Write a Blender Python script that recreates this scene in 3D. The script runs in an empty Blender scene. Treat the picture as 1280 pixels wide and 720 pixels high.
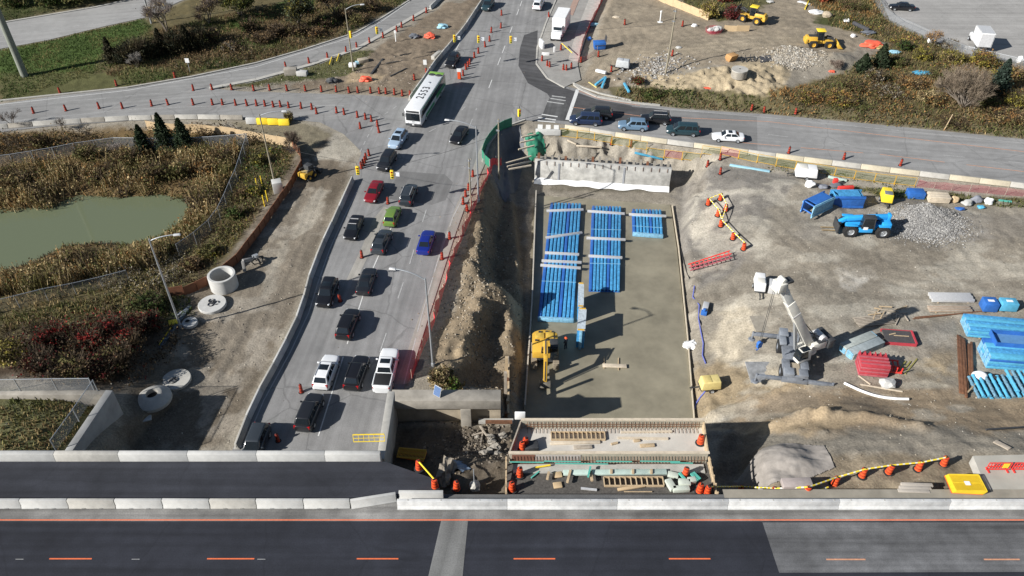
import bpy, bmesh, math, random
import numpy as np
from mathutils import Vector, Matrix, Euler, noise as mnoise
R=random.Random(7); RN=np.random.default_rng(11)
rad=math.radians
SC=bpy.context.scene; COL=SC.collection
# ------------------------------------------------------------------ camera model (used to read ground positions off the survey photo)
F,DEP,HC=1000.0,rad(40),61.5
_c,_s=math.cos(DEP),math.sin(DEP)
def P(x,y,z=0.0):
    u=(x-640)/F; v=-(y-360)/F
    d=(u,_c+v*_s,-_s+v*_c); t=(z-HC)/d[2]
    return (d[0]*t,d[1]*t)
def P3(x,y,z=0.0):
    a=P(x,y,z); return Vector((a[0],a[1],z))
# ------------------------------------------------------------------ materials
def mat(name,col,rough=.75,metal=0,var=.12,scale=2.5,bump=0,coat=0,alpha=1,emit=None,det=6,spec=.4):
    m=bpy.data.materials.new(name); m.use_nodes=True; n=m.node_tree.nodes; l=m.node_tree.links
    b=n['Principled BSDF']; b.inputs['Roughness'].default_value=rough; b.inputs['Metallic'].default_value=metal
    b.inputs['Specular IOR Level'].default_value=spec
    b.inputs['Base Color'].default_value=(*col,1)
    if coat: b.inputs['Coat Weight'].default_value=coat; b.inputs['Coat Roughness'].default_value=.08
    if var or bump:
        tc=n.new('ShaderNodeTexCoord'); nz=n.new('ShaderNodeTexNoise'); nz.inputs['Scale'].default_value=scale
        nz.inputs['Detail'].default_value=det; nz.inputs['Roughness'].default_value=.65
        l.new(tc.outputs['Object'],nz.inputs['Vector'])
        cr=n.new('ShaderNodeValToRGB'); e=cr.color_ramp.elements
        e[0].position=.3; e[1].position=.7
        e[0].color=(*[max(0,c*(1-var)) for c in col],1); e[1].color=(*[min(1,c*(1+var)) for c in col],1)
        l.new(nz.outputs['Fac'],cr.inputs['Fac']); l.new(cr.outputs['Color'],b.inputs['Base Color'])
        if bump:
            bp=n.new('ShaderNodeBump'); bp.inputs['Strength'].default_value=bump; bp.inputs['Distance'].default_value=.05
            l.new(nz.outputs['Fac'],bp.inputs['Height']); l.new(bp.outputs['Normal'],b.inputs['Normal'])
    if alpha<1:
        b.inputs['Alpha'].default_value=alpha
    return m
MC={}
def M(name,*a,**k):
    if name not in MC: MC[name]=mat(name,*a,**k)
    return MC[name]
def paint(name,col,**k): return M('paint_'+name,col,rough=.28,coat=.6,var=.05,scale=1.5,**k)
CONC=M('concrete',(.40,.385,.35),rough=.85,var=.16,scale=1.3,bump=.2)
CONCW=M('concrete_pale',(.465,.46,.44),rough=.85,var=.13,scale=1.1,bump=.15)
CONCD=M('concrete_old',(.30,.275,.235),rough=.9,var=.28,scale=.8,bump=.3)
STEEL=M('galvanised',(.42,.44,.46),rough=.45,metal=.55,var=.1,scale=6)
ALU=M('aluminium',(.60,.60,.60),rough=.5,metal=.3,var=.12,scale=5)
DARK=M('dark_metal',(.045,.047,.05),rough=.6,var=.3,scale=4)
RUB=M('rubber',(.022,.022,.023),rough=.85,var=.2,scale=8)
GLASS=M('car_glass',(.012,.016,.02),rough=.06,var=0,spec=.7)
WOOD=M('timber',(.46,.35,.22),rough=.8,var=.25,scale=3)
WOODG=M('grey_timber',(.36,.31,.25),rough=.85,var=.25,scale=3)
POLEW=M('pole_wood',(.26,.23,.17),rough=.85,var=.2,scale=3)
PLY=M('plywood',(.50,.37,.22),rough=.8,var=.14,scale=1.2)
ORANGE=M('safety_orange',(.78,.10,.025),rough=.5,var=.12,scale=3)
ORANGED=M('orange_sheeting',(.40,.045,.02),rough=.45,var=.1,scale=3)
WHITE=M('white_paint',(.78,.78,.77),rough=.45,var=.05,scale=2)
BLUE=M('form_blue',(.06,.265,.50),rough=.55,var=.38,scale=3.2)
BLUEL=M('form_light_blue',(.20,.41,.56),rough=.6,var=.35,scale=3)
BLUED=M('form_dark_blue',(.03,.13,.42),rough=.5,var=.2,scale=1.5)
YEL=M('machine_yellow',(.60,.36,.05),rough=.45,var=.1,scale=2)
YELB=M('bright_yellow',(.85,.62,.04),rough=.5,var=.08,scale=3)
RED=M('form_red',(.42,.045,.06),rough=.6,var=.2,scale=2)
REDP=M('plastic_red',(.70,.05,.04),rough=.5,var=.1,scale=2)
GREEN=M('green_sheet',(.03,.20,.12),rough=.6,var=.2,scale=2)
TEAL=M('teal_pipe',(.10,.40,.33),rough=.5,var=.1,scale=3)
MINT=M('mint_board',(.42,.52,.47),rough=.7,var=.12,scale=2)
REBAR=M('rusty_steel',(.16,.075,.04),rough=.85,var=.35,scale=3)
BROWNW=M('brown_boards',(.20,.085,.045),rough=.85,var=.25,scale=1.2)
LAMPR=M('tail_lens',(.35,.01,.01),rough=.2,var=0)
LAMPW=M('head_lens',(.75,.76,.78),rough=.12,var=0,spec=.8)
TARP=M('grey_tarp',(.27,.245,.22),rough=.8,var=.22,scale=1.2,bump=1.0)
GREYM=M('machine_grey',(.17,.185,.21),rough=.55,var=.25,scale=2)
CREAM=M('machine_white',(.66,.64,.58),rough=.45,var=.1,scale=2)
TEEL=M('tele_blue',(.03,.33,.72),rough=.35,var=.1,scale=2,coat=.3)
def meshmat(name,col,op):
    m=bpy.data.materials.new(name); m.use_nodes=True; n=m.node_tree.nodes; l=m.node_tree.links
    b=n['Principled BSDF']; b.inputs['Base Color'].default_value=(*col,1); b.inputs['Roughness'].default_value=.6
    b.inputs['Alpha'].default_value=op; MC[name]=m; return m
LINK=meshmat('chain_link',(.36,.38,.40),.24)
SNOW=meshmat('red_mesh',(.72,.035,.05),.85)
PINKM=meshmat('magenta_mesh',(.50,.07,.11),.26)
OLIVEM=meshmat('olive_mesh',(.26,.29,.10),.22)
YMESH=meshmat('yellow_bars',(.80,.52,.03),.5)
def attrmat(name,rough=.8,trans=0,var=.15,scale=3.0,bump=0):
    m=bpy.data.materials.new(name); m.use_nodes=True; n=m.node_tree.nodes; l=m.node_tree.links
    b=n['Principled BSDF']; b.inputs['Roughness'].default_value=rough; b.inputs['Specular IOR Level'].default_value=.2
    a=n.new('ShaderNodeAttribute'); a.attribute_name='Col'
    if trans:
        l.new(a.outputs['Color'],b.inputs['Base Color'])
        t=n.new('ShaderNodeBsdfTranslucent'); l.new(a.outputs['Color'],t.inputs['Color'])
        mx=n.new('ShaderNodeMixShader'); mx.inputs[0].default_value=trans
        l.new(b.outputs[0],mx.inputs[1]); l.new(t.outputs[0],mx.inputs[2]); l.new(mx.outputs[0],n['Material Output'].inputs['Surface'])
    else:
        l.new(a.outputs['Color'],b.inputs['Base Color'])
    return m
LEAF=attrmat('foliage',trans=.25); TWIG=attrmat('twig')
# ground: soil albedo from the zone map, broken by several scales of grain
def groundmat():
    m=bpy.data.materials.new('soil'); m.use_nodes=True; n=m.node_tree.nodes; l=m.node_tree.links
    b=n['Principled BSDF']; b.inputs['Roughness'].default_value=.95; b.inputs['Specular IOR Level'].default_value=.15
    a=n.new('ShaderNodeAttribute'); a.attribute_name='Col'
    tc=n.new('ShaderNodeTexCoord')
    cur=a.outputs['Color']
    hs=[]
    for sc,lo,hi,dt in ((.13,.80,1.20,6),(.9,.82,1.18,7),(5.0,.70,1.30,5)):
        z=n.new('ShaderNodeTexNoise'); z.inputs['Scale'].default_value=sc; z.inputs['Detail'].default_value=dt; z.inputs['Roughness'].default_value=.6
        z.inputs['Distortion'].default_value=.1
        l.new(tc.outputs['Object'],z.inputs['Vector'])
        r=n.new('ShaderNodeMapRange'); r.inputs[1].default_value=.28; r.inputs[2].default_value=.72; r.inputs[3].default_value=lo; r.inputs[4].default_value=hi
        l.new(z.outputs['Fac'],r.inputs[0])
        mx=n.new('ShaderNodeMix'); mx.data_type='RGBA'; mx.blend_type='MULTIPLY'; mx.inputs[0].default_value=1
        l.new(cur,mx.inputs[6]); l.new(r.outputs[0],mx.inputs[7]); cur=mx.outputs[2]; hs.append(z)
    l.new(cur,b.inputs['Base Color'])
    add=n.new('ShaderNodeMath'); add.operation='ADD'; l.new(hs[1].outputs['Fac'],add.inputs[0]); l.new(hs[2].outputs['Fac'],add.inputs[1])
    bp=n.new('ShaderNodeBump'); bp.inputs['Strength'].default_value=.45; bp.inputs['Distance'].default_value=.14
    l.new(add.outputs[0],bp.inputs['Height']); l.new(bp.outputs['Normal'],b.inputs['Normal'])
    return m
SOIL=groundmat()
def asphalt(name,col,var=.12,streak=None,crack=.0):
    """worn asphalt: large blotches, fine aggregate, faint streaks along the travel direction"""
    m=bpy.data.materials.new(name); m.use_nodes=True; n=m.node_tree.nodes; l=m.node_tree.links
    b=n['Principled BSDF']; b.inputs['Roughness'].default_value=.88; b.inputs['Specular IOR Level'].default_value=.25
    tc=n.new('ShaderNodeTexCoord'); rgb=n.new('ShaderNodeRGB'); rgb.outputs[0].default_value=(*col,1); cur=rgb.outputs[0]
    def layer(scale3,lo,hi,dt=4,rot=0):
        nonlocal cur
        mp=n.new('ShaderNodeMapping'); mp.inputs['Scale'].default_value=scale3
        r0=n.new('ShaderNodeVectorRotate'); r0.rotation_type='Z_AXIS'; r0.inputs['Angle'].default_value=-rot
        l.new(tc.outputs['Object'],r0.inputs['Vector']); l.new(r0.outputs[0],mp.inputs['Vector'])
        z=n.new('ShaderNodeTexNoise'); z.inputs['Scale'].default_value=1; z.inputs['Detail'].default_value=dt; l.new(mp.outputs[0],z.inputs['Vector'])
        r=n.new('ShaderNodeMapRange'); r.inputs[1].default_value=.3; r.inputs[2].default_value=.7; r.inputs[3].default_value=lo; r.inputs[4].default_value=hi
        l.new(z.outputs['Fac'],r.inputs[0])
        mx=n.new('ShaderNodeMix'); mx.data_type='RGBA'; mx.blend_type='MULTIPLY'; mx.inputs[0].default_value=1
        l.new(cur,mx.inputs[6]); l.new(r.outputs[0],mx.inputs[7]); cur=mx.outputs[2]; return z
    layer((.15,.15,.15),1-var,1+var); z=layer((9,9,9),.86,1.14,3)
    layer((.9,.9,.9),1-var*.6,1+var*.6,5)
    if streak is not None: layer((.03,1.3,1),1-var*1.1,1+var*1.1,3,streak)
    if crack:
        v=n.new('ShaderNodeTexVoronoi'); v.feature='DISTANCE_TO_EDGE'; v.inputs['Scale'].default_value=.16
        nz=n.new('ShaderNodeTexNoise'); nz.inputs['Scale'].default_value=.7; nz.inputs['Detail'].default_value=5
        mxv=n.new('ShaderNodeMix'); mxv.data_type='VECTOR'; mxv.inputs[0].default_value=.35
        l.new(tc.outputs['Object'],nz.inputs['Vector']); l.new(tc.outputs['Object'],mxv.inputs[4]); l.new(nz.outputs['Color'],mxv.inputs[5]); l.new(mxv.outputs[1],v.inputs['Vector'])
        r=n.new('ShaderNodeMapRange'); r.inputs[1].default_value=.0; r.inputs[2].default_value=.012; r.inputs[3].default_value=1-crack; r.inputs[4].default_value=1
        l.new(v.outputs['Distance'],r.inputs[0])
        mx=n.new('ShaderNodeMix'); mx.data_type='RGBA'; mx.blend_type='MULTIPLY'; mx.inputs[0].default_value=1
        l.new(cur,mx.inputs[6]); l.new(r.outputs[0],mx.inputs[7]); cur=mx.outputs[2]
    l.new(cur,b.inputs['Base Color'])
    bp=n.new('ShaderNodeBump'); bp.inputs['Strength'].default_value=.25; bp.inputs['Distance'].default_value=.02
    l.new(z.outputs['Fac'],bp.inputs['Height']); l.new(bp.outputs['Normal'],b.inputs['Normal'])
    MC[name]=m; return m
# ------------------------------------------------------------------ mesh kit
class B:
    def __init__(s): s.v=[];s.f=[];s.m=[];s.T=None
    def add(s,vs,fs,mi=0):
        o=len(s.v)
        if s.T is not None: vs=[s.T@Vector(p) for p in vs]
        s.v+= [tuple(p) for p in vs]; s.f+=[tuple(i+o for i in f) for f in fs]; s.m+=[mi]*len(fs); return s
    def box(s,c,d,rz=0,mi=0,tx=1,ty=1,rx=0,ry=0):
        x,y,z=[k/2 for k in d]
        p=[(-x,-y,-z),(x,-y,-z),(x,y,-z),(-x,y,-z),(-x*tx,-y*ty,z),(x*tx,-y*ty,z),(x*tx,y*ty,z),(-x*tx,y*ty,z)]
        E=Euler((rx,ry,rz)).to_matrix(); c=Vector(c)
        return s.add([c+E@Vector(q) for q in p],[(3,2,1,0),(4,5,6,7),(0,1,5,4),(1,2,6,5),(2,3,7,6),(3,0,4,7)],mi)
    def bar(s,p0,p1,w,h=None,mi=0,up=(0,0,1)):
        p0=Vector(p0);p1=Vector(p1);h=h or w; a=(p1-p0).normalized(); u=Vector(up)
        if abs(a.dot(u))>.98: u=Vector((0,1,0))
        sd=a.cross(u).normalized(); u=sd.cross(a)
        q=[]
        for p in (p0,p1):
            for i,j in ((-1,-1),(1,-1),(1,1),(-1,1)): q.append(p+sd*(i*w/2)+u*(j*h/2))
        return s.add(q,[(0,1,2,3),(7,6,5,4),(0,4,5,1),(1,5,6,2),(2,6,7,3),(3,7,4,0)],mi)
    def cyl(s,p0,p1,r0,r1=None,n=10,mi=0,cap=True):
        p0=Vector(p0);p1=Vector(p1); r1=r0 if r1 is None else r1; a=(p1-p0).normalized()
        u=a.orthogonal().normalized(); w=a.cross(u); q=[]
        for p,r in((p0,r0),(p1,r1)):
            for i in range(n):
                t=2*math.pi*i/n; q.append(p+(u*math.cos(t)+w*math.sin(t))*r)
        fs=[(i,(i+1)%n,n+(i+1)%n,n+i) for i in range(n)]
        if cap: fs+=[tuple(range(n-1,-1,-1)),tuple(range(n,2*n))]
        return s.add(q,fs,mi)
    def tube(s,pts,r,n=6,mi=0):
        for a,b in zip(pts[:-1],pts[1:]): s.cyl(a,b,r,r,n,mi)
        return s
    def lathe(s,prof,n=14,c=(0,0,0),mi=0,mis=None):
        q=[];fs=[];ms=[]
        for r,z in prof:
            for i in range(n):
                t=2*math.pi*i/n; q.append((c[0]+r*math.cos(t),c[1]+r*math.sin(t),c[2]+z))
        for k in range(len(prof)-1):
            for i in range(n):
                j=(i+1)%n; fs.append((k*n+i,k*n+j,k*n+n+j,k*n+n+i)); ms.append(mis[k] if mis else mi)
        o=len(s.f); s.add(q,fs,mi); s.m[o:]=ms
        return s
    def prism(s,prof,y0,y1,mi=0):
        n=len(prof); q=[(x,y0,z) for x,z in prof]+[(x,y1,z) for x,z in prof]
        return s.add(q,[tuple(range(n)),tuple(range(2*n-1,n-1,-1))]+[(i,n+i,n+(i+1)%n,(i+1)%n) for i in range(n)],mi)
    def slab(s,poly,z0,z1,mi=0):
        n=len(poly); q=[(x,y,z0) for x,y in poly]+[(x,y,z1) for x,y in poly]
        return s.add(q,[tuple(range(n-1,-1,-1)),tuple(range(n,2*n))]+[(i,(i+1)%n,n+(i+1)%n,n+i) for i in range(n)],mi)
    def loft(s,secs,mi=0):
        n=len(secs[0]); q=[p for c in secs for p in c]; fs=[]
        for k in range(len(secs)-1):
            for i in range(n):
                j=(i+1)%n; fs.append((k*n+i,k*n+j,k*n+n+j,k*n+n+i))
        fs+=[tuple(range(n-1,-1,-1)),tuple(range((len(secs)-1)*n,len(secs)*n))]
        return s.add(q,fs,mi)
    def quad(s,*p,mi=0): return s.add(list(p),[tuple(range(len(p)))],mi)
    def blob(s,c,r,seed=0,sub=2,amp=.35,mi=0,freq=1.3):
        bm=bmesh.new(); bmesh.ops.create_icosphere(bm,subdivisions=sub,radius=1)
        vs=[];c=Vector(c)
        for v in bm.verts:
            d=v.co.normalized(); k=1+amp*mnoise.noise(d*freq+Vector((seed*3.7,seed*1.3,seed)))
            vs.append(c+Vector((d.x*r[0]*k,d.y*r[1]*k,d.z*r[2]*k)))
        fs=[tuple(v.index for v in f.verts) for f in bm.faces]; bm.free(); return s.add(vs,fs,mi)
    def mesh(s,name,mats,bevel=0,smooth=False,seg=2):
        me=bpy.data.meshes.new(name); me.from_pydata(s.v,[],s.f)
        for m in (mats if isinstance(mats,(list,tuple)) else [mats]): me.materials.append(m)
        me.polygons.foreach_set('material_index',s.m)
        bm=bmesh.new(); bm.from_mesh(me); bmesh.ops.recalc_face_normals(bm,faces=bm.faces)
        if bevel:
            es=[e for e in bm.edges if len(e.link_faces)==2 and e.calc_face_angle(0)>.5]
            bmesh.ops.bevel(bm,geom=es,offset=bevel,segments=seg,profile=.5,affect='EDGES',clamp_overlap=True)
        bm.to_mesh(me); bm.free()
        if smooth or bevel:
            me.polygons.foreach_set('use_smooth',[True]*len(me.polygons)); me.set_sharp_from_angle(angle=rad(38))
        return me
    def obj(s,name,mats,parent=None,loc=(0,0,0),rz=0,bevel=0,smooth=False,seg=2):
        return link(name,s.mesh(name,mats,bevel,smooth,seg),parent,loc,rz)
def link(name,me,parent=None,loc=(0,0,0),rz=0):
    o=bpy.data.objects.new(name,me); COL.objects.link(o); o.location=loc; o.rotation_euler=(0,0,rz)
    if parent: o.parent=parent
    return o
def tag(o,label,cat,group=None,kind=None):
    if label: o['label']=label
    if cat: o['category']=cat
    if group: o['group']=group
    if kind: o['kind']=kind
    return o
def thing(name,label,cat,loc=(0,0,0),rz=0,group=None):
    o=bpy.data.objects.new(name,None); COL.objects.link(o); o.empty_display_size=.3
    o.location=loc; o.rotation_euler=(0,0,rz); return tag(o,label,cat,group)
def struct(o): o['kind']='structure'; return o
def dup(root,loc,rz,label,group=None):
    r=root.copy(); COL.objects.link(r); r.location=loc; r.rotation_euler=(0,0,rz); r['label']=label
    if group: r['group']=group
    for ch in list(root.children):
        c=ch.copy(); COL.objects.link(c); c.parent=r
        for g in list(ch.children):
            d=g.copy(); COL.objects.link(d); d.parent=c
    return r
ORD='first second third fourth fifth sixth seventh eighth ninth tenth eleventh twelfth thirteenth fourteenth fifteenth sixteenth seventeenth eighteenth nineteenth twentieth twenty-first twenty-second twenty-third twenty-fourth twenty-fifth twenty-sixth twenty-seventh twenty-eighth twenty-ninth thirtieth'.split()
# ------------------------------------------------------------------ numpy helpers: noise, polygons
def vnoise(x,y,scale,seed):
    g=np.random.default_rng(seed).random((256,256)); x=x*scale+91.7; y=y*scale+37.3
    xi=np.floor(x).astype(int); yi=np.floor(y).astype(int); fx=x-xi; fy=y-yi
    fx=fx*fx*(3-2*fx); fy=fy*fy*(3-2*fy); a=lambda i,j:g[(xi+i)%256,(yi+j)%256]
    return (a(0,0)*(1-fx)+a(1,0)*fx)*(1-fy)+(a(0,1)*(1-fx)+a(1,1)*fx)*fy
def fbm(x,y,scale,seed,o=4):
    t=0;a=.5
    for k in range(o): t=t+a*vnoise(x,y,scale*2**k,seed+k); a*=.5
    return t/(1-.5**o)
def sdf(poly,x,y):
    """signed distance to polygon, negative inside"""
    p=np.array(poly); d=np.full(x.shape,1e9); ins=np.zeros(x.shape,bool); n=len(p)
    for i in range(n):
        ax,ay=p[i]; bx,by=p[(i+1)%n]; ex,ey=bx-ax,by-ay; L=ex*ex+ey*ey+1e-9
        t=np.clip(((x-ax)*ex+(y-ay)*ey)/L,0,1); d=np.minimum(d,np.hypot(x-ax-ex*t,y-ay-ey*t))
        c=((ay>y)!=(by>y))&(x<(bx-ax)*(y-ay)/(by-ay+1e-12)+ax); ins^=c
    return np.where(ins,-d,d)
def inpoly(poly,x,y): return sdf(poly,x,y)<0
def sm(t): t=np.clip(t,0,1); return t*t*(3-2*t)
def W(pts,z=0): return [P(a,b,z) for a,b in pts]
# ------------------------------------------------------------------ road outlines (world)
art_L=[(285,575),(318,500),(352,440),(376,390),(388,350),(402,310),(420,270),(440,225),(452,190),(430,168),(400,153),(340,147),(260,148),(160,151),(60,158),(-40,170)]
west_up=[(-40,136),(60,121),(160,110.5),(240,97),(320,80),(380,63),(445,42),(480,22),(515,0),(540,-20)]
west_in=[(575,-20),(548,0),(535,10),(495,33),(445,61),(390,80),(320,99),(262,110),(300,114),(400,117),(460,119),(512,123),(545,80),(580,38),(607,0),(618,-20)]
art_R=[(706,-20),(698,0),(683,30),(673,58),(672,80),(685,97),(708,108)]
east_up=[(722,111),(745,121),(790,128),(850,136),(960,143),(1120,158),(1280,174),(1420,188)]
east_lo=[(1420,254),(1280,236),(1150,219),(960,193),(860,179),(760,164),(690,153),(652,150),(622,163),(609,181),(602,202),(590,230),(576,262),(562,300),(549,345),(531,400),(516,450),(500,500),(478,575)]
b0,b1=P(285,575),P(478,575)
ROAD=[(b0[0]-1,33),]+W(art_L)+W(west_up)+W(west_in)+W(art_R)+W(east_up)+W(east_lo)+[(b1[0]+.5,33)]
FAR=W([(-60,42),(60,18),(120,8),(175,-4),(235,-22),(300,-22),(228,0),(185,21),(130,33),(60,50),(-60,72)])
LOT=W([(1092,-24),(1112,25),(1150,42),(1200,66),(1310,84),(1420,98),(1420,-24)],1.5)
CORNER=W([(704,-20),(697,0),(682,30),(672,60),(671,80),(684,98),(706,109),(726,100),(722,80),(735,40),(752,0),(758,-20)])
SLAB=W([(668,244),(838,256),(846,310),(858,420),(867,530)],-4)+W([(655,545),(655,520),(664,380)],-4)
TOEP=W([(640,206),(856,222),(850,300),(862,420),(872,540),(648,560),(650,500),(656,380)],-4)
POND=W([(-40,262),(60,262),(100,247),(150,250),(200,246),(238,252),(226,276),(200,296),(160,306),(120,304),(80,308),(40,330),(0,342),(-40,352)],-2.4)
ctl=[ # px,py,z : spot heights of the terrain
(0,20,.6),(100,0,.8),(250,0,.5),(400,0,.5),(30,95,.2),(120,80,.4),(200,60,.6),(300,50,.4),(400,40,.2),(0,120,-.1),(200,95,-.1),(320,72,-.1),
(400,90,0),(460,80,0.1),(520,60,.1),(560,20,0),(480,110,0),
(20,178,-.5),(100,175,-.6),(200,170,-.4),(300,165,-.2),(370,180,0),(420,180,0),(0,230,-1.6),(100,235,-1.6),(200,235,-1.5),(270,205,-.8),(290,230,-1),(260,280,-1.6),(220,310,-1.5),(150,320,-1.3),(60,340,-1.2),(0,355,-1.2),
(330,215,-.1),(320,260,-.2),(300,300,-.2),(265,345,0),(240,380,.2),(200,385,.8),(120,375,.7),(40,380,.8),(0,400,1.2),(0,440,2.8),(80,440,2.4),(150,430,1.6),(200,430,.5),(180,460,.8),(100,470,3.2),(20,475,4.2),
(380,260,0),(330,350,0),(300,420,0),(250,450,0),(260,520,0),(200,540,0),
(600,240,-.3),(590,300,-.2),(570,370,-.1),(550,430,0),(530,470,0),(560,480,0),
(760,182,-.6),(700,180,-.6),(830,190,-.3),(660,170,-.3),(900,195,0),(1000,215,0),(1150,235,0),(1270,255,0),
(870,225,-1),(930,235,0),(900,290,-1.9),(860,300,-3.3),(950,290,-.3),(880,380,-3),(930,370,-1.2),(870,450,-3.5),(910,440,-2.8),(895,500,-3.0),(940,480,-1.6),(1000,300,0),(1080,300,0),(1200,300,0),(1000,400,0),(1100,400,0.2),(1250,400,.3),(1050,460,.2),(980,470,-.3),
(920,545,-1.0),(950,530,0),(1000,515,1.0),(1100,500,1.2),(1250,510,1.2),(1000,545,3.0),(1100,550,3.8),(1250,540,3.2),(980,580,4.3),(1060,590,5.2),(1200,590,5.7),(1290,590,5.7),(1290,460,.6),
(740,80,.4),(770,105,.1),(800,60,1.2),(850,75,2.2),(900,95,2.4),(950,100,2.2),(860,40,2),(760,20,1),(950,60,2.2),(1040,60,2.2),(1000,20,2),(1060,20,1.8),(820,122,.1),(900,132,.2),(1000,130,.7),(1100,130,.9),(1200,150,.5),(1270,160,.4),(1060,100,1.6),(1150,100,1.4),(1260,110,1.3),(960,118,1.2),
]
cw=[(*P(a,b,z),z) for a,b,z in ctl]
for X in (25,40,60,80,110): cw.append((X,43,5.85)); cw.append((X,36,5.4))
for X in (-75,-55,-41): cw+= [(X,49,5.0),(X,42,5.2),(X,36,5.2)]
for X in (-20,0): cw.append((X,40,.2))
for Xb in (-150,-75,0,75,150): cw+=[(Xb,185,.5)]
for Yb in (60,100,140): cw+=[(-150,Yb,1),(150,Yb,1)]
cw=np.array(cw)
def _phi(r): return r
def rbf_fit(c):
    d=np.hypot(c[:,None,0]-c[None,:,0],c[:,None,1]-c[None,:,1]); n=len(c)
    A=np.zeros((n+3,n+3)); A[:n,:n]=_phi(d)-np.eye(n)*.6; A[:n,n]=1; A[:n,n+1:]=c[:,:2]; A[n,:n]=1; A[n+1:,:n]=c[:,:2].T
    return np.linalg.solve(A,np.concatenate([c[:,2],[0,0,0]]))
_w=rbf_fit(cw)
def rbf(x,y):
    o=_w[-3]+_w[-2]*x+_w[-1]*y
    for k in range(len(cw)): o=o+_w[k]*_phi(np.hypot(x-cw[k,0],y-cw[k,1]))
    return o
GX0,GX1,GY0,GY1,GS=-124.0,124.0,30.0,190.0,.31
gx=np.arange(GX0,GX1,GS); gy=np.arange(GY0,GY1,GS); X,Y=np.meshgrid(gx,gy)
Z=rbf(X,Y)
dR=np.minimum(np.minimum(sdf(ROAD,X,Y),sdf(CORNER,X,Y)),sdf(FAR,X,Y)); dS=sdf(SLAB,X,Y); dT=sdf(TOEP,X,Y); dP=sdf(POND,X,Y); dL=sdf(LOT,X,Y)
# rough ground
Z+=(fbm(X,Y,.25,5)-.5)*.35+(fbm(X,Y,1.1,9,3)-.5)*.16
ROUGH=[ # px polygon, z for projection, amplitude, frequency : dug and tipped ground
(W([(610,225),(655,245),(655,380),(640,480),(560,490),(545,470),(575,370),(590,300)],-1),1.0,.55),
(W([(890,520),(960,520),(1100,520),(1280,545),(1280,580),(960,612),(890,612)],3),.2,.6),
(W([(770,88),(850,95),(980,85),(985,125),(880,135),(780,120)],1.5),.9,.5),
(W([(480,500),(640,505),(640,620),(560,620),(480,575)],2),.7,.6),
(W([(900,420),(985,440),(1000,500),(930,520),(890,510)],-1.5),.3,.7),
(W([(450,60),(540,40),(530,110),(400,112)],0),.25,.6)]
for pl,amp,fr in ROUGH:
    k=sm(.5-sdf(pl,X,Y)/2.5); rdg=1-np.abs(2*fbm(X+3*fbm(X,Y,.3,3),Y,fr,21,4)-1)
    Z+=k*(rdg-.62)*amp*1.5+k*(fbm(X,Y,2.0,31,2)-.5)*.3*amp
MOUNDS=[(1030,262,0,2.6,1.6,1.0),(1155,272,0,4.6,3.0,1.7),(985,578,4,3.6,2.2,1.2),(985,235,0,5,2.5,.7),(985,68,2.2,5.5,3,1.3),(1040,75,2.2,5,3,1.3),(770,196,-.6,7,2.2,.5),
 (935,55,2,3,2,.3),(1060,520,1.5,7,2,.5),(940,575,3,3.0,1.6,.5),(1010,535,2.5,4,.9,.5),(1090,548,3.5,5,.8,.4),(1085,462,.3,5,2.2,.35)]
for px,py,z,rx,ry,h in MOUNDS:
    mx,my=P(px,py,z); q=np.hypot((X-mx)/rx,(Y-my)/ry); Z+=h*np.exp(-q*q*1.6)*(.8+.4*fbm(X,Y,.8,77,3))
# berm east of the slab: loader-cut ruts
# excavation: steep west bank, battered east bank, flat mud slab
Z=np.where(dT<1.2,Z*1.0,Z)
west=sm(1-dT/5.5)
kx=sm((14-X)/4)                                    # only the west/north sides are dug steeply
bank=-4.05+np.clip(dT,0,9)*(.9+.5*sm((6-X)/6))
Zb=np.minimum(Z,np.maximum(bank+((1-np.abs(2*fbm(X,Y,.42,41,4)-1))-.6)*3.0*sm(dT/1.8),-4.05))
Z=np.where(dT<0,-4.05,Zb)
# face below the box: platform cut and low ground both sides
Z=np.where(dS<.6,-4.12,Z)
# dug hollows and tipped heaps along the lanes
for poly,dz,f in ((W([(604,395),(636,388),(642,488),(575,488),(586,440)],-2),-2.9,4.2),(W([(620,236),(655,236),(655,372),(622,372),(606,330),(612,280)],-2),-3.4,2.6),(W([(622,172),(650,166),(652,236),(622,236)],-1.5),-2.8,2.2)):
    k=sm(.5-sdf(poly,X,Y)/f)*(dT>.1); Z=Z*(1-k)+np.minimum(Z,dz+(fbm(X,Y,.6,47,3)-.5)*1.4)*k
for px,py,rx,ry,h in ((602,388,1.5,2.6,2.2),(592,412,1.3,2.4,2.0),(581,440,1.2,2.4,1.6),(645,392,2.6,3.2,.7),(626,374,2.4,2.0,1.3),(650,425,2.2,3.0,.4),(590,345,1.4,2.2,1.1),(600,318,1.2,2,1.0),(606,290,1.3,2.6,.9),(634,345,1.9,2.0,.9),(645,310,1.8,2.4,.6),(640,275,1.8,2.4,.6),(612,365,1.5,1.4,1.2),(573,468,1.6,1.5,.7)):
    mx,my=P(px,py,-.5); q=np.hypot((X-mx)/rx,(Y-my)/ry); Z=Z+np.where(dT>.2,h*np.exp(-q*q*1.4)*(.55+.9*fbm(X,Y,1.0,79,3)),0)
k_=sm(1-np.abs(dT-4)/6)*(X<4.5)*(dT>.4)
for _ in range(3):
    Zs=Z.copy(); Zs[1:-1,1:-1]=(Z[:-2,1:-1]+Z[2:,1:-1]+Z[1:-1,:-2]+Z[1:-1,2:]+Z[1:-1,1:-1]*2)/6; Z=Z*(1-k_)+Zs*k_
Z+=k_*((1-np.abs(2*fbm(X,Y,1.5,57,3)-1))-.6)*.5
kb=sm(.5-sdf(W([(905,528),(1000,515),(1300,525),(1300,615),(880,618)],4),X,Y)/2)
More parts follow.
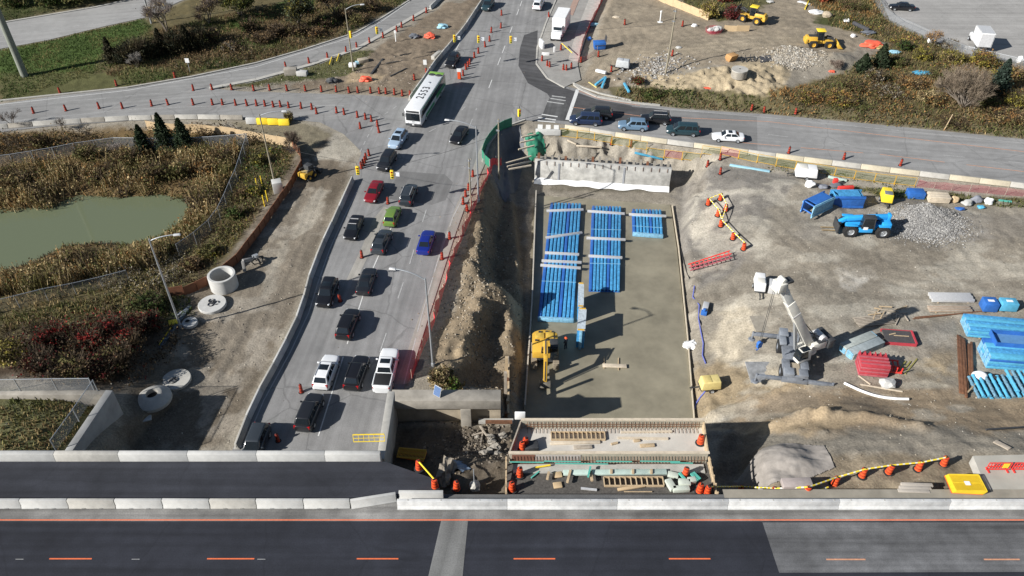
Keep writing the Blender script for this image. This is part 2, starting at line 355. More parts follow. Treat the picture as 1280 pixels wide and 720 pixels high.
for _ in range(14):
    Zs=Z.copy(); Zs[1:-1,1:-1]=(Z[:-2,1:-1]+Z[2:,1:-1]+Z[1:-1,:-2]+Z[1:-1,2:])/4; Z=Z*(1-kb)+Zs*kb
Z+=kb*((fbm(X,Y,1.6,143,3)-.5)*.22+(1-np.abs(2*fbm(X*.5,Y*1.6,.5,151,3)-1)-.6)*.22)
for f_ in np.linspace(0,1,22):
    for pts_,h_ in (([(1035,518),(1080,524),(1120,532),(1160,548)],.55),([(960,520),(1000,512),(1035,518)],.6),([(985,600),(960,560),(990,542),(1030,548)],.25)):
        q_=np.array(W(pts_,2.5)); s_=np.linspace(0,1,len(q_)); cx_,cy_=np.interp(f_,s_,q_[:,0]),np.interp(f_,s_,q_[:,1]); d_=np.hypot(X-cx_,Y-cy_)/.8; Z=Z+h_*.33*np.exp(-d_*d_)*(.4+1.2*fbm(X,Y,1.4,171,3))
RUTS=[([(1290,520),(1180,528),(1080,520),(1000,506),(930,500)],1.2),([(1290,548),(1150,538),(1050,545),(990,560)],2.5),([(1240,300),(1130,320),(1040,350),(1010,392)],0),([(960,255),(1010,300),(1060,330),(1150,345),(1290,345)],0),([(905,350),(925,400),(915,450),(900,480)],-1.5),
 ([(255,540),(300,450),(340,370),(368,310),(385,260),(410,200)],0),([(200,540),(262,450),(315,360),(352,285),(372,235)],0),([(1000,30),(960,50),(860,55),(790,80),(728,108)],1.5),([(1060,62),(960,62),(870,66),(800,92)],2),([(770,10),(790,50),(760,90),(722,110)],1)]
rutmask=np.zeros(X.shape)
for pts,zp in RUTS:
    q=np.array(W(pts,zp)); t_=np.linspace(0,1,60); s_=np.linspace(0,1,len(q)); q=np.stack([np.interp(t_,s_,q[:,0]),np.interp(t_,s_,q[:,1])],1); d=np.full(X.shape,1e9)
    sel=(X>q[:,0].min()-4)&(X<q[:,0].max()+4)&(Y>q[:,1].min()-4)&(Y<q[:,1].max()+4); xs,ys=X[sel],Y[sel]; dd=np.full(xs.shape,1e9)
    for (ax,ay),(bx_,by_) in zip(q[:-1],q[1:]):
        ex,ey=bx_-ax,by_-ay; u=np.clip(((xs-ax)*ex+(ys-ay)*ey)/(ex*ex+ey*ey+1e-9),0,1); dd=np.minimum(dd,np.hypot(xs-ax-ex*u,ys-ay-ey*u))
    for off in (.95,2.6):
        k=np.exp(-((dd-off)/.28)**2)*(.5+.8*vnoise(xs,ys,.25,131)); Z[sel]-=.05*k; rutmask[sel]=np.maximum(rutmask[sel],k)
# road bed, parking, pond
k=sm(1-(dR-.5)/2.2); Z=Z*(1-k)+np.where(k>0,-.07,0)*k
k=sm(1-(dL-.3)/2.5); Z=Z*(1-k)+1.43*k
k=sm(.5-dP/3.0); Z=Z*(1-k)+np.minimum(Z,-3.4)*k
# bridge void, wing wall fill and pit by hand
def setz(poly,z,feather=.3,nz=.25):
    global Z
    k=sm(.5-sdf(poly,X,Y)/feather); Z=Z*(1-k)+(z+(fbm(X,Y,.9,55,4)-.5)*nz)*k
WX=P(488,495,4.2)[0]
setz([(-38.3,30),(-38.1,44),(-36.4,52.3),(-34,56),(-27.5,60),(WX-.6,58),(WX-.6,30)],-.08,.5,.02)
setz([(WX,30),(WX,52.2),(.2,52.2),(.2,30)],.5,.4,.9)
k=sm(1-(Y-44)/5)*sm((X-WX-3)/3)*sm((.4-X)/.5+.5)*(Y<53); Z+=k*3.4*sm((X-WX)/7)*(.75+.5*fbm(X,Y,.6,88,4))
setz([(18.3,30),(18.3,52),(22.5,52),(21.5,44),(22,30)],.2,2.0,.8)
k=((Y<42.6)&(X>22)); Z=np.where(k,np.minimum(Z,5.6),Z)
def ground(x,y):
    fx=(x-GX0)/GS; fy=(y-GY0)/GS
    i=int(min(max(fx,0),len(gx)-2)); j=int(min(max(fy,0),len(gy)-2)); fx=min(max(fx-i,0),1); fy=min(max(fy-j,0),1)
    return float((Z[j,i]*(1-fx)+Z[j,i+1]*fx)*(1-fy)+(Z[j+1,i]*(1-fx)+Z[j+1,i+1]*fx)*fy)
def groundv(x,y):
    fx=np.clip((x-GX0)/GS,0,len(gx)-1.001); fy=np.clip((y-GY0)/GS,0,len(gy)-1.001); i=fx.astype(int); j=fy.astype(int); fx=fx-i; fy=fy-j
    return (Z[j,i]*(1-fx)+Z[j,i+1]*fx)*(1-fy)+(Z[j+1,i]*(1-fx)+Z[j+1,i+1]*fx)*fy
def G(px,py,lift=0):
    """first point of the ground along the sight line through a photo pixel"""
    u=(px-640)/F; v=-(py-360)/F; d=Vector((u,_c+v*_s,-_s+v*_c)); t=45.0
    while t<260:
        p=d*t; z=HC+p.z
        if z<=ground(p.x,p.y): break
        t+=.5
    lo,hi=t-.5,t
    for _ in range(12):
        m=(lo+hi)/2; p=d*m
        if HC+p.z<=ground(p.x,p.y): hi=m
        else: lo=m
    p=d*hi; return Vector((p.x,p.y,ground(p.x,p.y)+lift))
# ------------------------------------------------------------------ soil colour map
C=np.zeros(X.shape+(3,)); C[:]=(.195,.18,.156)
nA=fbm(X,Y,.35,101,4)-.5; nB=fbm(X,Y,1.3,111,4)-.5
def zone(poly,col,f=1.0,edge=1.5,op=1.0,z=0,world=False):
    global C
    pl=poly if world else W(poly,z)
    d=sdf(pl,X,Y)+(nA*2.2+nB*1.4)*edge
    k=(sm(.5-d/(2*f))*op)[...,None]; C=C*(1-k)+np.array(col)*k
GRASS=(.055,.085,.022); GRASSD=(.06,.065,.025); VEG=(.10,.085,.045); BROWN=(.125,.09,.05); DARKS=(.075,.066,.055); PALE=(.36,.34,.30); TAN=(.30,.24,.165); GREYD=(.165,.155,.14); MUD=(.185,.165,.125)
# north-west verges
zone([(-80,-30),(300,-30),(560,-30),(510,0),(440,42),(320,80),(160,110),(0,127),(-80,140)],VEG,1,1)
zone([(-80,62),(60,52),(180,26),(190,40),(130,70),(120,92),(60,96),(-80,110)],GRASS,1,1)
zone([(340,25),(420,2),(560,-30),(440,-30),(340,10),(250,45),(240,58)],GRASS,.8,1)
zone([(0,-20),(200,-30),(170,-5),(0,27)],GRASSD,.8,1)
zone([(0,93),(120,92),(260,72),(360,50),(380,60),(160,108),(0,125)],(.085,.085,.035),.8,1)
zone([(262,110),(330,96),(450,60),(470,64),(440,95),(330,107)],(.085,.085,.04),.6,1)
zone([(330,107),(440,95),(470,60),(560,5),(600,0),(545,78),(512,122)],(.155,.128,.10),.6,1)
zone([(440,92),(480,95),(470,104),(430,104)],TAN,.5,.8)
# pond surrounds
zone([(-80,172),(300,165),(372,175),(365,215),(330,262),(280,330),(212,385),(225,420),(180,470),(150,490),(-80,490)],VEG,.6,.8)
zone([(-80,180),(250,165),(300,175),(290,240),(240,290),(120,310),(0,345),(-80,350)],(.12,.085,.042),1,1,z=-1.5)
zone([(-10,405),(150,362),(230,350),(220,385),(120,395),(20,420)],(.10,.092,.045),1,1,z=.8)
zone([(0,430),(100,400),(220,400),(205,440),(150,490),(0,490)],(.075,.055,.038),1,1,z=2)
zone([(200,430),(300,300),(330,255),(390,170),(450,170),(430,240),(370,380),(300,545),(160,560),(160,500)],(.125,.107,.086),.6,.8)
zone([(250,430),(330,290),(360,240),(380,220),(410,260),(372,370),(300,490)],(.165,.146,.122),.8,1.2)
zone([(372,268),(400,232),(412,238),(392,280),(366,300)],PALE,.3,.9,.5)
zone([(330,330),(360,300),(366,306),(345,360),(325,380)],PALE,.3,.9,.4)
zone([(160,560),(175,440),(225,430),(230,500),(300,500),(290,560)],(.13,.112,.09),.8,1)
zone([(392,200),(420,160),(452,165),(450,190),(430,205),(415,200)],(.27,.255,.225),.5,.8)
zone([(262,150),(365,150),(420,165),(380,196),(330,168)],(.155,.14,.105),.5,1)
# west bank of the dig
zone([(600,225),(655,235),(655,380),(640,490),(540,480),(545,440),(575,370),(585,300)],(.165,.135,.098),.6,1,z=-1)
zone([(590,395),(606,380),(592,420),(576,455),(566,462),(575,430)],TAN,.4,.8,.8,z=0)
zone([(636,378),(660,372),(662,470),(645,490),(638,430)],TAN,.4,1,.7,z=-2)
zone([(625,165),(655,165),(655,235),(620,235)],GREYD,.4,.6,z=-1)
# site east
zone([(846,215),(1000,205),(1000,235),(960,270),(935,325),(880,345),(855,330),(846,270)],(.155,.148,.14),1,1.2,z=-1)
zone([(862,280),(905,250),(912,262),(868,300)],PALE,.5,1,.8,z=-2); zone([(870,300),(920,290),(905,330),(880,335)],PALE,.8,1.6,.5,z=-2)
zone([(1040,335),(1090,330),(1098,352),(1055,358)],(.42,.41,.39),.4,1.6,.8); zone([(1140,305),(1215,300),(1220,312),(1150,318)],(.36,.35,.33),.4,1.6,.6); zone([(1195,292),(1240,285),(1245,300),(1200,305)],(.34,.33,.32),.4,1.4,.6)
zone([(985,305),(1130,300),(1300,310),(1300,350),(1100,350),(960,340)],(.21,.19,.16),1.2,1.5,.7)
zone([(1000,255),(1110,255),(1290,275),(1290,300),(1000,300)],(.20,.188,.172),1,1.2,.7)
zone([(900,385),(925,375),(940,400),(935,450),(905,455),(890,420)],(.36,.325,.265),.6,1.3,.8,z=-2)
zone([(860,430),(960,470),(1010,490),(1000,520),(880,525),(866,470)],(.22,.18,.125),.8,1.3,z=-2)
zone([(940,480),(1140,480),(1290,500),(1290,560),(1000,560),(900,520)],(.225,.18,.13),1.2,1.2,z=1)
zone([(960,505),(1060,515),(1080,540),(1000,548),(900,528)],TAN,.6,1.4,.8,z=2)
zone([(1110,482),(1160,478),(1185,486),(1130,492)],(.42,.39,.33),.25,.3,.95,z=.5)
zone([(1110,440),(1190,420),(1195,470),(1130,475)],(.29,.235,.16),.6,1.2,.8,z=.5)
zone([(1020,420),(1130,410),(1195,400),(1195,440),(1100,455),(1010,450)],(.205,.195,.18),.6,1,.8,z=.3)
zone([(960,560),(1300,570),(1300,620),(880,620),(930,600)],(.175,.148,.112),.6,.8,z=5)
zone([(936,562),(990,546),(1030,555),(1045,590),(1000,606),(930,600)],(.22,.19,.15),.25,.4,z=4.5)
# north-east yard, cut bank, verge
zone([(700,112),(740,75),(760,-20),(1060,-20),(1100,20),(1080,60),(1040,80),(960,95),(800,90),(740,115)],(.205,.178,.142),.6,1,z=1)
zone([(740,60),(1000,45),(1050,50),(1000,62),(760,75)],(.24,.21,.165),1,1.2,.6,z=2)
zone([(790,88),(850,98),(985,82),(980,125),(880,135),(790,118)],(.29,.245,.175),.6,1.1,z=1)
zone([(985,-20),(1092,-20),(1112,25),(1190,66),(1300,84),(1300,175),(1130,155),(960,140),(960,118),(1060,95),(1110,60),(1040,40)],VEG,.8,1,z=1)
zone([(760,108),(860,120),(960,130),(1130,150),(1300,168),(1300,176),(1120,160),(960,144),(850,137),(770,126)],(.10,.088,.05),.5,.7)
zone([(860,-20),(990,-20),(940,20),(900,26),(850,8)],(.09,.085,.04),.6,1,z=2)
zone([(1030,-20),(1092,-20),(1105,15),(1085,40),(1020,30)],GRASSD,.8,1,z=2)
zone([(700,150),(1300,238),(1300,252),(1100,236),(700,175)],(.23,.215,.19),.5,.5)
zone([(1060,233),(1300,250),(1300,262),(1100,246)],(.10,.095,.05),.5,.5)
# mud slab & pits
k=sm(.5-(dS-.2)/.5)[...,None]; C=C*(1-k)+np.array(MUD)*k
zone([(668,246),(838,256),(838,268),(668,258)],(.42,.40,.37),.4,.8,.85,z=-4)
zone([(690,225),(800,232),(830,240),(760,240),(690,238)],(.13,.12,.10),.4,.7,z=-4)
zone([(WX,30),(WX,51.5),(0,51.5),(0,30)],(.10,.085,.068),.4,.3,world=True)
zone([(900,540),(950,540),(940,600),(890,600)],(.13,.11,.09),.5,.6,z=0)
k=sm(.5-dP/1.5)[...,None]; C=C*(1-k)+np.array((.07,.07,.04))*k
k=(sm(1-dR/1.4)*.55)[...,None]*(dT>8)[...,None]; C=C*(1-k)+np.array((.24,.225,.195))*k     # dusty shoulders
k=sm(.5-(sdf([(-74,30),(-74,53),(-38.5,52.3),(-39.5,44),(-39.5,30)],X,Y))/2)[...,None]; C=C*(1-k)+np.array((.10,.10,.05))*k
site=sm(.5-sdf(W([(870,205),(1000,205),(1300,258),(1300,560),(1000,545),(880,525),(856,420),(846,300)]),X,Y)/2)
nd=fbm(X*.55+Y*.2,Y,.30,201,6); k=(sm((nd-.56)/.07)*.50*site)[...,None]; C=C*(1-k)+np.array((.34,.325,.29))*k
nd=fbm(X,Y,.24,211,6); k=(sm((nd-.57)/.08)*.45*site)[...,None]; C=C*(1-k)+np.array((.125,.112,.095))*k
nY=sm(.5-sdf(W([(720,110),(760,0),(1000,0),(1050,60),(960,92),(800,88)],1.5),X,Y)/2); k=(sm((nd-.55)/.1)*.35*nY)[...,None]; C=C*(1-k)+np.array((.13,.115,.095))*k
nl=fbm(X,Y,.35,221,6); kl=sm(.5-sdf(W([(220,430),(330,260),(400,170),(440,190),(372,370),(300,545),(180,550)]),X,Y)/2); k=(sm((nl-.56)/.07)*.45*kl)[...,None]; C=C*(1-k)+np.array((.30,.28,.25))*k
C*=(1-.10*np.clip(rutmask,0,1))[...,None]; C*=(1+.16*nB[...,None])*np.where(C[...,:1]>.14,1.22,1.12); C=np.where(C[...,:1]>.11,C*np.array((1.02,.985,.92)),C); C=np.clip(C,.02,.7)
def gridmesh(name,Xs,Ys,Zs,Cs,m):
    ny,nx=Xs.shape; me=bpy.data.meshes.new(name); co=np.stack([Xs,Ys,Zs],-1).reshape(-1,3)
    i=np.arange(nx*ny).reshape(ny,nx); q=np.stack([i[:-1,:-1],i[:-1,1:],i[1:,1:],i[1:,:-1]],-1).reshape(-1,4)
    me.vertices.add(len(co)); me.vertices.foreach_set('co',co.ravel().astype(np.float32))
    me.loops.add(q.size); me.loops.foreach_set('vertex_index',q.ravel().astype(np.int32))
    me.polygons.add(len(q)); me.polygons.foreach_set('loop_start',np.arange(0,q.size,4,dtype=np.int32))
    me.update(); me.polygons.foreach_set('use_smooth',np.ones(len(q),bool))
    a=me.color_attributes.new('Col','FLOAT_COLOR','POINT'); c4=np.concatenate([Cs.reshape(-1,3),np.ones((nx*ny,1))],1); a.data.foreach_set('color',c4.ravel().astype(np.float32))
    me.materials.append(m); me.validate(); return link(name,me)
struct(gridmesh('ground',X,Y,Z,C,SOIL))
# the land beyond, out to the horizon
b=B(); x0,x1,y0,y1=GX0,gx[-1],GY0,gy[-1]; n=60
ring=[(x0+(x1-x0)*i/n,y0) for i in range(n)]+[(x1,y0+(y1-y0)*i/n) for i in range(n)]+[(x1-(x1-x0)*i/n,y1) for i in range(n)]+[(x0,y1-(y1-y0)*i/n) for i in range(n)]
inn=[(x,y,ground(x,y)) for x,y in ring]; cx,cy=0,110
out=[(cx+(x-cx)*30,cy+(y-cy)*30,-1) for x,y in ring]; mid=[(cx+(x-cx)*1.3,cy+(y-cy)*1.3,-.5) for x,y in ring]; N=len(ring)
b.add(inn+mid+out,[(i,(i+1)%N,N+(i+1)%N,N+i) for i in range(N)]+[(N+i,N+(i+1)%N,2*N+(i+1)%N,2*N+i) for i in range(N)])
struct(b.obj('outer_land',M('outer_land',(.10,.095,.055),var=.3,scale=.05)))
# ------------------------------------------------------------------ roads and paint
def sheet(name,poly,z,m,parent=None):
    me=bpy.data.meshes.new(name); bm=bmesh.new(); vs=[bm.verts.new((x,y,z)) for x,y in poly]; f=bm.faces.new(vs); bmesh.ops.triangulate(bm,faces=[f]); bmesh.ops.recalc_face_normals(bm,faces=bm.faces)
    for f in bm.faces:
        if f.normal.z<0: f.normal_flip()
    bm.to_mesh(me); bm.free(); me.materials.append(m); return struct(link(name,me))
A_OLD=asphalt('asphalt_worn',(.225,.222,.218),.14,rad(85),.28); A_EAST=asphalt('asphalt_east',(.25,.247,.242),.13,rad(-8),.2); A_WEST=asphalt('asphalt_west',(.24,.237,.23),.12,rad(10),.2)
A_NEW=asphalt('asphalt_new',(.075,.074,.076),.2,rad(-20)); A_DECK=asphalt('asphalt_deck',(.031,.033,.041),.2,0,.12); A_HWY=asphalt('asphalt_highway',(.0245,.0265,.035),.2,0,.15); A_GREY=asphalt('asphalt_grey',(.12,.12,.12),.2,0); A_SHLD=asphalt('asphalt_shoulder',(.18,.176,.168),.34,0)
A_LOT=asphalt('asphalt_lot',(.31,.30,.285),.1,0,.1); A_FAR=asphalt('asphalt_far',(.29,.285,.275),.1,rad(12))
LP=M('paint_line',(.62,.62,.60),rough=.7,var=.2,scale=5); LO=M('paint_orange',(.72,.155,.055),rough=.6,var=.15,scale=5); LOF=M('paint_orange_faded',(.55,.27,.16),rough=.7,var=.25,scale=3); LPF=M('paint_faded',(.40,.40,.39),rough=.8,var=.25,scale=2)
sheet('road',ROAD,.0,A_OLD); sheet('far_road',FAR,.0,A_FAR); sheet('parking_lot',LOT,1.5,A_LOT)
sheet('east_road',W([(722,111),(745,121),(790,128),(850,136),(960,143),(1120,158),(1280,174),(1420,188),(1420,254),(1280,236),(1150,219),(960,193),(860,179),(760,164),(705,155),(722,111)][:-1]),.004,A_EAST)
sheet('west_road',W([(-40,136),(60,121),(160,110.5),(240,97),(320,80),(380,63),(445,42),(480,22),(515,0),(540,-20),(575,-20),(548,0),(535,10),(495,33),(445,61),(390,80),(320,99),(262,110),(300,114),(400,117),(440,118.5),(432,150),(400,152),(340,146.5),(260,147.5),(160,150.5),(60,157.5),(-40,169.5)]),.004,A_WEST)
sheet('sidewalk_corner',CORNER,.06,M('corner_paving',(.28,.27,.25),rough=.9,var=.2,scale=.5,bump=.2))
sheet('sidewalk_strip',W([(722,78),(735,38),(752,0),(758,-20),(744,-20),(736,0),(720,40),(710,76)]),.10,CONC)
sheet('sidewalk_strip_red',W([(716,20),(726,-5),(720,-8),(709,18)]),.10,M('brick_paving',(.36,.25,.20),var=.15))
sheet('road_patch',W([(655,44),(672,38),(671,76),(679,92),(700,108),(712,112),(745,124),(790,132),(837,138),(838,146),(800,153),(706,149),(684,117),(660,104),(648,82),(650,60)]),.008,A_NEW)
sheet('road_patch_dark',W([(675,152),(684,128),(690,118),(705,125),(722,146),(712,152),(690,150)]),.010,asphalt('asphalt_patch_dark',(.10,.10,.10),.25,rad(80)))
sheet('road_patch_square',W([(500,214),(556,218),(566,228),(557,250),(540,256),(480,248)]),.008,asphalt('asphalt_patch',(.165,.163,.16),.12,rad(80)))
sheet('road_patch_end',W([(838,138),(946,145),(947,190),(870,178),(842,160)]),.006,asphalt('asphalt_patch_light',(.19,.188,.184),.12,rad(-8)))
sheet('road_shoulder',W([(622,164),(612,184),(606,205),(594,232),(580,262),(566,302),(552,346),(534,402),(519,450),(508,480),(494,480),(509,440),(524,395),(541,345),(553,302),(570,258),(590,214),(598,190),(610,168)]),.006,asphalt('asphalt_dusty',(.29,.275,.245),.15,rad(82)))
sheet('road_dust',W([(432,352),(448,345),(470,300),(478,276),(488,262),(480,258),(466,275),(452,310)]),.006,asphalt('asphalt_dust2',(.30,.285,.255),.15,rad(82)))
def strip(name,pts,w,z,m,dash=None,px=True,zp=0):
    pts=[Vector((*(P(a,b,zp) if px else (a,b)),0)) for a,b in pts]; bb=B()
    segs=[]
    for a,c in zip(pts[:-1],pts[1:]):
        L=(c-a).length; d=(c-a)/L
        if not dash: segs.append((a,c))
        else:
            t=0
            while t<L: segs.append((a+d*t,a+d*min(L,t+dash[0]))); t+=dash[0]+dash[1]
    for a,c in segs:
        d=(c-a).normalized(); s=Vector((-d.y,d.x,0))*w/2
        bb.quad((a-s).to_tuple()[:2]+(z,),(c-s).to_tuple()[:2]+(z,),(c+s).to_tuple()[:2]+(z,),(a+s).to_tuple()[:2]+(z,))
    return struct(bb.obj(name,m))
z1=.016
strip('lane_line',[(398,545),(434,430),(462,345),(492,278)],.13,z1,LP,(11,2.2))
strip('lane_line_faint',[(475,440),(512,330),(533,262)],.12,z1,LPF,(3,6))
strip('edge_line',[(505,480),(527,395),(546,330),(566,272),(590,224)],.11,z1,LPF,(7,1))
strip('edge_line_west',[(302,565),(330,500),(363,440),(386,391),(398,352),(412,312),(431,270),(450,232)],.13,z1,LPF)
strip('turn_line',[(450,190),(470,150),(500,130)],.12,z1,LPF,(1,1.2)); strip('turn_line_north',[(536,165),(565,150),(585,130)],.12,z1,LPF,(1.5,2))
strip('lane_line_north',[(611,110),(628,66),(650,8),(660,-20)],.13,z1,LP,(3.2,6)); strip('lane_line_north_edge',[(566,70),(600,5)],.13,z1,LP,(10,2)); strip('lane_line_mid',[(586,160),(596,135)],.12,z1,LPF,(3,3))
strip('stop_line',[(709,150),(722,112)],.6,z1,LP)
for q,(a,c) in enumerate([((690,120),(707,122)),((688,123),(707,126)),((684,127),(705,130)),((677,143),(697,146)),((673,147),(695,150)),((672,151),(694,153))]): strip('crosswalk_bar',[a,c],.32,z1,LP if q>2 else LPF)
strip('curve_line',[(722,113),(750,124),(800,132)],.12,z1,LOF); strip('centre_line_east',[(715,134),(800,145),(960,152),(1120,171),(1300,192)],.12,z1,LOF); strip('centre_line_south',[(900,176),(1100,193),(1300,217)],.12,z1,LOF,(9,3))
strip('edge_line_south',[(960,168),(1100,186),(1300,206)],.1,z1,LPF,(3,6)); strip('edge_line_north',[(790,133),(960,147),(1120,163),(1300,181)],.1,z1,LPF)
strip('west_edge_line',[(-20,133),(160,113),(320,83.5),(445,45),(478,26),(512,2)],.13,z1,LP); strip('west_line_low',[(-20,155),(160,137),(300,131),(430,132)],.1,z1,LPF); strip('west_line_mid',[(60,130),(180,118),(262,112),(320,102),(400,80),(480,45)],.1,z1,LPF,(3,3))
strip('far_line',[(-20,48),(60,38),(150,24),(230,0)],.12,z1,LPF)
def kerb(name,pts,w=.3,h=.14,z=0,m=CONC):
    bb=B(); p=[P3(a,c,z) for a,c in pts]
    for a,c in zip(p[:-1],p[1:]): bb.bar(a+Vector((0,0,h/2-.03)),c+Vector((0,0,h/2-.03)),w,h+.06)
    return struct(bb.obj(name,m))
kerb('kerb_corner',[(697,-5),(682,30),(671.5,60),(670.5,80),(684,98),(706,110)])
kerb('kerb_east',[(718,106),(726,112),(746,121),(790,128.5),(825,132)],.5); kerb('kerb_east_back',[(716,104),(730,110),(750,117),(790,126)],.25)
kerb('kerb_west',[(0,126),(160,109.5),(240,96),(320,79),(380,62),(445,41),(480,21),(514,-1)],.35); kerb('kerb_island',[(262,110.5),(320,99.5),(390,80.5),(445,61.5),(495,33.5),(535,10.5)],.9,.1)
kerb('kerb_southeast',[(656,150),(625,161),(611,180),(603,202)],.3); kerb('kerb_far',[(0,29),(60,19),(120,9),(170,-2)],.5)
# ------------------------------------------------------------------ water
POND2=[(x*1.0,y*1.0) for x,y in W([(-70,252),(60,250),(110,238),(210,236),(250,246),(240,282),(210,304),(160,318),(80,322),(40,345),(-70,372)],-2.2)]
mw=bpy.data.materials.new('pond_water'); mw.use_nodes=True; nn=mw.node_tree.nodes; bs=nn['Principled BSDF']; bs.inputs['Base Color'].default_value=(.125,.145,.088,1); bs.inputs['Roughness'].default_value=.05; bs.inputs['IOR'].default_value=1.33
tz=nn.new('ShaderNodeTexNoise'); tz.inputs['Scale'].default_value=.9; tz.inputs['Detail'].default_value=5; bw=nn.new('ShaderNodeBump'); bw.inputs['Strength'].default_value=.12; bw.inputs['Distance'].default_value=.1; mw.node_tree.links.new(tz.outputs['Fac'],bw.inputs['Height']); mw.node_tree.links.new(bw.outputs['Normal'],bs.inputs['Normal'])
sheet('pond_water',POND2,-2.2,mw)
# mud slab surface: wet, slightly smoother than soil
ms=mat('mud_mat',(.235,.212,.155),rough=.42,var=.24,scale=.3,bump=.22,det=10)
sheet('mud_slab',SLAB,-4.02,ms)
# ------------------------------------------------------------------ highway deck
DZ=6.0
def rect(x0,x1,y0,y1): return [(x0,y0),(x1,y0),(x1,y1),(x0,y1)]
e1,e2,e3=P(475,577,DZ),P(547,600,DZ),P(547,620,DZ)
yb=P(0,637,DZ)[1]; yo=P(0,650,DZ)[1]; yn=P(0,577,DZ)[1]; yr=P(0,618,DZ)[1]
b=B(); b.slab(rect(-110,110,4,yb+.9),4.7,DZ-.012); b.slab([(-110,yb+.9),(e3[0]-.3,yb+.9),e3,e2,e1,(e1[0],yn+.5),(-110,yn+.5)],4.7,DZ-.012); b.slab(rect(e3[0]+.02,110,yb+.92,yr),4.7,DZ-.012)
struct(b.obj('bridge_deck',CONCD))
sheet('highway',rect(-110,110,4,yo-.1),DZ,A_HWY); sheet('highway_shoulder',rect(-110,110,yo-.1,yb+.8),DZ+.004,A_SHLD)
sheet('old_lane',[(-110,yb+.8),(e3[0],yb+.8),(e3[0],e3[1]),(e2[0],e2[1]),(e1[0]+.4,e1[1]),(e1[0],yn+.02),(-110,yn+.02)],DZ+.004,A_DECK)
sheet('asphalt_ledge',rect(e3[0]+.05,P(905,620,DZ)[0],yb+.8,yr-.02),DZ+.002,A_GREY); sheet('concrete_ledge',rect(P(905,620,DZ)[0],110,yb+.8,yr+.5),DZ+.002,M('ledge_concrete',(.27,.245,.20),rough=.9,var=.2,scale=.6))
sheet('joint_patch',W([(554,640),(586,640),(578,722),(574,780),(520,780),(535,722)],DZ),DZ+.008,asphalt('asphalt_joint',(.17,.17,.165),.16,rad(80)))
sheet('grey_resurfacing',W([(953,653),(1500,653),(1500,714),(974,716)],DZ),DZ+.006,asphalt('asphalt_pale',(.125,.126,.13),.34,0))
strip('orange_edge_line',[(-110,yo),(110,yo-.0)],.10,DZ+.012,LO,px=False)
yd=P(0,698.5,DZ)[1]; bb=B()
for x0,x1 in ((-132,-80),(62,115),(259,318),(446,498),(642,694),(836,888)): bb.quad((P(x0,698,DZ)[0],yd-.055,DZ+.012),(P(x1,698,DZ)[0],yd-.055,DZ+.012),(P(x1,698,DZ)[0],yd+.055,DZ+.012),(P(x0,698,DZ)[0],yd+.055,DZ+.012))
struct(bb.obj('orange_lane_dash',LO)); bb=B()
for x0,x1 in ((1033,1082),(1230,1275)): bb.quad((P(x0,700,DZ)[0],yd-.12,DZ+.014),(P(x1,700,DZ)[0],yd-.12,DZ+.014),(P(x1,700,DZ)[0],yd+.0,DZ+.014),(P(x0,700,DZ)[0],yd+.0,DZ+.014))
struct(bb.obj('faded_lane_dash',LOF)); bb=B()
for x0 in (20,165,322,1050): bb.quad((P(x0,698,DZ)[0],yd-.06,DZ+.013),(P(x0+10,698,DZ)[0],yd-.06,DZ+.013),(P(x0+10,698,DZ)[0],yd-.02,DZ+.013),(P(x0,698,DZ)[0],yd-.02,DZ+.013))
struct(bb.obj('old_lane_mark',LPF))
# parapet of the old lane : cast in lengths, one thing
pt=thing('bridge_parapet','long sloped pale concrete parapet on the far side of the black bridge lane','parapet',(0,0,0))
pf=[(yn+.0,DZ-.0),(yn+.55,DZ-1.0),(yn+.55,DZ+.82),(yn+.42,DZ+.86),(yn+.12,DZ+.82)]
xs=[-110,P(-60,570,7)[0],P(63,570,7)[0],P(144,570,7)[0],P(231,570,7)[0],P(318,570,7)[0],P(404,570,7)[0],P(474,570,7)[0]]
for a,c in zip(xs[:-1],xs[1:]):
    bb=B(); bb.prism([(y-yn,z) for y,z in pf],-(c-a)/2+.012,(c-a)/2-.012)
    o=bb.obj('parapet_length',CONCW if R.random()<.6 else CONC,pt,((a+c)/2,yn,0),-math.pi/2,bevel=.02)
    o.scale=(-1,1,1)
# ------------------------------------------------------------------ barriers
def jersey(L,h=.82,w=.6,t=.2):
    b=B(); b.prism([(-w/2,0),(w/2,0),(w/2,.08),(w*.28,.3),(t/2,h),(-t/2,h),(-w*.28,.3),(-w/2,.08)],-L/2+.03,L/2-.03)
    for s in(-1,1): b.box((0,s*(L/2-.03),.45),(.1,.05,.3))
    return b
JM={}
def jmesh(L,m,h=.82):
    k=(round(L,1),m.name,h)
    if k not in JM: JM[k]=jersey(k[0],h).mesh('barrier',m,bevel=.02)
    return JM[k]
def along(pts,seg,snap=True):
    pts=[Vector(p) for p in pts]; cum=[0]
    for a,c in zip(pts[:-1],pts[1:]): cum.append(cum[-1]+(c-a).length)
    tot=cum[-1]; n=max(1,round(tot/seg)); st=tot/n if snap else seg
    def at(d):
        for i in range(len(pts)-1):
            if d<=cum[i+1] or i==len(pts)-2: return pts[i].lerp(pts[i+1],(d-cum[i])/(cum[i+1]-cum[i]))
    out=[]
    for k in range(n):
        a,c=at(k*st),at(min(tot,(k+1)*st)); out.append(((a+c)/2,math.atan2((c-a).y,(c-a).x),(c-a).length))
    return out
def barrier_row(pts,seg,desc,group,mats=(CONC,),z=None,h=.82,zp=0):
    for i,(c,a,L) in enumerate(along(W(pts,zp),seg)):
        zz=z if z is not None else ground(c.x,c.y)+.06
        o=link('concrete_barrier',jmesh(L,mats[i%len(mats)],h),None,(c.x,c.y,zz),a-math.pi/2+R.uniform(-.012,.012)); tag(o,desc%ORD[i],'barrier',group)
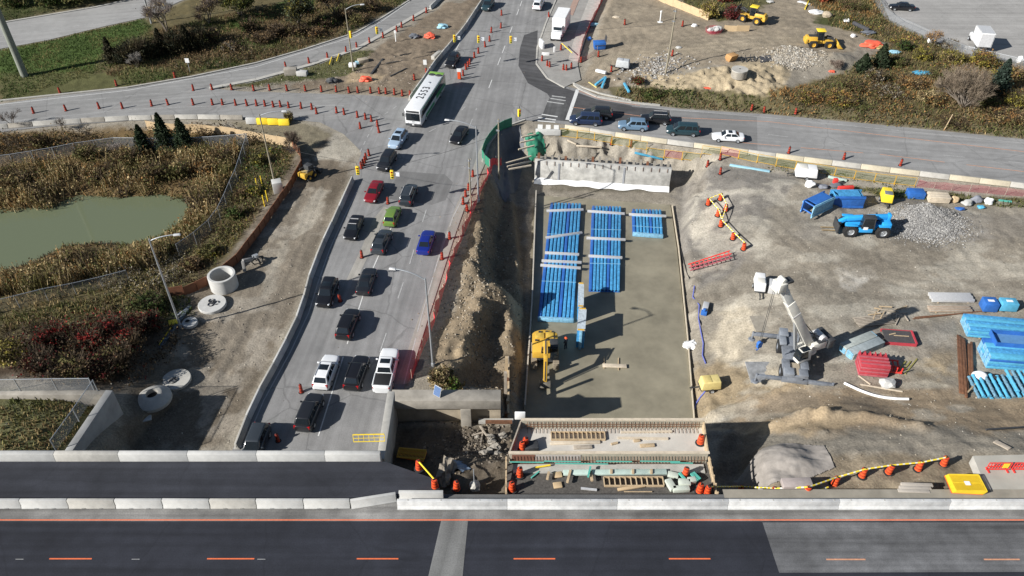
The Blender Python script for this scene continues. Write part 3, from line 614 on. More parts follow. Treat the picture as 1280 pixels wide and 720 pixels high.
barrier_row([(296,562),(318,505),(351,446),(377,391),(387,352),(402,311),(421,271),(441,226)],3.7,'concrete barrier along the left edge of the traffic lanes, %s up from the bridge','barriers along the traffic lanes',(CONC,CONCW),.01)
barrier_row([(512,126),(528,104),(545,79),(580,38),(610,-8)],3.7,'concrete barrier beside the dirt island, %s up from the bus','barriers beside the dirt island',(CONC,CONCW),.01)
barrier_row([(538,12),(560,-10)],3.7,'concrete barrier at the far tip of the dirt island, %s from its near end','barriers at the far tip of the island',(CONCW,),.01)
barrier_row([(-20,162),(60,155.5),(160,149.5),(240,148),(304,149)],3.6,'low pale concrete barrier along the west road above the pond, %s from the left','barriers along the west road',(CONC,CONCD,CONC),.01,h=.7)
barrier_row([(706,161),(790,173.5),(900,188),(985,199),(1142,218.5),(1300,237)],3.9,'pale concrete barrier between the east road and the dig, %s from the left','barriers along the east road',(M('concrete_cream',(.47,.42,.32),var=.14),CONC,M('concrete_cream')),.01,h=.72)
bx=[-90,-31,27,86,145,204,263,321,380,438]
wy=[CONC,CONCW,CONCW,CONC,CONCW,CONCW,CONC,CONCW,CONCW]
for i,(a,c) in enumerate(zip(bx[:-1],bx[1:])):
    p,q=Vector(P(a,634,DZ+.1)),Vector(P(c,634,DZ+.1)); L=(q-p).length
    bb=jersey(L,.85,.62,.24)
    for s in (-.36,.36): bb.box((.30,s*L*.5,.06),(.08,.35,.09),mi=1)
    o=bb.obj('concrete_barrier',[CONCW if i%3 else CONC,DARK],None,((p.x+q.x)/2,yb+.36,DZ+.01),-math.pi/2+R.uniform(-.008,.008),bevel=.02)
    tag(o,('short concrete barrier on the highway edge beside the orange line, %s from the left')%ORD[i],'barrier','barriers on the highway edge')
p,q=Vector(P(439,633,DZ)),Vector(P(496,624,DZ)); d=q-p; o=jersey(d.length,.85,.62,.24).obj('concrete_barrier',CONCW,None,((p.x+q.x)/2,(p.y+q.y)/2,DZ+.01),math.atan2(d.y,d.x)-math.pi/2,bevel=.02); tag(o,'concrete barrier set askew where the two rows on the highway edge meet','barrier')
p,q=Vector(P(499,622,DZ)),Vector(P(555,622,DZ)); o=jersey((q-p).length,.85,.62,.24).obj('concrete_barrier',CONCW,None,((p.x+q.x)/2,p.y,DZ+.01),-math.pi/2,bevel=.02); tag(o,'short concrete barrier tucked behind the start of the long white barrier row','barrier')
jx=[497,634,771,909,1047,1185,1325]
for i,(a,c) in enumerate(zip(jx[:-1],jx[1:])):
    p,q=P(a,636,DZ),P(c,636,DZ); L=q[0]-p[0]; bb=B(); bb.prism([(-.3,0),(.3,0),(.3,.12),(.17,.32),(.14,.92),(-.14,.92),(-.17,.32),(-.3,.12)],-L/2+.012,L/2-.012)
    for s in (-.4,-.1,.25,.45): bb.box((.0,s*L,.925),(.1,.14,.02),mi=1)
    o=bb.obj('concrete_barrier',[M('barrier_white',(.52,.52,.51),rough=.8,var=.2,scale=1.4,bump=.15),CONCD],None,((p[0]+q[0])/2,yb+.25,DZ+.01),-math.pi/2,bevel=.02)
    tag(o,'long white barrier between highway and construction platform, %s from the left'%ORD[i],'barrier','long white barriers on the highway edge')
# ------------------------------------------------------------------ old abutment walls round the pit
t=thing('retaining_wall','old stained concrete wall with pilaster facing the dark pit beside the bridge','retaining wall',(0,0,0))
ya=P(0,487,4.2)[1]; yc=P(0,501,4.2)[1]; xl=P(489,494,4.2)[0]; xr=P(626,494,4.2)[0]
b=B(); b.box(((xl+xr)/2,(ya+yc)/2,3.6),(xr-xl,ya-yc,1.2)); b.obj('cap_beam',CONCD,t,bevel=.03)
b=B(); b.box(((xl+xr)/2,ya-.35,1.3),(xr-xl-.1,.6,3.5)); b.obj('wall_face',M('stained_concrete',(.33,.28,.21),rough=.9,var=.3,scale=.7,bump=.3),t)
px_=P(582,510,3)[0]; b=B(); b.box((px_,yc+.35,1.4),(1.0,.9,3.2)); b.obj('pilaster',CONCD,t,bevel=.03)
b=B(); b.box((px_+2.9,yc+.3,.9),(3.4,.5,.25),mi=0); b.box((px_+3.2,yc-.3,1.5),(2.6,.2,.35),mi=1); b.obj('ledge',[CONC,REBAR],t)
t=thing('wing_wall','narrow concrete wall top running beside the traffic lanes down to the bridge','wall',(0,0,0))
w0=P(489,489,4.2); w1=P(477,565,4.8); b=B(); b.loft([[(w0[0]-.35,w0[1],-.5),(w0[0]+.35,w0[1],-.5),(w0[0]+.35,w0[1],4.2),(w0[0]-.35,w0[1],4.2)],[(w1[0]-.35,w1[1]-.8,-.5),(w1[0]+.35,w1[1]-.8,-.5),(w1[0]+.35,w1[1]-.8,4.9),(w1[0]-.35,w1[1]-.8,4.9)]]); b.obj('wall_body',CONC,t,bevel=.03)
# west wing wall
t=thing('wing_wall','broad concrete retaining wall with grey face below the grassy fenced corner','retaining wall',(0,0,0))
a0=Vector((*P(141,488,5.3),0)); a1=Vector((*P(86,570,5.3),0)); dd=(a1-a0).normalized(); nn_=Vector((dd.y,-dd.x,0))
if nn_.x<0: nn_=-nn_
b=B(); 
lo=[a0,a0-nn_*.7,a0+dd*12-nn_*.7,a0+dd*12]; b.slab([(v.x,v.y) for v in lo],-.5,5.3); b.obj('wall_body',M('wall_grey',(.33,.33,.32),rough=.85,var=.22,scale=.5,bump=.2),t,bevel=.04)
c0=Vector((*P(-30,491,5.3),0)); b=B(); v=[(c0.x,c0.y-.3),(a0.x-.72,a0.y-.45),(a0.x-.72,a0.y+.1),(c0.x,c0.y+.3)]; b.slab(v,3.5,5.25); b.obj('return_wall',CONCD,t,bevel=.03)
# ------------------------------------------------------------------ abutment under construction
t=thing('bridge_abutment','new concrete abutment under construction with wooden formwork and rebar, beside the mud slab','abutment',(0,0,0))
zf,zr=5.35,6.25
XA,XB=P(637,560,zr)[0],P(884,560,zr)[0]; ys=P(0,566,zr)[1]; yN=P(0,526,zr)[1]; xw=P(651,526,zr)[0]; xe=P(880,527,zr)[0]
b=B(); b.slab([(XA,ys),(XB,ys),(xe,yN),(xw,yN)],-4.2,zf); b.obj('footing',M('concrete_bright',(.50,.47,.42),rough=.9,var=.12,scale=.8),t)
def rim(name,p,q,zlo,zhi,w,m):
    bb=B(); bb.bar((p[0],p[1],(zlo+zhi)/2),(q[0],q[1],(zlo+zhi)/2),w,zhi-zlo); return bb.obj(name,m,t)
FORM=M('form_ply',(.36,.33,.26),rough=.8,var=.18,scale=1.5)
rim('formwork_panel',(xw,yN),(xe,yN),zf-4,zr+.15,.22,FORM); rim('formwork_panel',(XA,ys),(XB,ys),zf-1.3,zr,.1,FORM); rim('formwork_panel',(XA,ys+.1),(xw,yN),zf-1,zr,.12,WOODG); rim('formwork_panel',(XB,ys+.1),(xe,yN),zf-3,zr,.12,WOOD)
for nm,y_,x_0,x_1,zz in (('top_plank',yN,xw,xe,zr+.19),('top_plank',ys,XA-.1,XB+.1,zr+.04)):
    b=B(); b.box(((x_0+x_1)/2,y_,zz),(x_1-x_0,.26,.07)); b.obj(nm,M('plank_pale',(.55,.47,.36),var=.18,scale=2),t)
b=B()
for i in range(46):
    x=xw+.6+(xe-xw-1.2)*i/45; b.cyl((x,yN-.25,zf),(x,yN-.22,zr+.1),.025,n=5); b.cyl((x,yN-.25,zf+.1),(x,yN-.75,zf+.08),.02,n=4)
b.bar((xw+.4,yN-.28,zr-.15),(xe-.4,yN-.28,zr-.15),.04); b.bar((xw+.4,yN-.26,zr-.45),(xe-.4,yN-.26,zr-.45),.04)
b.obj('rebar',REBAR,t)
b=B()
for i in range(60):
    x=XA+.4+(XB-XA-.8)*i/59; b.cyl((x,ys-.2,zf-1.15),(x,ys-.12,zf+.55),.022,n=4)
for z in (zf-.9,zf-.4,zf+.1): b.bar((XA+.2,ys-.22,z),(XB-.2,ys-.22,z),.035)
b.obj('rebar',REBAR,t)
b=B(); b.box((XA+1.2,ys-.07,zf+.1),(2.0,.04,1.2)); b.obj('ply_facing',M('ply_red',(.20,.09,.06)),t)
b=B(); b.box((XA+4.2,ys-.07,zf+.15),(3.9,.04,1.1)); b.obj('ply_facing',M('ply_pale',(.42,.38,.35)),t)
# working platform on the highway side
pl=thing('work_platform','dark gravel working platform between the new abutment and the long white barrier','platform',(0,0,0))
b=B(); b.slab([(XA-.35,yr+.02),(XB+.2,yr+.02),(XB+.2,ys-.12),(XA-.2,ys-.12)],.3,4.95); o=b.obj('platform_body',M('platform_gravel',(.085,.078,.07),rough=.95,var=.35,scale=5,bump=.5),pl)
b=B(); b.box(((XA+XB)/2,ys-.75,5.0),(XB-XA-.6,.9,.14)); b.obj('concrete_kerb',CONC,pl)
for s,x in ((0,XA-.3),(1,XB+.15)):
    b=B(); y=yr+.3
    while y<ys+.2: b.bar((x,y,4.3),(x,y,5.9),.12); y+=.85
    b.bar((x,yr+.1,5.2),(x,ys,5.6),.14,.3); b.bar((x,yr+.1,4.7),(x,ys,4.8),.12,.4); b.obj('side_form',WOOD,pl)
# ------------------------------------------------------------------ north headwall of the dig
t=thing('headwall','white concrete wall with a row of stub columns at the far end of the slab','wall',(0,0,0))
A0=P3(668,226,-4); A1=P3(836,237,-4); A1z=.6
def LERP(f): return A0.lerp(A1,f)
dv=(A1-A0).normalized(); nv=Vector((-dv.y,dv.x,0)); LA=(A1-A0).length
b=B(); q=[A0,A1,A1+nv*.7,A0+nv*.7]; b.slab([(v.x,v.y) for v in q],-4.3,-.5); b.obj('wall_body',M('wall_white',(.44,.43,.40),rough=.85,var=.34,scale=.9,bump=.2),t,bevel=.03)
b=B(); q=[A0+nv*.72,A1+nv*.72,A1+nv*2.0,A0+nv*2.0]; b.slab([(v.x,v.y) for v in q],-4.3,-.85); b.obj('rear_ledge',CONCD,t)
for i in range(20):
    c=LERP((i+.5)/20)+nv*1.0; h=R.uniform(.75,1.15); bb=B(); bb.box((0,0,h/2),(.34,.4,h)); bb.obj('stub_column',CONCD if i%4 else BROWNW,t,(c.x,c.y,-.86),math.atan2(dv.y,dv.x)+R.uniform(-.1,.1))
for i in range(17):
    c=LERP((i+.5)/17)-nv*.06; b=B(); b.bar((c.x,c.y,-.4),(c.x,c.y,-1.1),.05); b.obj('form_tie',REBAR,t)
for f in (.18,.66):
    c=LERP(f)-nv*.04; b=B(); b.box((c.x,c.y,-2.4),(.25,.06,3.4),rz=math.atan2(dv.y,dv.x)); b.obj('wall_joint',M('joint_grey',(.30,.31,.33)),t)
b=B(); n=70; top=[];bot=[]
for i in range(n+1):
    f=i/n; c=LERP(f); top.append(c-nv*.05+Vector((0,0,.55+.25*mnoise.noise((f*9,0,0))))); bot.append(c-nv*(.9+.8*mnoise.noise((f*7,3,0)))+Vector((0,0,.06)))
mid=[(a+c)/2+Vector((0,0,.12*mnoise.noise((i*.7,5,1)))) for i,(a,c) in enumerate(zip(top,bot))]
vs=top+mid+bot; N=n+1; b.add(vs,[(i,i+1,N+i+1,N+i) for i in range(n)]+[(N+i,N+i+1,2*N+i+1,2*N+i) for i in range(n)])
o=b.obj('plastic_sheet',M('plastic_white',(.74,.74,.73),rough=.5,var=.1,scale=2,bump=.4),None,smooth=True); tag(o,'crumpled white plastic sheet along the foot of the white headwall','sheeting')
# slab edge boards
def board(name,label,pts,z,h,w,m,cat='board'):
    bb=B(); q=[P3(a,c,z) for a,c in pts]
    for a,c in zip(q[:-1],q[1:]): bb.bar(a+Vector((0,0,h/2)),c+Vector((0,0,h/2)),w,h)
    return tag(bb.obj(name,m),label,cat)
board('edge_form','long pale formwork board along the right edge of the mud slab',[(840,258),(848,310),(859,420),(868,532)],-4.05,.3,.12,M('board_pale',(.52,.45,.34)))
board('edge_form','tall pale formwork board along the left edge of the mud slab',[(670,243),(665,380),(656,512)],-4.05,.75,.16,M('board_grey',(.45,.41,.35)))
# ------------------------------------------------------------------ fences
def chain_fence(label,pts,h=1.5,zp=0,top=True,z=None,spacing=3,group=None,op=LINK):
    q=W(pts,zp); t=thing('chain_link_fence',label,'fence',(q[0][0],q[0][1],0),0,group); o=Vector((q[0][0],q[0][1],0))
    bb=B(); rl=B(); pk=[]
    for c,a,L in along(q,spacing):
        d=Vector((math.cos(a),math.sin(a),0))*L/2; p0=Vector((c.x,c.y,0))-d; p1=Vector((c.x,c.y,0))+d
        for p in(p0,p1): p.z=ground(p.x,p.y) if z is None else z
        bb.quad(p0-o,p1-o,p1-o+Vector((0,0,h)),p0-o+Vector((0,0,h))); rl.cyl(p0-o+Vector((0,0,h)),p1-o+Vector((0,0,h)),.035,n=5)
        pk.append(p0)
        last=p1
    pk.append(last)
    bb.obj('wire_mesh',op,t); rl.obj('top_rail',STEEL,t); me=B().cyl((0,0,-.2),(0,0,h+.05),.045,n=6).mesh('post',STEEL)
    for p in pk: link('post',me,t,p-o)
    return t
chain_fence('chain link fence behind the pond with bracing at its middle post',[(-10,208),(40,201),(90,193),(140,186),(230,187),(312,185)],2.0,-.7)
chain_fence('chain link fence running down the right bank of the pond',[(312,185),(302,214),(286,248),(270,280),(248,300),(224,318)],2.0,-.6)
chain_fence('chain link fence on the slope in front of the pond',[(-10,396),(28,384),(90,366),(160,346)],1.8,.8)
chain_fence('chain link fence along the top of the grassy retaining corner',[(-20,490),(40,489),(90,488),(118,488)],1.6,5.2,z=5.25)
chain_fence('slanting chain link fence behind the broad retaining wall',[(122,488),(104,515),(70,563)],1.5,5.3,z=5.2)
chain_fence('long chain link fence beside the parking lot',[(1086,-6),(1108,28),(1150,46),(1195,68),(1300,92)],1.8,1.4,spacing=4)
def ribbon_fence(label,pts,h,m,lean=.1,zp=0,step=1.2,cat='safety fence',name='snow_fence',post=True,z=None):
    q=W(pts,zp); t=thing(name,label,cat,(q[0][0],q[0][1],0)); o=Vector((q[0][0],q[0][1],0)); bb=B(); k=0; pts3=[]
    for c,a,L in along(q,step):
        d=Vector((math.cos(a),math.sin(a),0))*L/2; p=Vector((c.x,c.y,0))-d; pts3.append(p); last=Vector((c.x,c.y,0))+d
    pts3.append(last); lo=[];hi=[];md=[]
    for i,p in enumerate(pts3):
        p.z=ground(p.x,p.y) if z is None else z
        s=Vector((R.uniform(-1,1)*lean,R.uniform(-1,1)*lean,0)); lo.append(p-o); md.append(p-o+s*.6+Vector((0,0,h*.5))); hi.append(p-o+s+Vector((0,0,h*R.uniform(.86,1.02))))
    n=len(lo); bb.add(lo+md+hi,[(i,i+1,n+i+1,n+i) for i in range(n-1)]+[(n+i,n+i+1,2*n+i+1,2*n+i) for i in range(n-1)]); bb.obj('netting',m,t)
    if post:
        me=B().cyl((0,0,-.2),(0,0,h+.12),.035,n=5).mesh('stake',WOODG)
        for p in pts3[::2]: link('stake',me,t,p-o)
    return t
ribbon_fence('long red plastic safety fence along the right edge of the traffic lanes',[(515,474),(527,440),(540,412),(548,388),(556,358),(561,338),(572,312),(582,288),(590,268),(598,248),(606,228),(614,213)],1.4,SNOW,.34)
ribbon_fence('red plastic safety fence beside the parked white truck',[(757,-8),(748,12),(738,32),(730,50),(726,66),(724,78)],1.2,SNOW,.15)
ribbon_fence('short loose red netting standing beside the blue bin',[(724,78),(735,76),(746,70)],1.1,PINKM,.2)
ribbon_fence('magenta mesh fence on the grass strip by the east road',[(1145,233),(1180,237),(1225,241),(1290,248)],1.2,PINKM,.1)
ribbon_fence('small red net round the green screen corner',[(612,210),(617,203),(622,198),(627,190)],1.5,SNOW,.15)
# green screen on the kerb corner
def panelrow(name,label,pts,h,m,seg,zp=0,cat='fence',part='panel',thick=.06,post=None,z=None,lean=0):
    q=W(pts,zp); t=thing(name,label,cat,(q[0][0],q[0][1],0)); o=Vector((q[0][0],q[0][1],0))
    for c,a,L in along(q,seg):
        zz=ground(c.x,c.y) if z is None else z
        bb=B(); bb.box((0,0,h/2),(L-.02,thick,h)); ob=bb.obj(part,m,t,(c.x-o.x,c.y-o.y,zz),a)
        if post: b2=B(); b2.box((-L/2,.06,h/2+.05),(.09,.09,h+.1)); b2.obj('post',post,t,(c.x-o.x,c.y-o.y,zz),a)
    return t
panelrow('screen_fence','green cloth screen fence curving round the kerb corner above the dig',[(613,210),(602,200),(606,186),(614,174),(624,163),(640,157)],1.5,GREEN,1.6,post=STEEL)
panelrow('hoarding','pale plywood hoarding behind the conifers above the pond',[(184,160),(208,164),(252,165),(290,170),(330,178),(366,185)],1.5,PLY,2.4,-.2,post=WOOD)
panelrow('hoarding','brown plywood hoarding curving down past the pond fence to the concrete rings',[(366,185),(376,196),(378,210),(366,232),(346,262),(322,296),(296,330),(262,358),(232,371),(214,374)],1.3,BROWNW,1.6,-.1,post=BROWNW)  # curved run in a darker brown than the pale run
panelrow('hoarding','pale timber hoarding along the top of the north yard',[(815,-8),(835,4),(858,14),(885,26)],1.5,PLY,2.4,1.8,post=WOOD)
panelrow('hoarding','low plywood boards standing beside the rubble bag in the north yard',[(905,39),(920,40),(936,40)],1.1,PLY,2.3,2,post=WOOD)
# pedestrian barricade panels by the east road
def ped_panel(L,h=1.1):
    f=B()
    for p,q in (((-L/2,0,.05),(L/2,0,.05)),((-L/2,0,h),(L/2,0,h)),((-L/2,0,.05),(-L/2,0,h)),((L/2,0,.05),(L/2,0,h)),((-L/2,-.3,.02),(-L/2,.3,.02)),((L/2,-.3,.02),(L/2,.3,.02))): f.bar(p,q,.05)
    return f,B().quad((-L/2,0,.08),(L/2,0,.08),(L/2,0,h-.05),(-L/2,0,h-.05))
fp=[(700,166),(790,178),(900,193),(958,206),(1050,222),(1143,233)]
for i,(c,a,L) in enumerate(along(W(fp),2.7)):
    m=PINKM if i in (6,9) else OLIVEM
    t=thing('crowd_barricade','%s barricade panel behind the east road barriers, %s from the left'%('magenta' if m is PINKM else 'yellow framed',ORD[i]),'barricade',(c.x,c.y,ground(c.x,c.y)+.05),a,'barricade panels behind the east road barriers')
    f,pn=ped_panel(L-.06,1.35); f.obj('frame',YEL,t); pn.obj('mesh_infill',m,t)
# ------------------------------------------------------------------ cars
WHL={}
def wheel_meshes(r,w,rimcol='rim'):
    k=(r,w)
    if k not in WHL:
        b=B(); b.lathe([(r*.62,-w/2),(r*.93,-w/2),(r,-w*.36),(r,w*.36),(r*.93,w/2),(r*.62,w/2),(r*.62,-w/2)],20)
        t=b.mesh('tyre',RUB,smooth=True)
        b=B(); b.lathe([(.0,w*.30),(r*.16,w*.42),(r*.2,w*.34),(r*.56,w*.36),(r*.63,w*.5),(r*.66,w*.48),(r*.66,-w*.48)],20)
        for i in range(5):
            a=2*math.pi*i/5; b.box((math.cos(a)*r*.36,math.sin(a)*r*.36,w*.39),(r*.5,r*.13,.02),rz=a)
        WHL[k]=(t,b.mesh('rim',STEEL,smooth=True))
    return WHL[k]
def add_wheel(parent,x,y,r,w,rim=None,name='wheel'):
    t,rm=wheel_meshes(r,w); s=1 if y>0 else -1
    o=link(name,t,parent,(x,y,r)); o.rotation_euler=(-s*math.pi/2,0,0)
    c=link('rim',rm if rim is None else rim,o); return o
KINDS={ # L,W,H, nose z, hood z, belt z, windscreen base x, roof front, roof rear, rear glass base, boot z
 'sedan':dict(L=4.75,W=1.84,H=1.45,hood=.86,belt=.95,wf=1.05,rf=.3,rr=-1.0,rb=-1.75,boot=1.02,cw=.80,tw=.60),
 'suv':dict(L=4.65,W=1.88,H=1.70,hood=1.02,belt=1.10,wf=1.15,rf=.45,rr=-1.75,rb=-2.2,boot=1.1,cw=.84,tw=.66),
 'hatch':dict(L=4.1,W=1.76,H=1.58,hood=.98,belt=1.02,wf=1.10,rf=.45,rr=-1.5,rb=-1.9,boot=1.05,cw=.79,tw=.62),
 'pickup':dict(L=5.85,W=2.02,H=1.92,hood=1.18,belt=1.22,wf=1.35,rf=.75,rr=-.75,rb=-1.0,boot=1.22,cw=.90,tw=.72),
 'minivan':dict(L=5.1,W=1.98,H=1.76,hood=1.0,belt=1.08,wf=1.65,rf=.75,rr=-2.1,rb=-2.4,boot=1.1,cw=.88,tw=.70)}
def car(kind,pm,label,front=None,heading=None,at=None,z=.016,cat='car',roof=None,sunroof=False,rails=False,scale=1,extra=None,group=None):
    k=KINDS[kind]; L,Wd,H=k['L']/2,k['W']/2,k['H']
    t=thing('parked_car' if cat=='lot' else {'pickup':'pickup_truck','suv':'suv','minivan':'minivan','hatch':'hatchback','sedan':'sedan'}[kind],label,'car' if cat=='lot' else cat,(*P(*at,z),z),rad(heading),group or 'cars queuing on the roads')
    t.scale=(scale,)*3
    def sec(x,w,zb,zt,cr=.12):
        return [(x,-w*.94,zb),(x,-w,zb+.16),(x,-w,zt-.30),(x,-w*.965,zt-.10),(x,-w*.86,zt-.005),(x,-w*.45,zt+.02),(x,w*.45,zt+.02),(x,w*.86,zt-.005),(x,w*.965,zt-.10),(x,w,zt-.30),(x,w,zb+.16),(x,w*.94,zb)]
    b=B(); hd,bl,bt=k['hood'],k['belt'],k['boot']
    b.loft([sec(L+.04,Wd*.60,.34,hd-.20),sec(L-.04,Wd*.74,.26,hd-.13),sec(L-.18,Wd*.90,.22,hd-.07),sec(L-.60,Wd*1.0,.20,hd-.01),sec(k['wf']+.05,Wd*.99,.20,bl-.02),sec(.2,Wd,.20,bl),sec(k['rb']+.2,Wd,.20,bt),sec(-L+.35,Wd*1.0,.22,bt-(.0 if kind!='sedan' else .02)),sec(-L+.10,Wd*.93,.26,bt-.03),sec(-L,Wd*.86,.32,bt-.08),sec(-L-.05,Wd*.78,.36,bt-.13)])
    body=b.obj('body',pm,t,smooth=True); body.data.polygons.foreach_set('use_smooth',[True]*len(body.data.polygons)); md=body.modifiers.new('round','SUBSURF'); md.levels=md.render_levels=2
    zb=bl-.04; cw,tw=k['cw'],k['tw']
    def ring(x0,x1,w,zz): return [(x0,-w,zz),(x0,w,zz),(x1,w,zz),(x1,-w,zz)]
    lo=ring(k['wf'],k['rb'],cw,zb); hi=ring(k['rf'],k['rr'],tw,H)
    b=B(); b.loft([[Vector(p) for p in lo],[Vector(p) for p in hi]])
    cab=b.obj('cabin',pm if roof is None else roof,t,bevel=.13,seg=4)
    lo=[Vector(p) for p in lo]; hi=[Vector(p) for p in hi]
    def pane(name,i,j,u0,u1,v0,v1,parent=t,m=GLASS):
        a,bb,c,d=lo[i],lo[j],hi[j],hi[i]
        f=lambda u,v:(a.lerp(bb,u)).lerp(d.lerp(c,u),v)
        q=[f(u0,v0),f(u1,v0),f(u1,v1),f(u0,v1)]; n=(q[1]-q[0]).cross(q[3]-q[0]).normalized(); ce=(lo[0]+lo[2]+hi[0]+hi[2])/4
        if n.dot(q[0]-ce)<0: n=-n
        q=[p+n*.014 for p in q]; inn=[p-n*.02 for p in q]; x=B(); x.add(q+inn,[(0,1,2,3),(7,6,5,4),(0,4,5,1),(1,5,6,2),(2,6,7,3),(3,7,4,0)]); return x.obj(name,m,parent)
    pane('windscreen',0,1,.08,.92,.06,.86); pane('rear_window',2,3,.09,.91,.16,.90)
    big=kind in('suv','minivan','hatch')
    spl=[(.10,.48),(.53,.93)] if not big else [(.12,.40),(.44,.70),(.74,.94)]
    if kind=='pickup': spl=[(.10,.50),(.55,.95)]
    for u0,u1 in spl: pane('side_window',1,2,u0,u1,.14,.86); pane('side_window',3,0,1-u1,1-u0,.14,.86)
    if sunroof: x=B(); x.box(((k['rf']+k['rr'])/2+(.1 if not big else .3),0,H+.006),(abs(k['rf']-k['rr'])*(.45 if not big else .36),tw*1.45,.02)); x.obj('sunroof',GLASS,t,bevel=.008)
    if rails:
        for s in(-1,1): x=B(); x.bar((k['rf']-.1,s*tw*.92,H+.04),(k['rr']+.1,s*tw*.92,H+.04),.05); x.obj('roof_rail',DARK if rails==1 else ALU,t)
    x0=L-.12
    for s in(-1,1):
        x=B(); x.box((L-.17,s*Wd*.66,hd-.27),(.26,Wd*.40,.17),rz=-s*.32); x.obj('headlight',LAMPW,t,bevel=.03)
        x=B(); x.box((-L+.10,s*Wd*.70,bt-.22),(.20,Wd*.36,.20 if not big else .34),rz=s*.25); x.obj('tail_light',LAMPR,t,bevel=.03)
        x=B(); x.box((k['wf']-.35,s*(Wd+.08),bl+.02),(.16,.24,.16)); x.obj('mirror',pm,t,bevel=.04)
        for xx in (L*.62,-L*.60):
            add_wheel(t,xx,s*(Wd-.10),.33 if kind in('sedan','hatch') else .38,.24)
    x=B(); x.box((L-.03,0,.42),(.10,Wd*1.35,.20)); x.box((L-.035,0,hd-.30),(.08,Wd*.7,.12)); x.obj('grille',DARK,t,bevel=.02)
    x=B(); x.box((-L+.0,0,.40),(.08,Wd*1.3,.18)); x.obj('rear_bumper',DARK if big else pm,t,bevel=.03)
    x=B(); x.box((-L-.02,0,bt-.36),(.03,.34,.15)); x.obj('licence_plate',WHITE,t)
    if kind=='pickup':
        x=B(); x.box((-1.0-(L-1.12)/2-.02,0,bl+.03),(L-1.22,Wd*1.66,.05)); x.obj('bed_cover',M('tonneau',(.016,.016,.017),rough=.7),t,bevel=.01)
        x=B()
        for s in(-1,1): x.box((-1.0-(L-1.12)/2,s*Wd*.90,bl+.05),(L-1.15,.10,.08))
        x.box((-L+.12,0,bl+.05),(.12,Wd*1.7,.08)); x.obj('bed_rail',pm,t,bevel=.02)
    if extra: extra(t,k)
    return t
pBLK=paint('black',(.010,.010,.012)); pBLK2=paint('soft_black',(.016,.017,.020)); pGRY=paint('dark_grey',(.035,.042,.050)); pWHT=paint('white',(.72,.73,.74)); pRED=paint('dark_red',(.20,.010,.016)); pGRN=paint('leaf_green',(.13,.22,.045)); pBLU=paint('royal_blue',(.010,.022,.20)); pSLV=paint('ice_blue',(.32,.42,.54)); pSLB=paint('slate_blue',(.13,.21,.30)); pNVY=paint('navy',(.020,.032,.07)); pSVG=paint('silver',(.40,.43,.46)); pTEAL=paint('dark_teal',(.02,.045,.055))
N_,S_=86,266
def stripes(t,k):
    for x in (.35,-.75): b=B(); b.box((x,0,k['H']+.03),(.10,1.05,.04)); b.obj('roof_bar',ALU,t)
car('suv',pBLK,'black SUV in the lane beside the left barrier, behind the white striped one',at=(410,371),heading=S_,sunroof=True)
car('sedan',pBLK2,'black car with dark roof in the middle lane, upper right of the left black SUV',at=(459,356),heading=N_,sunroof=True)
car('suv',pBLK,'black SUV with red tail lights alone in the middle lane below two black cars',at=(436,410),heading=N_-3)
car('suv',pWHT,'white SUV with black rear window and long dark glass roof near the bridge',at=(409,470),heading=N_-2,sunroof=True,rails=2)
car('suv',pBLK,'black SUV between the white SUV and the white pickup truck',at=(447,471),heading=N_-3,rails=1)
car('pickup',pWHT,'white pickup truck with black bed cover and dark sunroof beside the red fence',at=(483.5,468),heading=N_+1,cat='truck',sunroof=True)
car('suv',pBLK2,'black car nearest the bridge behind the white SUV, beside a barrel',at=(388,520),heading=N_-3)
car('suv',pGRY,'dark slate car half hidden by the bridge parapet',at=(321,560),heading=S_,cat='car')
car('sedan',pRED,'dark red sedan facing the bridge near the start of the left barrier',at=(468,244),heading=S_-4)
car('suv',pGRY,'dark grey SUV right of the red sedan',at=(511,248),heading=N_-3,rails=2)
car('hatch',pGRN,'leaf green hatchback with dark rear window in the middle lane',at=(491,275),heading=N_-3)
car('sedan',pBLK,'black car with two pale roof bars facing the bridge below the red sedan',at=(443,289),heading=S_-2,extra=stripes)
car('suv',pGRY,'charcoal SUV with roof rails directly below the green hatchback',at=(478,307),heading=N_-4,rails=1,sunroof=True)
car('sedan',pBLU,'bright royal blue sedan in the right lane',at=(533,307),heading=N_-2)
car('suv',pSLV,'pale ice blue car with small sunroof in front of the bus',at=(498,179),heading=S_-10,sunroof=True)
car('suv',pBLK2,'black SUV facing the camera just below the pale blue car',at=(484,206),heading=S_-8)
car('sedan',pBLK,'black sedan turning alone in the middle of the junction right of the bus',at=(574,173),heading=S_-12)
car('suv',pBLK,'black SUV stopped behind the bus beside the barrier',at=(566,80),heading=S_-9,rails=1)
car('suv',pTEAL,'dark SUV at the top of the picture beside the far barrier',at=(610,10),heading=S_-10)
car('suv',pWHT,'small white SUV driving away at the top of the north road',at=(673,9),heading=78)
E_=174
car('suv',pBLK2,'black SUV in the upper lane at the stop line of the east road',at=(747,146),heading=E_,)
car('minivan',pNVY,'navy blue minivan at the stop line, half behind the yellow panels',at=(732,154),heading=E_)
car('suv',pSLB,'slate blue SUV behind the yellow panels, second in the near lane',at=(791,161),heading=E_)
car('suv',pBLK,'large black SUV with silver wheels in the upper lane of the east road',at=(819,153),heading=E_,rails=2)
car('minivan',pTEAL,'dark teal minivan in the near lane beside the magenta panels',at=(853,167),heading=E_)
car('sedan',pWHT,'white sedan with sunroof last in the queue on the east road',at=(909,175),heading=E_,sunroof=True)
car('sedan',pBLK,'black sedan parked alone in the pale parking lot',at=(1126,12),heading=172,z=1.51,cat='lot',group='cars in the parking lot')
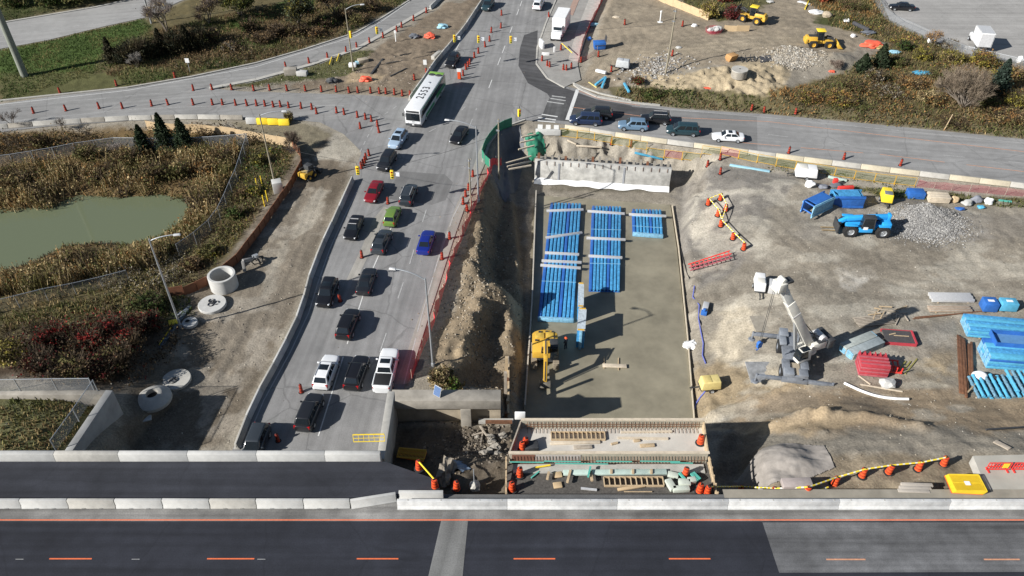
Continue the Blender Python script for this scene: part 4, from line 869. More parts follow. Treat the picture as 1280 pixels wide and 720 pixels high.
# ------------------------------------------------------------------ bus
t=thing('city_bus','white bus with green rear and side stripes and black roof number in the junction','bus',(0,0,.016)); 
f=Vector(P(503+.5,150,.0)+(0,)); a=rad(78.2-180)
f=(Vector((*P(506.7,135.8,3.1),0))+Vector((*P(523.7,139.2,3.1),0)))/2; r=(Vector((*P(537.5,89.2,3.1),0))+Vector((*P(555.8,90.8,3.1),0)))/2
a=math.atan2((f-r).y,(f-r).x); c=(f+r)/2; t.location=(c.x,c.y,.016); t.rotation_euler=(0,0,a); Lb=(f-r).length/2; wb=1.3; hb=3.1
GB=paint('bus_green',(.04,.27,.09)); GL=paint('bus_lime',(.22,.42,.06))
b=B(); b.box((0,0,(.42+hb)/2),(2*Lb,2*wb,hb-.42)); b.obj('body',pWHT,t,bevel=.12,seg=3)
b=B(); b.box((-Lb*.62,0,1.72),(Lb*.80,2*wb+.03,1.7)); b.obj('green_panel',GB,t,bevel=.04)
b=B(); b.box((-Lb+.5,0,hb-.02),(1.0,2*wb-.1,.09)); b.obj('roof_end',GL,t,bevel=.04)
for s in(-1,1):
    b=B(); b.box((-.1,s*(wb+.012),2.15),(2*Lb-1.3,.05,.95)); b.obj('side_window',GLASS,t,bevel=.015)
    b=B(); b.box((-.3,s*(wb+.014),2.83),(2*Lb-1.6,.05,.16)); b.obj('green_stripe',GB,t)
    b=B(); b.box((2.0,s*(wb+.010),.95),(4.6,.04,.5)); b.obj('green_stripe',GB,t)
    for x in (Lb-2.6,-Lb+2.9): add_wheel(t,x,s*(wb-.13),.5,.3)
    b=B(); b.box((Lb+.12,s*(wb+.22),2.2),(.18,.2,.5)); b.bar((Lb-.05,s*wb*.95,2.7),(Lb+.12,s*(wb+.2),2.45),.05); b.obj('mirror',DARK,t,bevel=.03)
    b=B(); b.box((Lb+.0,s*.92,.85),(.08,.36,.2)); b.obj('headlight',LAMPW,t,bevel=.03)
b=B(); b.box((Lb+.005,0,1.86),(.06,2*wb-.35,1.25)); b.obj('windscreen',GLASS,t,bevel=.02)
b=B(); b.box((Lb+.006,0,2.75),(.06,2*wb-.5,.34)); b.obj('destination_sign',DARK,t,bevel=.02)
b=B(); b.box((Lb+.03,0,.55),(.22,2*wb-.1,.36)); b.obj('bumper',DARK,t,bevel=.05)
b=B(); b.box((Lb+.10,0,.62),(.1,.34,.16)); b.obj('licence_plate',WHITE,t)
b=B(); b.box((-Lb-.0,0,1.9),(.06,2*wb-.4,1.0)); b.obj('rear_window',GLASS,t)
for x,y in ((-Lb+1.25,.62),(-Lb+1.15,-.58)): b=B(); b.lathe([(.0,.08),(.42,.08),(.52,.0)],16); o=b.obj('roof_vent',DARK,t,(x,y,hb)); o.scale=(.85,1.2,1)
b=B(); b.box((-2.7,-.1,hb+.04),(.45,.35,.1)); b.obj('roof_hatch',STEEL,t,bevel=.03)
def text(name,s,size,m,parent,loc,rot,ext=.004,align='CENTER',sp=1):
    c=bpy.data.curves.new(name,'FONT'); c.body=s; c.size=size; c.extrude=ext; c.align_x=align; c.align_y='CENTER'; c.materials.append(m)
    c.space_character=sp; c.offset=.035 if size>1 else 0; o=bpy.data.objects.new(name,c); COL.objects.link(o); bpy.context.view_layer.update()
    me=bpy.data.meshes.new_from_object(o.evaluated_get(bpy.context.evaluated_depsgraph_get())); bpy.data.objects.remove(o)
    me.materials.clear(); me.materials.append(m)
    o=link(name,me,parent,loc); o.rotation_euler=rot; return o
o=text('roof_number','2553',1.75,DARK,t,(.9,0,hb+.006),(0,0,math.pi),sp=1.3)
text('fleet_number','2553',.22,DARK,t,(Lb+.03,-.0,1.06),(math.pi/2,0,math.pi/2))
# ------------------------------------------------------------------ white trucks
def box_truck(label,at,z,heading,bl,bh,bw=2.45,roofm=None,cat='truck'):
    t=thing('box_truck',label,cat,(*P(*at,z),z),rad(heading)); L=bl/2
    b=B(); b.box((-.9,0,1.0+bh/2),(bl,bw,bh)); b.obj('cargo_box',WHITE,t,bevel=.05)
    b=B(); b.box((-.9,0,1.0+bh+.01),(bl-.15,bw-.15,.04)); b.obj('roof_panel',roofm or WHITE,t)
    b=B()
    for s in(-1,1):
        b.box((-.9,s*(bw/2+.01),1.03),(bl,.05,.12)); b.box((-.9,s*(bw/2+.01),.97+bh),(bl,.05,.1))
        for q in (-1,1): b.box((-.9+q*(bl/2-.04),s*(bw/2+.01),1+bh/2),(.08,.05,bh-.2))
    b.obj('box_trim',ALU,t)
    b=B(); b.box((L-.1,0,1.15),(1.6,2.0,1.1)); b.box((L-.45,0,2.05),(1.0,1.9,.85),tx=.75,ty=.88); b.box((L+1.0,0,.95),(.9,1.85,.75),tx=.85); b.obj('cab',pWHT,t,bevel=.08)
    b=B(); b.box((L+.02,0,2.08),(.05,1.55,.55),ry=-.28); b.obj('windscreen',GLASS,t)
    for s in(-1,1): b=B(); b.box((L-.45,s*.925,2.05),(.65,.04,.5),rx=s*.1); b.obj('side_window',GLASS,t); b=B(); b.box((L+1.4,s*.7,1.0),(.1,.3,.2)); b.obj('headlight',LAMPW,t)
    b=B(); b.box((-.7,0,.85),(bl+1.6,.9,.2)); b.obj('chassis',DARK,t)
    for x in (L+.75,-L+.2):
        for s in(-1,1): add_wheel(t,x,s*.95,.42,.28)
    b=B(); b.box((-.9-bl/2-.03,0,1.0+bh/2),(.04,bw-.2,bh-.2)); b.obj('roller_door',M('door_grey',(.55,.55,.56)),t)
    return t
box_truck('tall white box truck parked on the closed corner beside the red netting',(700,42),.08,256,5.6,2.7)
box_truck('white delivery truck standing alone in the parking lot behind the yellow shrub',(1222,58),1.51,80,3.8,2.5,2.3,ALU)
# ------------------------------------------------------------------ machines
BWH={}
def big_wheel(parent,x,y,r,w,rimm):
    k=(r,w,rimm.name)
    if k not in BWH:
        b=B(); prof=[(r*.55,-w/2),(r*.92,-w/2),(r,-w*.38),(r,w*.38),(r*.92,w/2),(r*.55,w/2),(r*.55,-w/2)]; b.lathe(prof,22)
        for i in range(22):
            a=2*math.pi*i/22
            for s in(-1,1): b.box((math.cos(a+s*.07)*r*1.005,math.sin(a+s*.07)*r*1.005,s*w*.22),(.10,.09,w*.5),rz=a)
        t=b.mesh('tyre',RUB); b=B(); b.lathe([(0,w*.2),(r*.2,w*.32),(r*.3,w*.18),(r*.5,w*.25),(r*.57,w*.47),(r*.58,-w*.4)],18); BWH[k]=(t,b.mesh('rim',rimm,smooth=True))
    t,m=BWH[k]; s=1 if y>0 else -1; o=link('wheel',t,parent,(x,y,r)); o.rotation_euler=(-s*math.pi/2,0,0); link('rim',m,o); return o
def wheel_loader(label,at,heading,scale=1,raised=0,lift=0):
    g=G(*at); t=thing('wheel_loader',label,'loader',g+Vector((0,0,lift)),rad(heading)); t.scale=(scale,)*3
    b=B(); b.box((-1.9,0,1.55),(2.3,1.75,1.15),tx=.92,ty=.86); b.box((-2.9,0,1.25),(.55,2.0,.9)); b.obj('engine_hood',YEL,t,bevel=.12)
    b=B(); b.box((-1.75,0,2.14),(1.5,1.1,.08)); b.cyl((-1.3,.35,2.1),(-1.3,.35,2.75),.09); b.obj('hood_top',DARK,t)
    b=B(); b.box((-.45,0,1.1),(1.2,1.3,.6)); b.box((1.1,0,1.15),(1.7,1.05,.75)); b.obj('frame',YEL,t,bevel=.06)
    for s in(-1,1):
        for x,l in((-1.55,1.5),(1.45,1.2)): b=B(); b.box((x,s*1.03,1.6),(l,.5,.12)); b.obj('fender',YEL,t,bevel=.05)
    b=B(); b.box((-.35,0,2.35),(1.35,1.4,1.7),tx=.9,ty=.9); b.obj('cab',GLASS,t,bevel=.06)
    b=B()
    for x in(-.95,.25):
        for s in(-1,1): b.bar((x,s*.68,1.5),(x*.9-.03,s*.62,3.2),.1)
    b.obj('cab_frame',DARK,t)
    b=B(); b.box((-.35,0,3.27),(1.65,1.6,.16)); b.obj('cab_roof',YELB,t,bevel=.06)
    for x in(-1.55,1.45):
        for s in(-1,1): big_wheel(t,x,s*1.08,.78,.58,YEL)
    zz=.55+raised*2.0; xx=3.1-raised*.3
    b=B()
    for s in(-1,1): b.bar((1.0,s*.42,2.0),(2.1,s*.42,1.75+raised*.9),.16,.34); b.bar((2.1,s*.42,1.75+raised*.9),(xx,s*.42,zz),.16,.32)
    b.bar((1.2,0,1.7),(2.3,0,1.9+raised*.8),.16,.2); b.bar((1.9,-.4,1.7+raised*.7),(1.9,.4,1.7+raised*.7),.2); b.obj('lift_arm',DARK,t,bevel=.02)
    b=B(); b.prism([(xx,zz+.75),(xx-.12,zz+.1),(xx+.1,zz-.35),(xx+1.15,zz-.42),(xx+1.15,zz-.36),(xx+.2,zz-.25),(xx+.02,zz+.1),(xx+.1,zz+.75)],-1.35,1.35)
    for s in(-1,1): b.prism([(xx,zz+.7),(xx-.1,zz+.1),(xx+.1,zz-.35),(xx+1.1,zz-.42)],s*1.35-.03,s*1.35+.03)
    b.obj('bucket',YEL if raised==0 else DARK,t,bevel=.015)
    return t
wheel_loader('yellow wheel loader with bucket lowered behind the pale rubble heap',(1024,58),-4,.92)
wheel_loader('yellow wheel loader with raised arms beside the red shrub at the top',(938,27),148,.92,.8)
# telehandler
g=G(1077,290); t=thing('telehandler','bright blue telehandler with dark cab parked by the gravel heap','telehandler',g,rad(176)); t.scale=(1.12,)*3
b=B(); b.box((-.2,0,1.0),(4.6,1.25,.55)); b.box((-2.2,0,1.45),(1.1,1.9,.85),tx=.9); b.box((.1,-.85,1.05),(1.9,.65,.75)); b.box((.1,.85,1.0),(1.6,.6,.6)); b.obj('chassis',TEEL,t,bevel=.08)
for x in(-1.9,1.75):
    for s in(-1,1): big_wheel(t,x,s*1.0,.76,.52,STEEL)
for x in(-1.9,1.75):
    for s in(-1,1): b=B(); b.box((x,s*1.0,1.6),(1.3,.5,.1)); b.obj('fender',TEEL,t,bevel=.05)
b=B(); b.box((-.05,.72,1.85),(1.55,.85,1.5),tx=.82,ty=.9); b.obj('cab',GLASS,t,bevel=.06)
b=B()
for x in(-.75,.65):
    for y in(.33,1.12): b.bar((x,y,1.2),(x*.84,.72+(y-.72)*.9,2.58),.09)
b.box((-.05,.72,2.62),(1.4,.85,.1)); b.obj('cab_frame',DARK,t,bevel=.02)
b=B(); b.box((.2,.99+.15,1.3),(.5,.06,.35)); b.obj('door_panel',WHITE,t)
b=B(); b.bar((-2.5,-.18,2.2),(2.1,-.18,1.75),.5,.5); b.bar((2.0,-.18,1.78),(2.9,-.18,1.15),.42,.42); b.obj('boom',TEEL,t,bevel=.05)
b=B(); b.box((-2.55,-.18,2.2),(.35,.6,.75)); b.obj('boom_pivot',TEEL,t,bevel=.05)
b=B(); b.box((3.1,0,.85),(.16,1.9,1.15)); b.box((2.9,-.1,1.0),(.4,.7,.7)); b.obj('fork_carriage',DARK,t,bevel=.03)
for y in(-.3,.3): b=B(); b.bar((3.15,y,.3),(4.7,y,.28),.14,.06); b.obj('fork',M('fork_worn',(.30,.22,.12)),t)
b=B(); b.cyl((-1.3,-.7,1.5),(-1.3,-.7,2.3),.07); b.box((-1.2,-.75,1.5),(1.1,.6,.4)); b.obj('exhaust',DARK,t)
# mobile crane : carrier, outriggers, slewed house, boom raised towards the camera
pv=P3(1001,432,2.0); gz=ground(pv.x,pv.y)
t=thing('mobile_crane','white mobile crane on four outriggers with grey deck and raised boom','crane',(pv.x-.8,pv.y-.5,gz),rad(80))
b=B(); b.box((0,0,1.15),(7.0,1.5,.6)); b.box((2.3,0,1.6),(2.1,2.5,.25)); b.box((-2.5,0,1.6),(2.0,2.5,.25)); b.box((0,0,1.5),(2.2,2.2,.25)); b.obj('carrier_frame',GREYM,t,bevel=.06)
DECK=M('deck_grey',(.22,.24,.27),rough=.6,var=.2,scale=2)
for x,y,l,w in((3.0,.75,1.2,.9),(3.0,-.75,1.2,.9),(1.7,.95,1.2,.7),(1.7,-.95,1.2,.7),(-1.9,.95,1.2,.8),(-1.9,-.95,1.2,.8),(-3.0,.7,1.0,1.0),(-3.0,-.75,1.0,.9)):
    b=B(); b.box((x,y,1.85),(l,w,.3)); b.obj('deck_box',DECK if (x+y)%1>.3 else GREYM,t,bevel=.04)
b=B(); b.box((-2.4,0,1.75),(1.7,.9,.08)); b.obj('deck_plate',M('deck_tan',(.33,.28,.21)),t)
for x in(1.9,-1.9):
    for s in(-1,1): big_wheel(t,x,s*1.05,.72,.55,GREYM)
for x in(3.2,-3.3):
    bm_=B(); bm_.box((x,0,.95),(.42,2.6,.5)); bm_.obj('outrigger_box',GREYM,t,bevel=.03)
    for s in(-1,1):
        b=B(); b.bar((x,s*1.1,1.0),(x,s*3.9,.95),.32,.36); b.cyl((x,s*3.85,.25),(x,s*3.85,1.25),.12,n=12); b.lathe([(0,.25),(.35,.22),(.4,.12)],12,(x,s*3.85,0)); b.obj('outrigger',GREYM,t,bevel=.015)
T0=Matrix.Translation((-.2,0,0))
tip=P3(977,357,12.2); base=P3(1004,424,3.2)
# house slewed so the boom points to its tip
loc=Matrix.LocRotScale(t.location,Euler((0,0,rad(80))),None).inverted()
tl,bl_=loc@tip,loc@base; ang=math.atan2((tl-bl_).y,(tl-bl_).x); rc=Vector((.0,0,0))
def HS(): 
    b=B(); b.T=Matrix.Translation((bl_.x,bl_.y,0))@Matrix.Rotation(ang,4,'Z'); return b
b=HS(); b.cyl((-1.0,0,1.7),(-1.0,0,2.1),1.0,n=20); b.box((-1.2,0,2.35),(3.2,1.0,.5)); b.box((-1.6,-.75,2.7),(2.0,.5,1.1)); b.box((-1.7,.7,2.65),(1.8,.45,1.0)); b.obj('slewing_house',CREAM,t,bevel=.06)
b=HS(); b.box((-3.1,0,2.65),(.8,2.3,1.1)); b.obj('counterweight',DARK,t,bevel=.08)
b=HS(); b.cyl((-2.3,-.7,3.2),(-2.3,.7,3.2),.42,n=18); b.obj('winch_drum',ALU,t,smooth=True)
b=HS(); b.box((.75,1.25,2.75),(1.7,.9,1.5),tx=.72,ty=.85); b.obj('cab',CREAM,t,bevel=.08)
b=HS(); b.box((1.0,1.25,2.95),(1.25,.95,1.05),tx=.72,ty=.86); b.box((.72,1.25,3.52),(.95,.66,.04)); b.obj('cab_glass',GLASS,t,bevel=.05)
dz=tl.z-3.2+gz*0; dr=math.hypot(tl.x-bl_.x,tl.y-bl_.y)
bz=tip.z-t.location.z
def bp(f,off=0): return (-.6+(dr+.6)*f,0,3.2+(bz-3.2)*f+off)
b=HS(); b.bar(bp(-.08),bp(.72),.80,.92); b.obj('boom',CREAM,t,bevel=.04)
b=HS(); b.bar(bp(.2),bp(1.0),.66,.78); b.obj('boom_inner',M('crane_white2',(.60,.60,.57)),t,bevel=.03)
b=HS(); b.bar((.7,0,2.4),bp(.45,-.45),.3); b.obj('lift_cylinder',STEEL,t)
b=HS()
for s in(-1,1): b.cyl((bp(.1)[0],s*.28,bp(.1)[2]+.55),(bp(.97)[0],s*.28,bp(.97)[2]+.5),.03,n=5)
b.obj('hoist_cable',DARK,t)
for f in(.5,.9): b=HS(); q0,q1=bp(f),bp(f+.02); b.bar(q0,q1,.86 if f<.8 else .72,.98 if f<.8 else .84); b.obj('boom_collar',ALU,t)
b=HS(); b.box((-1.0,-.75,3.3),(1.2,.4,.1)); b.box((-1.9,.72,3.2),(1.0,.4,.1)); b.cyl((-.3,-.7,2.2),(-.3,-.7,3.1),.09); b.obj('engine_grille',DARK,t)
b=HS(); b.tube([(-2.2,.2,3.3),(-1.2,.3,3.9),bp(.3,.75)],.05,6); b.tube([(-2.2,-.2,3.3),(-1.0,-.3,3.8),bp(.35,.72)],.05,6); b.obj('hydraulic_hose',RUB,t)
b=HS(); x,_,z=bp(1.0); b.box((x+.25,0,z+.1),(.9,1.15,1.0)); b.cyl((x+.5,-.45,z-.25),(x+.5,.45,z-.25),.36,n=14); b.cyl((x+.1,-.4,z+.75),(x+.1,.4,z+.75),.3,n=14); b.obj('boom_head',CREAM,t,bevel=.04)
b=HS(); b.box((x-.5,.1,z+.55),(.9,.8,.25)); b.box((x+.1,-.65,z+.2),(.5,.2,.6)); b.obj('head_sheave_cover',DARK,t,bevel=.03)
b=HS(); hz=5.2; b.cyl((x+.75,.1,z-.3),(x+.75,.1,hz),.025,n=5); b.cyl((x+.75,-.1,z-.3),(x+.75,-.1,hz),.025,n=5); b.obj('hook_cable',DARK,t)
b=HS(); b.box((x+.75,0,hz-.3),(.5,.3,.6)); b.cyl((x+.75,-.16,hz-.1),(x+.75,.16,hz-.1),.3,n=12); b.tube([(x+.75,0,hz-.6),(x+.75,0,hz-.85),(x+.9,0,hz-1.0),(x+1.02,0,hz-.85)],.06); b.obj('hook_block',BLUED,t)
for s,(px,py) in enumerate([(953,405),(951,466),(1040,470),(1022,414)]):
    c=G(px,py); b=B(); w_=[2.6,3.1,1.0,1.0][s]; b.box((0,0,.07),(w_*.9,w_,.14))
    if s<2: o=b.obj('crane_mat',M('crane_mat_tan',(.30,.27,.22),var=.2) if s==0 else M('crane_mat_grey',(.26,.265,.27),var=.4,scale=1.5),None,c,rad(R.uniform(-6,6))); tag(o,['tan crane mat under the left rear outrigger','scuffed grey crane mat under the left front outrigger'][s],'mat')
# excavator on the slab
pv=P3(681,450,-4); t=thing('excavator','yellow excavator working on the mud slab near the left edge','excavator',(pv.x,pv.y+.3,-4.02),rad(-91))
for s in(-1,1):
    b=B(); pr=[(-1.75,.12),(-1.5,0),(1.5,0),(1.75,.12),(1.95,.45),(1.75,.8),(1.4,.92),(-1.4,.92),(-1.75,.8),(-1.95,.45)]; b.prism(pr,s*1.25-.33,s*1.25+.33); 
    for i in range(17): x=-1.55+i*.194; b.box((x,s*1.25,.93),(.14,.66,.05))
    for i in range(4): b.box((1.93-.04*i*i*.3,s*1.25,.25+.2*i),(.07,.66,.13))
    b.obj('track',M('track_mud',(.27,.225,.165),rough=.9,var=.2,scale=3),t)
b=B(); b.box((0,0,.75),(2.2,1.9,.45)); b.cyl((0,0,.95),(0,0,1.15),.8,n=18); b.obj('undercarriage',DARK,t)
b=B(); n=14; arc=[(-1.6-1.0*math.cos(a_)*.9,1.5*math.sin(a_)) for a_ in np.linspace(-1.35,1.35,n)]; b.slab([(1.2,-1.45)]+[(1.2,1.45)]+[(x,y) for x,y in arc[::-1]],1.2,2.2); b.obj('house',YEL,t,bevel=.07)
b=B(); b.box((-1.5,.55,2.26),(1.1,.9,.12)); b.box((-1.4,-.6,2.26),(.9,1.0,.12)); b.obj('engine_cover',M('yellow_worn',(.55,.36,.06),var=.25),t,bevel=.03)
for x,y in((-2.0,.9),(-2.05,.2),(-2.0,-.6),(-1.2,1.05),(-.6,-1.0),(-.7,.2)):
    b=B(); b.box((x,y,2.3),(.22,.3,.1)); b.obj('vent',DARK,t)
b=B(); b.box((.55,.98,1.95),(1.7,.92,1.75),tx=.85,ty=.92); b.obj('cab',GLASS,t,bevel=.07)
b=B(); b.box((.4,.98,2.87),(1.35,.9,.08)); b.box((-.28,.98,2.0),(.1,.95,1.7)); b.obj('cab_roof',DARK,t,bevel=.03)
e0=Vector((.5,-.05,1.9)); e1_=Vector((2.4,-.05,4.7)); e2_=Vector((4.1,-.05,3.9)); e3_=Vector((4.5,-.05,.9))
b=B(); b.bar(e0,e1_,.5,.6); b.bar(e1_-Vector((.15,0,0)),e2_,.46,.52); b.obj('boom',YEL,t,bevel=.05)
b=B(); b.bar(e2_+Vector((-.2,0,.5)),e3_,.38,.42); b.obj('stick',YEL,t,bevel=.04)
b=B(); b.cyl(e0+Vector((.5,.35,-.1)),e1_+Vector((.1,.35,-.5)),.09); b.cyl(e0+Vector((.5,-.35,-.1)),e1_+Vector((.1,-.35,-.5)),.09); b.cyl(e1_+Vector((0,0,.5)),e2_+Vector((-.2,0,.7)),.09); b.cyl(e2_+Vector((.35,0,0)),e3_+Vector((.35,0,.5)),.07); b.obj('hydraulic_ram',DARK,t)
b=B(); b.prism([(4.1,.95),(4.8,1.0),(5.05,.4),(4.7,.02),(4.2,.15),(3.95,.5)],-.65,.55)
for i in range(5): b.box((4.1,-.6+i*.28,.06),(.4,.1,.08))
b.obj('bucket',M('bucket_worn',(.16,.145,.12),var=.3),t,bevel=.03)
# small machine on the dirt beside the left road
g=G(386,222); t=thing('skid_steer','small yellow machine with black frame parked on the dirt left of the lanes','loader',g,rad(60))
for x in(-.55,.55):
    for s in(-1,1): big_wheel(t,x,s*.72,.4,.3,YEL)
b=B(); b.box((-.35,0,.8),(1.7,1.2,.75),tx=.92); b.box((-1.1,0,1.0),(.5,1.3,.7)); b.obj('body',YEL,t,bevel=.08)
b=B(); b.box((-.6,0,1.24),(1.1,1.1,.05)); b.obj('engine_cover',M('tan_cover',(.45,.33,.14)),t)
b=B(); b.box((.35,0,1.4),(1.0,1.05,1.2),tx=.9); b.obj('cage',DARK,t,bevel=.05)
b=B()
for s in(-1,1): b.bar((-.8,s*.72,1.55),(1.2,s*.72,1.3),.12,.2); b.bar((1.2,s*.72,1.3),(1.6,s*.72,.4),.12,.18)
b.box((1.8,0,.35),(.6,1.7,.5)); b.obj('loader_arm',DARK,t)
# towed plant
def towed(name,label,cat,at,heading,body,m,mt,h=1.1,lift=0,wheel=.32):
    g=G(*at); t=thing(name,label,cat,g,rad(heading)); l,w=body
    b=B(); b.box((0,0,.5+h/2),(l,w,h),tx=.9,ty=.88); b.obj('canopy',m,t,bevel=.1,seg=3)
    b=B(); b.box((l*.2,0,.52+h),(l*.4,w*.7,.05)); b.obj('canopy_panel',mt,t,bevel=.02)
    b=B(); b.box((0,0,.45),(l*1.02,w*.9,.14)); b.bar((l/2,0,.45),(l/2+1.1,0,.40),.12); b.cyl((l/2+.9,0,0),(l/2+.9,0,.7),.05); b.obj('chassis',DARK,t)
    for s in(-1,1): add_wheel(t,-.1,s*(w/2-.02),wheel,.2)
    return t
towed('air_compressor','pale yellow towed air compressor with a blue hose beside the slab','compressor',(886,486),186,(2.2,1.4),M('cream_yellow',(.66,.54,.22),rough=.5),M('cream_yellow2',(.60,.48,.18)))
towed('light_tower','yellow towed generator with grey hood standing near the site fence','generator',(1106,252),-104,(2.3,1.45),YELB,GREYM,1.2)
towed('welding_trailer','white boxy trailer beside the raised crane boom, left of it','generator',(948,361),-100,(2.4,1.3),WHITE,CREAM,1.2)
towed('towed_generator','white generator trailer standing at the end of the yellow panels','generator',(1006,222),170,(3.0,1.8),WHITE,CREAM,1.3)
towed('towed_generator','pale grey generator on the bare corner above the east road','generator',(778,86),165,(2.4,1.5),M('pale_grey',(.46,.48,.49)),ALU,1.2)
b=B(); g=G(966,363); b.box((0,0,.6),(1.2,1.5,1.2)); o=b.obj('tool_box',ALU,None,g,rad(-15),bevel=.04); tag(o,'white steel box between the generator trailer and the crane boom tip','tool box')
# ------------------------------------------------------------------ traffic barrels
b=B(); b.lathe([(.44,0),(.44,.07),(.30,.10)],14); b.add([(.44*math.cos(2*math.pi*i/14),.44*math.sin(2*math.pi*i/14),0) for i in range(14)],[tuple(range(13,-1,-1))]); ME_BASE=b.mesh('base',RUB,smooth=True)
b=B(); pr=[];ms=[]
zs=np.linspace(.08,1.0,12)
for i,z in enumerate(zs):
    r=.30-.075*(z-.08)/.92; pr.append((r+(.012 if i%2 else 0),z)); ms.append(0 if (i//2)%2==0 else 1)
pr+= [(.16,1.02),(.0,1.02)]; ms+=[0,0]
b.lathe(pr,14,mis=ms); ME_DRUM=b.mesh('drum',[ORANGE,ORANGED],smooth=True)
b=B(); b.box((0,0,1.09),(.26,.09,.13)); ME_HAND=b.mesh('handle',RUB,bevel=.02)
ME_DRUM2=ME_DRUM.copy(); ME_DRUM2.transform(Matrix.Diagonal((.66,.66,1.1,1))); ME_BASE2=ME_BASE.copy(); ME_BASE2.transform(Matrix.Diagonal((.72,.72,1,1))); ME_HAND2=ME_HAND.copy(); ME_HAND2.transform(Matrix.Diagonal((.7,.7,1.1,1))); ME_DRUM2.materials[0]=M('barrel_shaded',(.36,.042,.02),rough=.6,var=.15); ME_DRUM2.materials[1]=M('barrel_band_shaded',(.17,.024,.015),rough=.5,var=.15)  # slim drums: shade of their unlit side put into both band colours
def barrel(at,label,group,z=None,shaded=False):
    if z is None: p=G(*at); p.z+=.01
    else: p=P3(*at,z)
    t=thing('traffic_barrel',label,'traffic barrel',p,R.uniform(0,6),group)
    link('base',ME_BASE2 if shaded else ME_BASE,t); link('drum',ME_DRUM2 if shaded else ME_DRUM,t); link('handle',ME_HAND2 if shaded else ME_HAND,t); t.rotation_euler=(R.gauss(0,.035),R.gauss(0,.035),R.uniform(0,6))
    return p
def brow(pts,desc,group,z=None,shaded=True): return [barrel(p,desc%ORD[i],group,z,shaded) for i,p in enumerate(pts)]
brow([(242,113.5),(265.5,112.5),(290,112.5),(317.5,113.5),(337.5,113),(359,113.5),(382,114),(402,115),(420.5,115),(436.5,116),(447.5,116),(463.5,116.5),(474.5,117),(482.5,117.5),(493,118.5),(503,120),(512.5,121)],'orange barrel edging the dirt island above the curving road, %s from the left','barrels along the lower edge of the island')
brow([(42.5,142),(83,139),(124.5,136),(153.5,136),(190,133),(210.5,131.5),(242,131.5),(266,131.5),(278.5,131.5),(295,132),(309,132.5),(321,132.5),(331.5,133),(342,134),(351,134),(361,135),(376.5,136),(390,137),(421,141.5),(430.5,143.5),(447,147),(457,149.5),(464.5,152),(472,158),(474,166)],'orange barrel in the row down the middle of the west road, %s from the left','barrels down the west road')
barrel((396,142.5),'orange barrel just in front of the west road row',None,None,True); barrel((450.5,161),'orange barrel standing apart left of the pale blue car',None,None,True)
brow([(75.5,117),(146,107.5),(219,97.5)],'orange barrel on the grassy far kerb of the west road, %s from the left','barrels on the far kerb of the west road')
brow([(357.5,85),(386.5,79.5),(409.5,73),(432.5,65.5),(446,60),(462,54),(479,47.5),(496,39.5),(502,34.5),(517,26),(533,16)],'orange barrel on the kerb between island and upper left road, %s from the left','barrels on the upper kerb of the island')
brow([(575.5,99),(579,95),(582.5,87),(585,84),(587,80.5),(593,72.5),(598,67),(606.5,59),(612,52),(614,41),(626,35.5),(627,19.5)],'orange barrel in the lane divider behind the bus, %s going away','barrels dividing the lanes behind the bus')
barrel((533,92.5),'orange barrel beside a white marker at the island barrier',None,None,True); barrel((518,100),'orange barrel amid rubbish on the island, left of the bus roof',None,None,True)
brow([(461.5,195),(457.5,200),(456,204),(454.5,207.5),(452,211)],'barrel in the tight cluster where the left barrier starts, %s from the top','barrels at the start of the left barrier')
for a,l in (((485,255),'orange barrel on the road below the red sedan, beside the green hatchback'),((452.5,322.5),'orange barrel on the road between the charcoal SUV and the left barrier'),((425.5,377),'orange barrel between the two black cars in the middle of the road'),((377,491),'orange barrel just above the black car nearest the bridge'),((348,552),'orange barrel beside the dark slate car at the bridge parapet')): barrel(a,l,None,None,True)
brow([(591,221),(585.5,238),(582,246),(579,255.5),(584,264),(562,299),(552.5,324.5)],'orange barrel on the right shoulder of the traffic lanes, %s from the top','barrels on the right shoulder')
brow([(701,63),(677.5,77),(684,83),(687,84.5),(704,88),(708,88.5),(714,86),(726,78)],'orange barrel on the closed corner near the white truck, %s from the top','barrels on the closed corner')
for a,l in (((781,31),'orange barrel alone in the middle of the north yard'),((853,33),'orange barrel below the pale hoarding of the north yard'),((840,70),'orange barrel beside the wooden pole in the north yard'),((764,90),'orange barrel beside the pale grey generator'),((939,138),'orange barrel on the far verge of the east road, left one of a pair'),((955,141),'orange barrel on the far verge of the east road, right one of a pair'),((994,143),'orange barrel alone on the far verge under brown bushes'),((686,22),'orange barrel at the back corner of the white box truck'),((748,71),'orange barrel next to the blue bin'),
 ((764,181),'orange barrel on the ledge above the headwall, left one of two'),((789,183),'orange barrel on the ledge above the headwall, right one of two'),((884,209),'orange barrel on the dark dirt right of the headwall'),((900,200),'orange barrel near the cream barriers right of the headwall'),((900,218),'orange barrel on the crest of the dark dirt mound')): barrel(a,l,None,None,True)
brow([(985.5,192),(1054.5,199.5),(1125,207.5)],'small orange barrel on the road side of the pale barriers, %s from the left','barrels behind the pale barriers')
STRIPE=bpy.data.materials.new('striped_pole'); STRIPE.use_nodes=True; nn=STRIPE.node_tree; wv=nn.nodes.new('ShaderNodeTexWave'); wv.inputs['Scale'].default_value=.55; tc=nn.nodes.new('ShaderNodeTexCoord'); cr=nn.nodes.new('ShaderNodeValToRGB'); cr.color_ramp.interpolation='CONSTANT'; cr.color_ramp.elements[0].color=(.85,.65,.05,1); cr.color_ramp.elements[1].color=(.75,.73,.62,1); cr.color_ramp.elements[1].position=.72
nn.links.new(tc.outputs['Object'],wv.inputs['Vector']); nn.links.new(wv.outputs['Fac'],cr.inputs['Fac']); nn.links.new(cr.outputs['Color'],nn.nodes['Principled BSDF'].inputs['Base Color'])
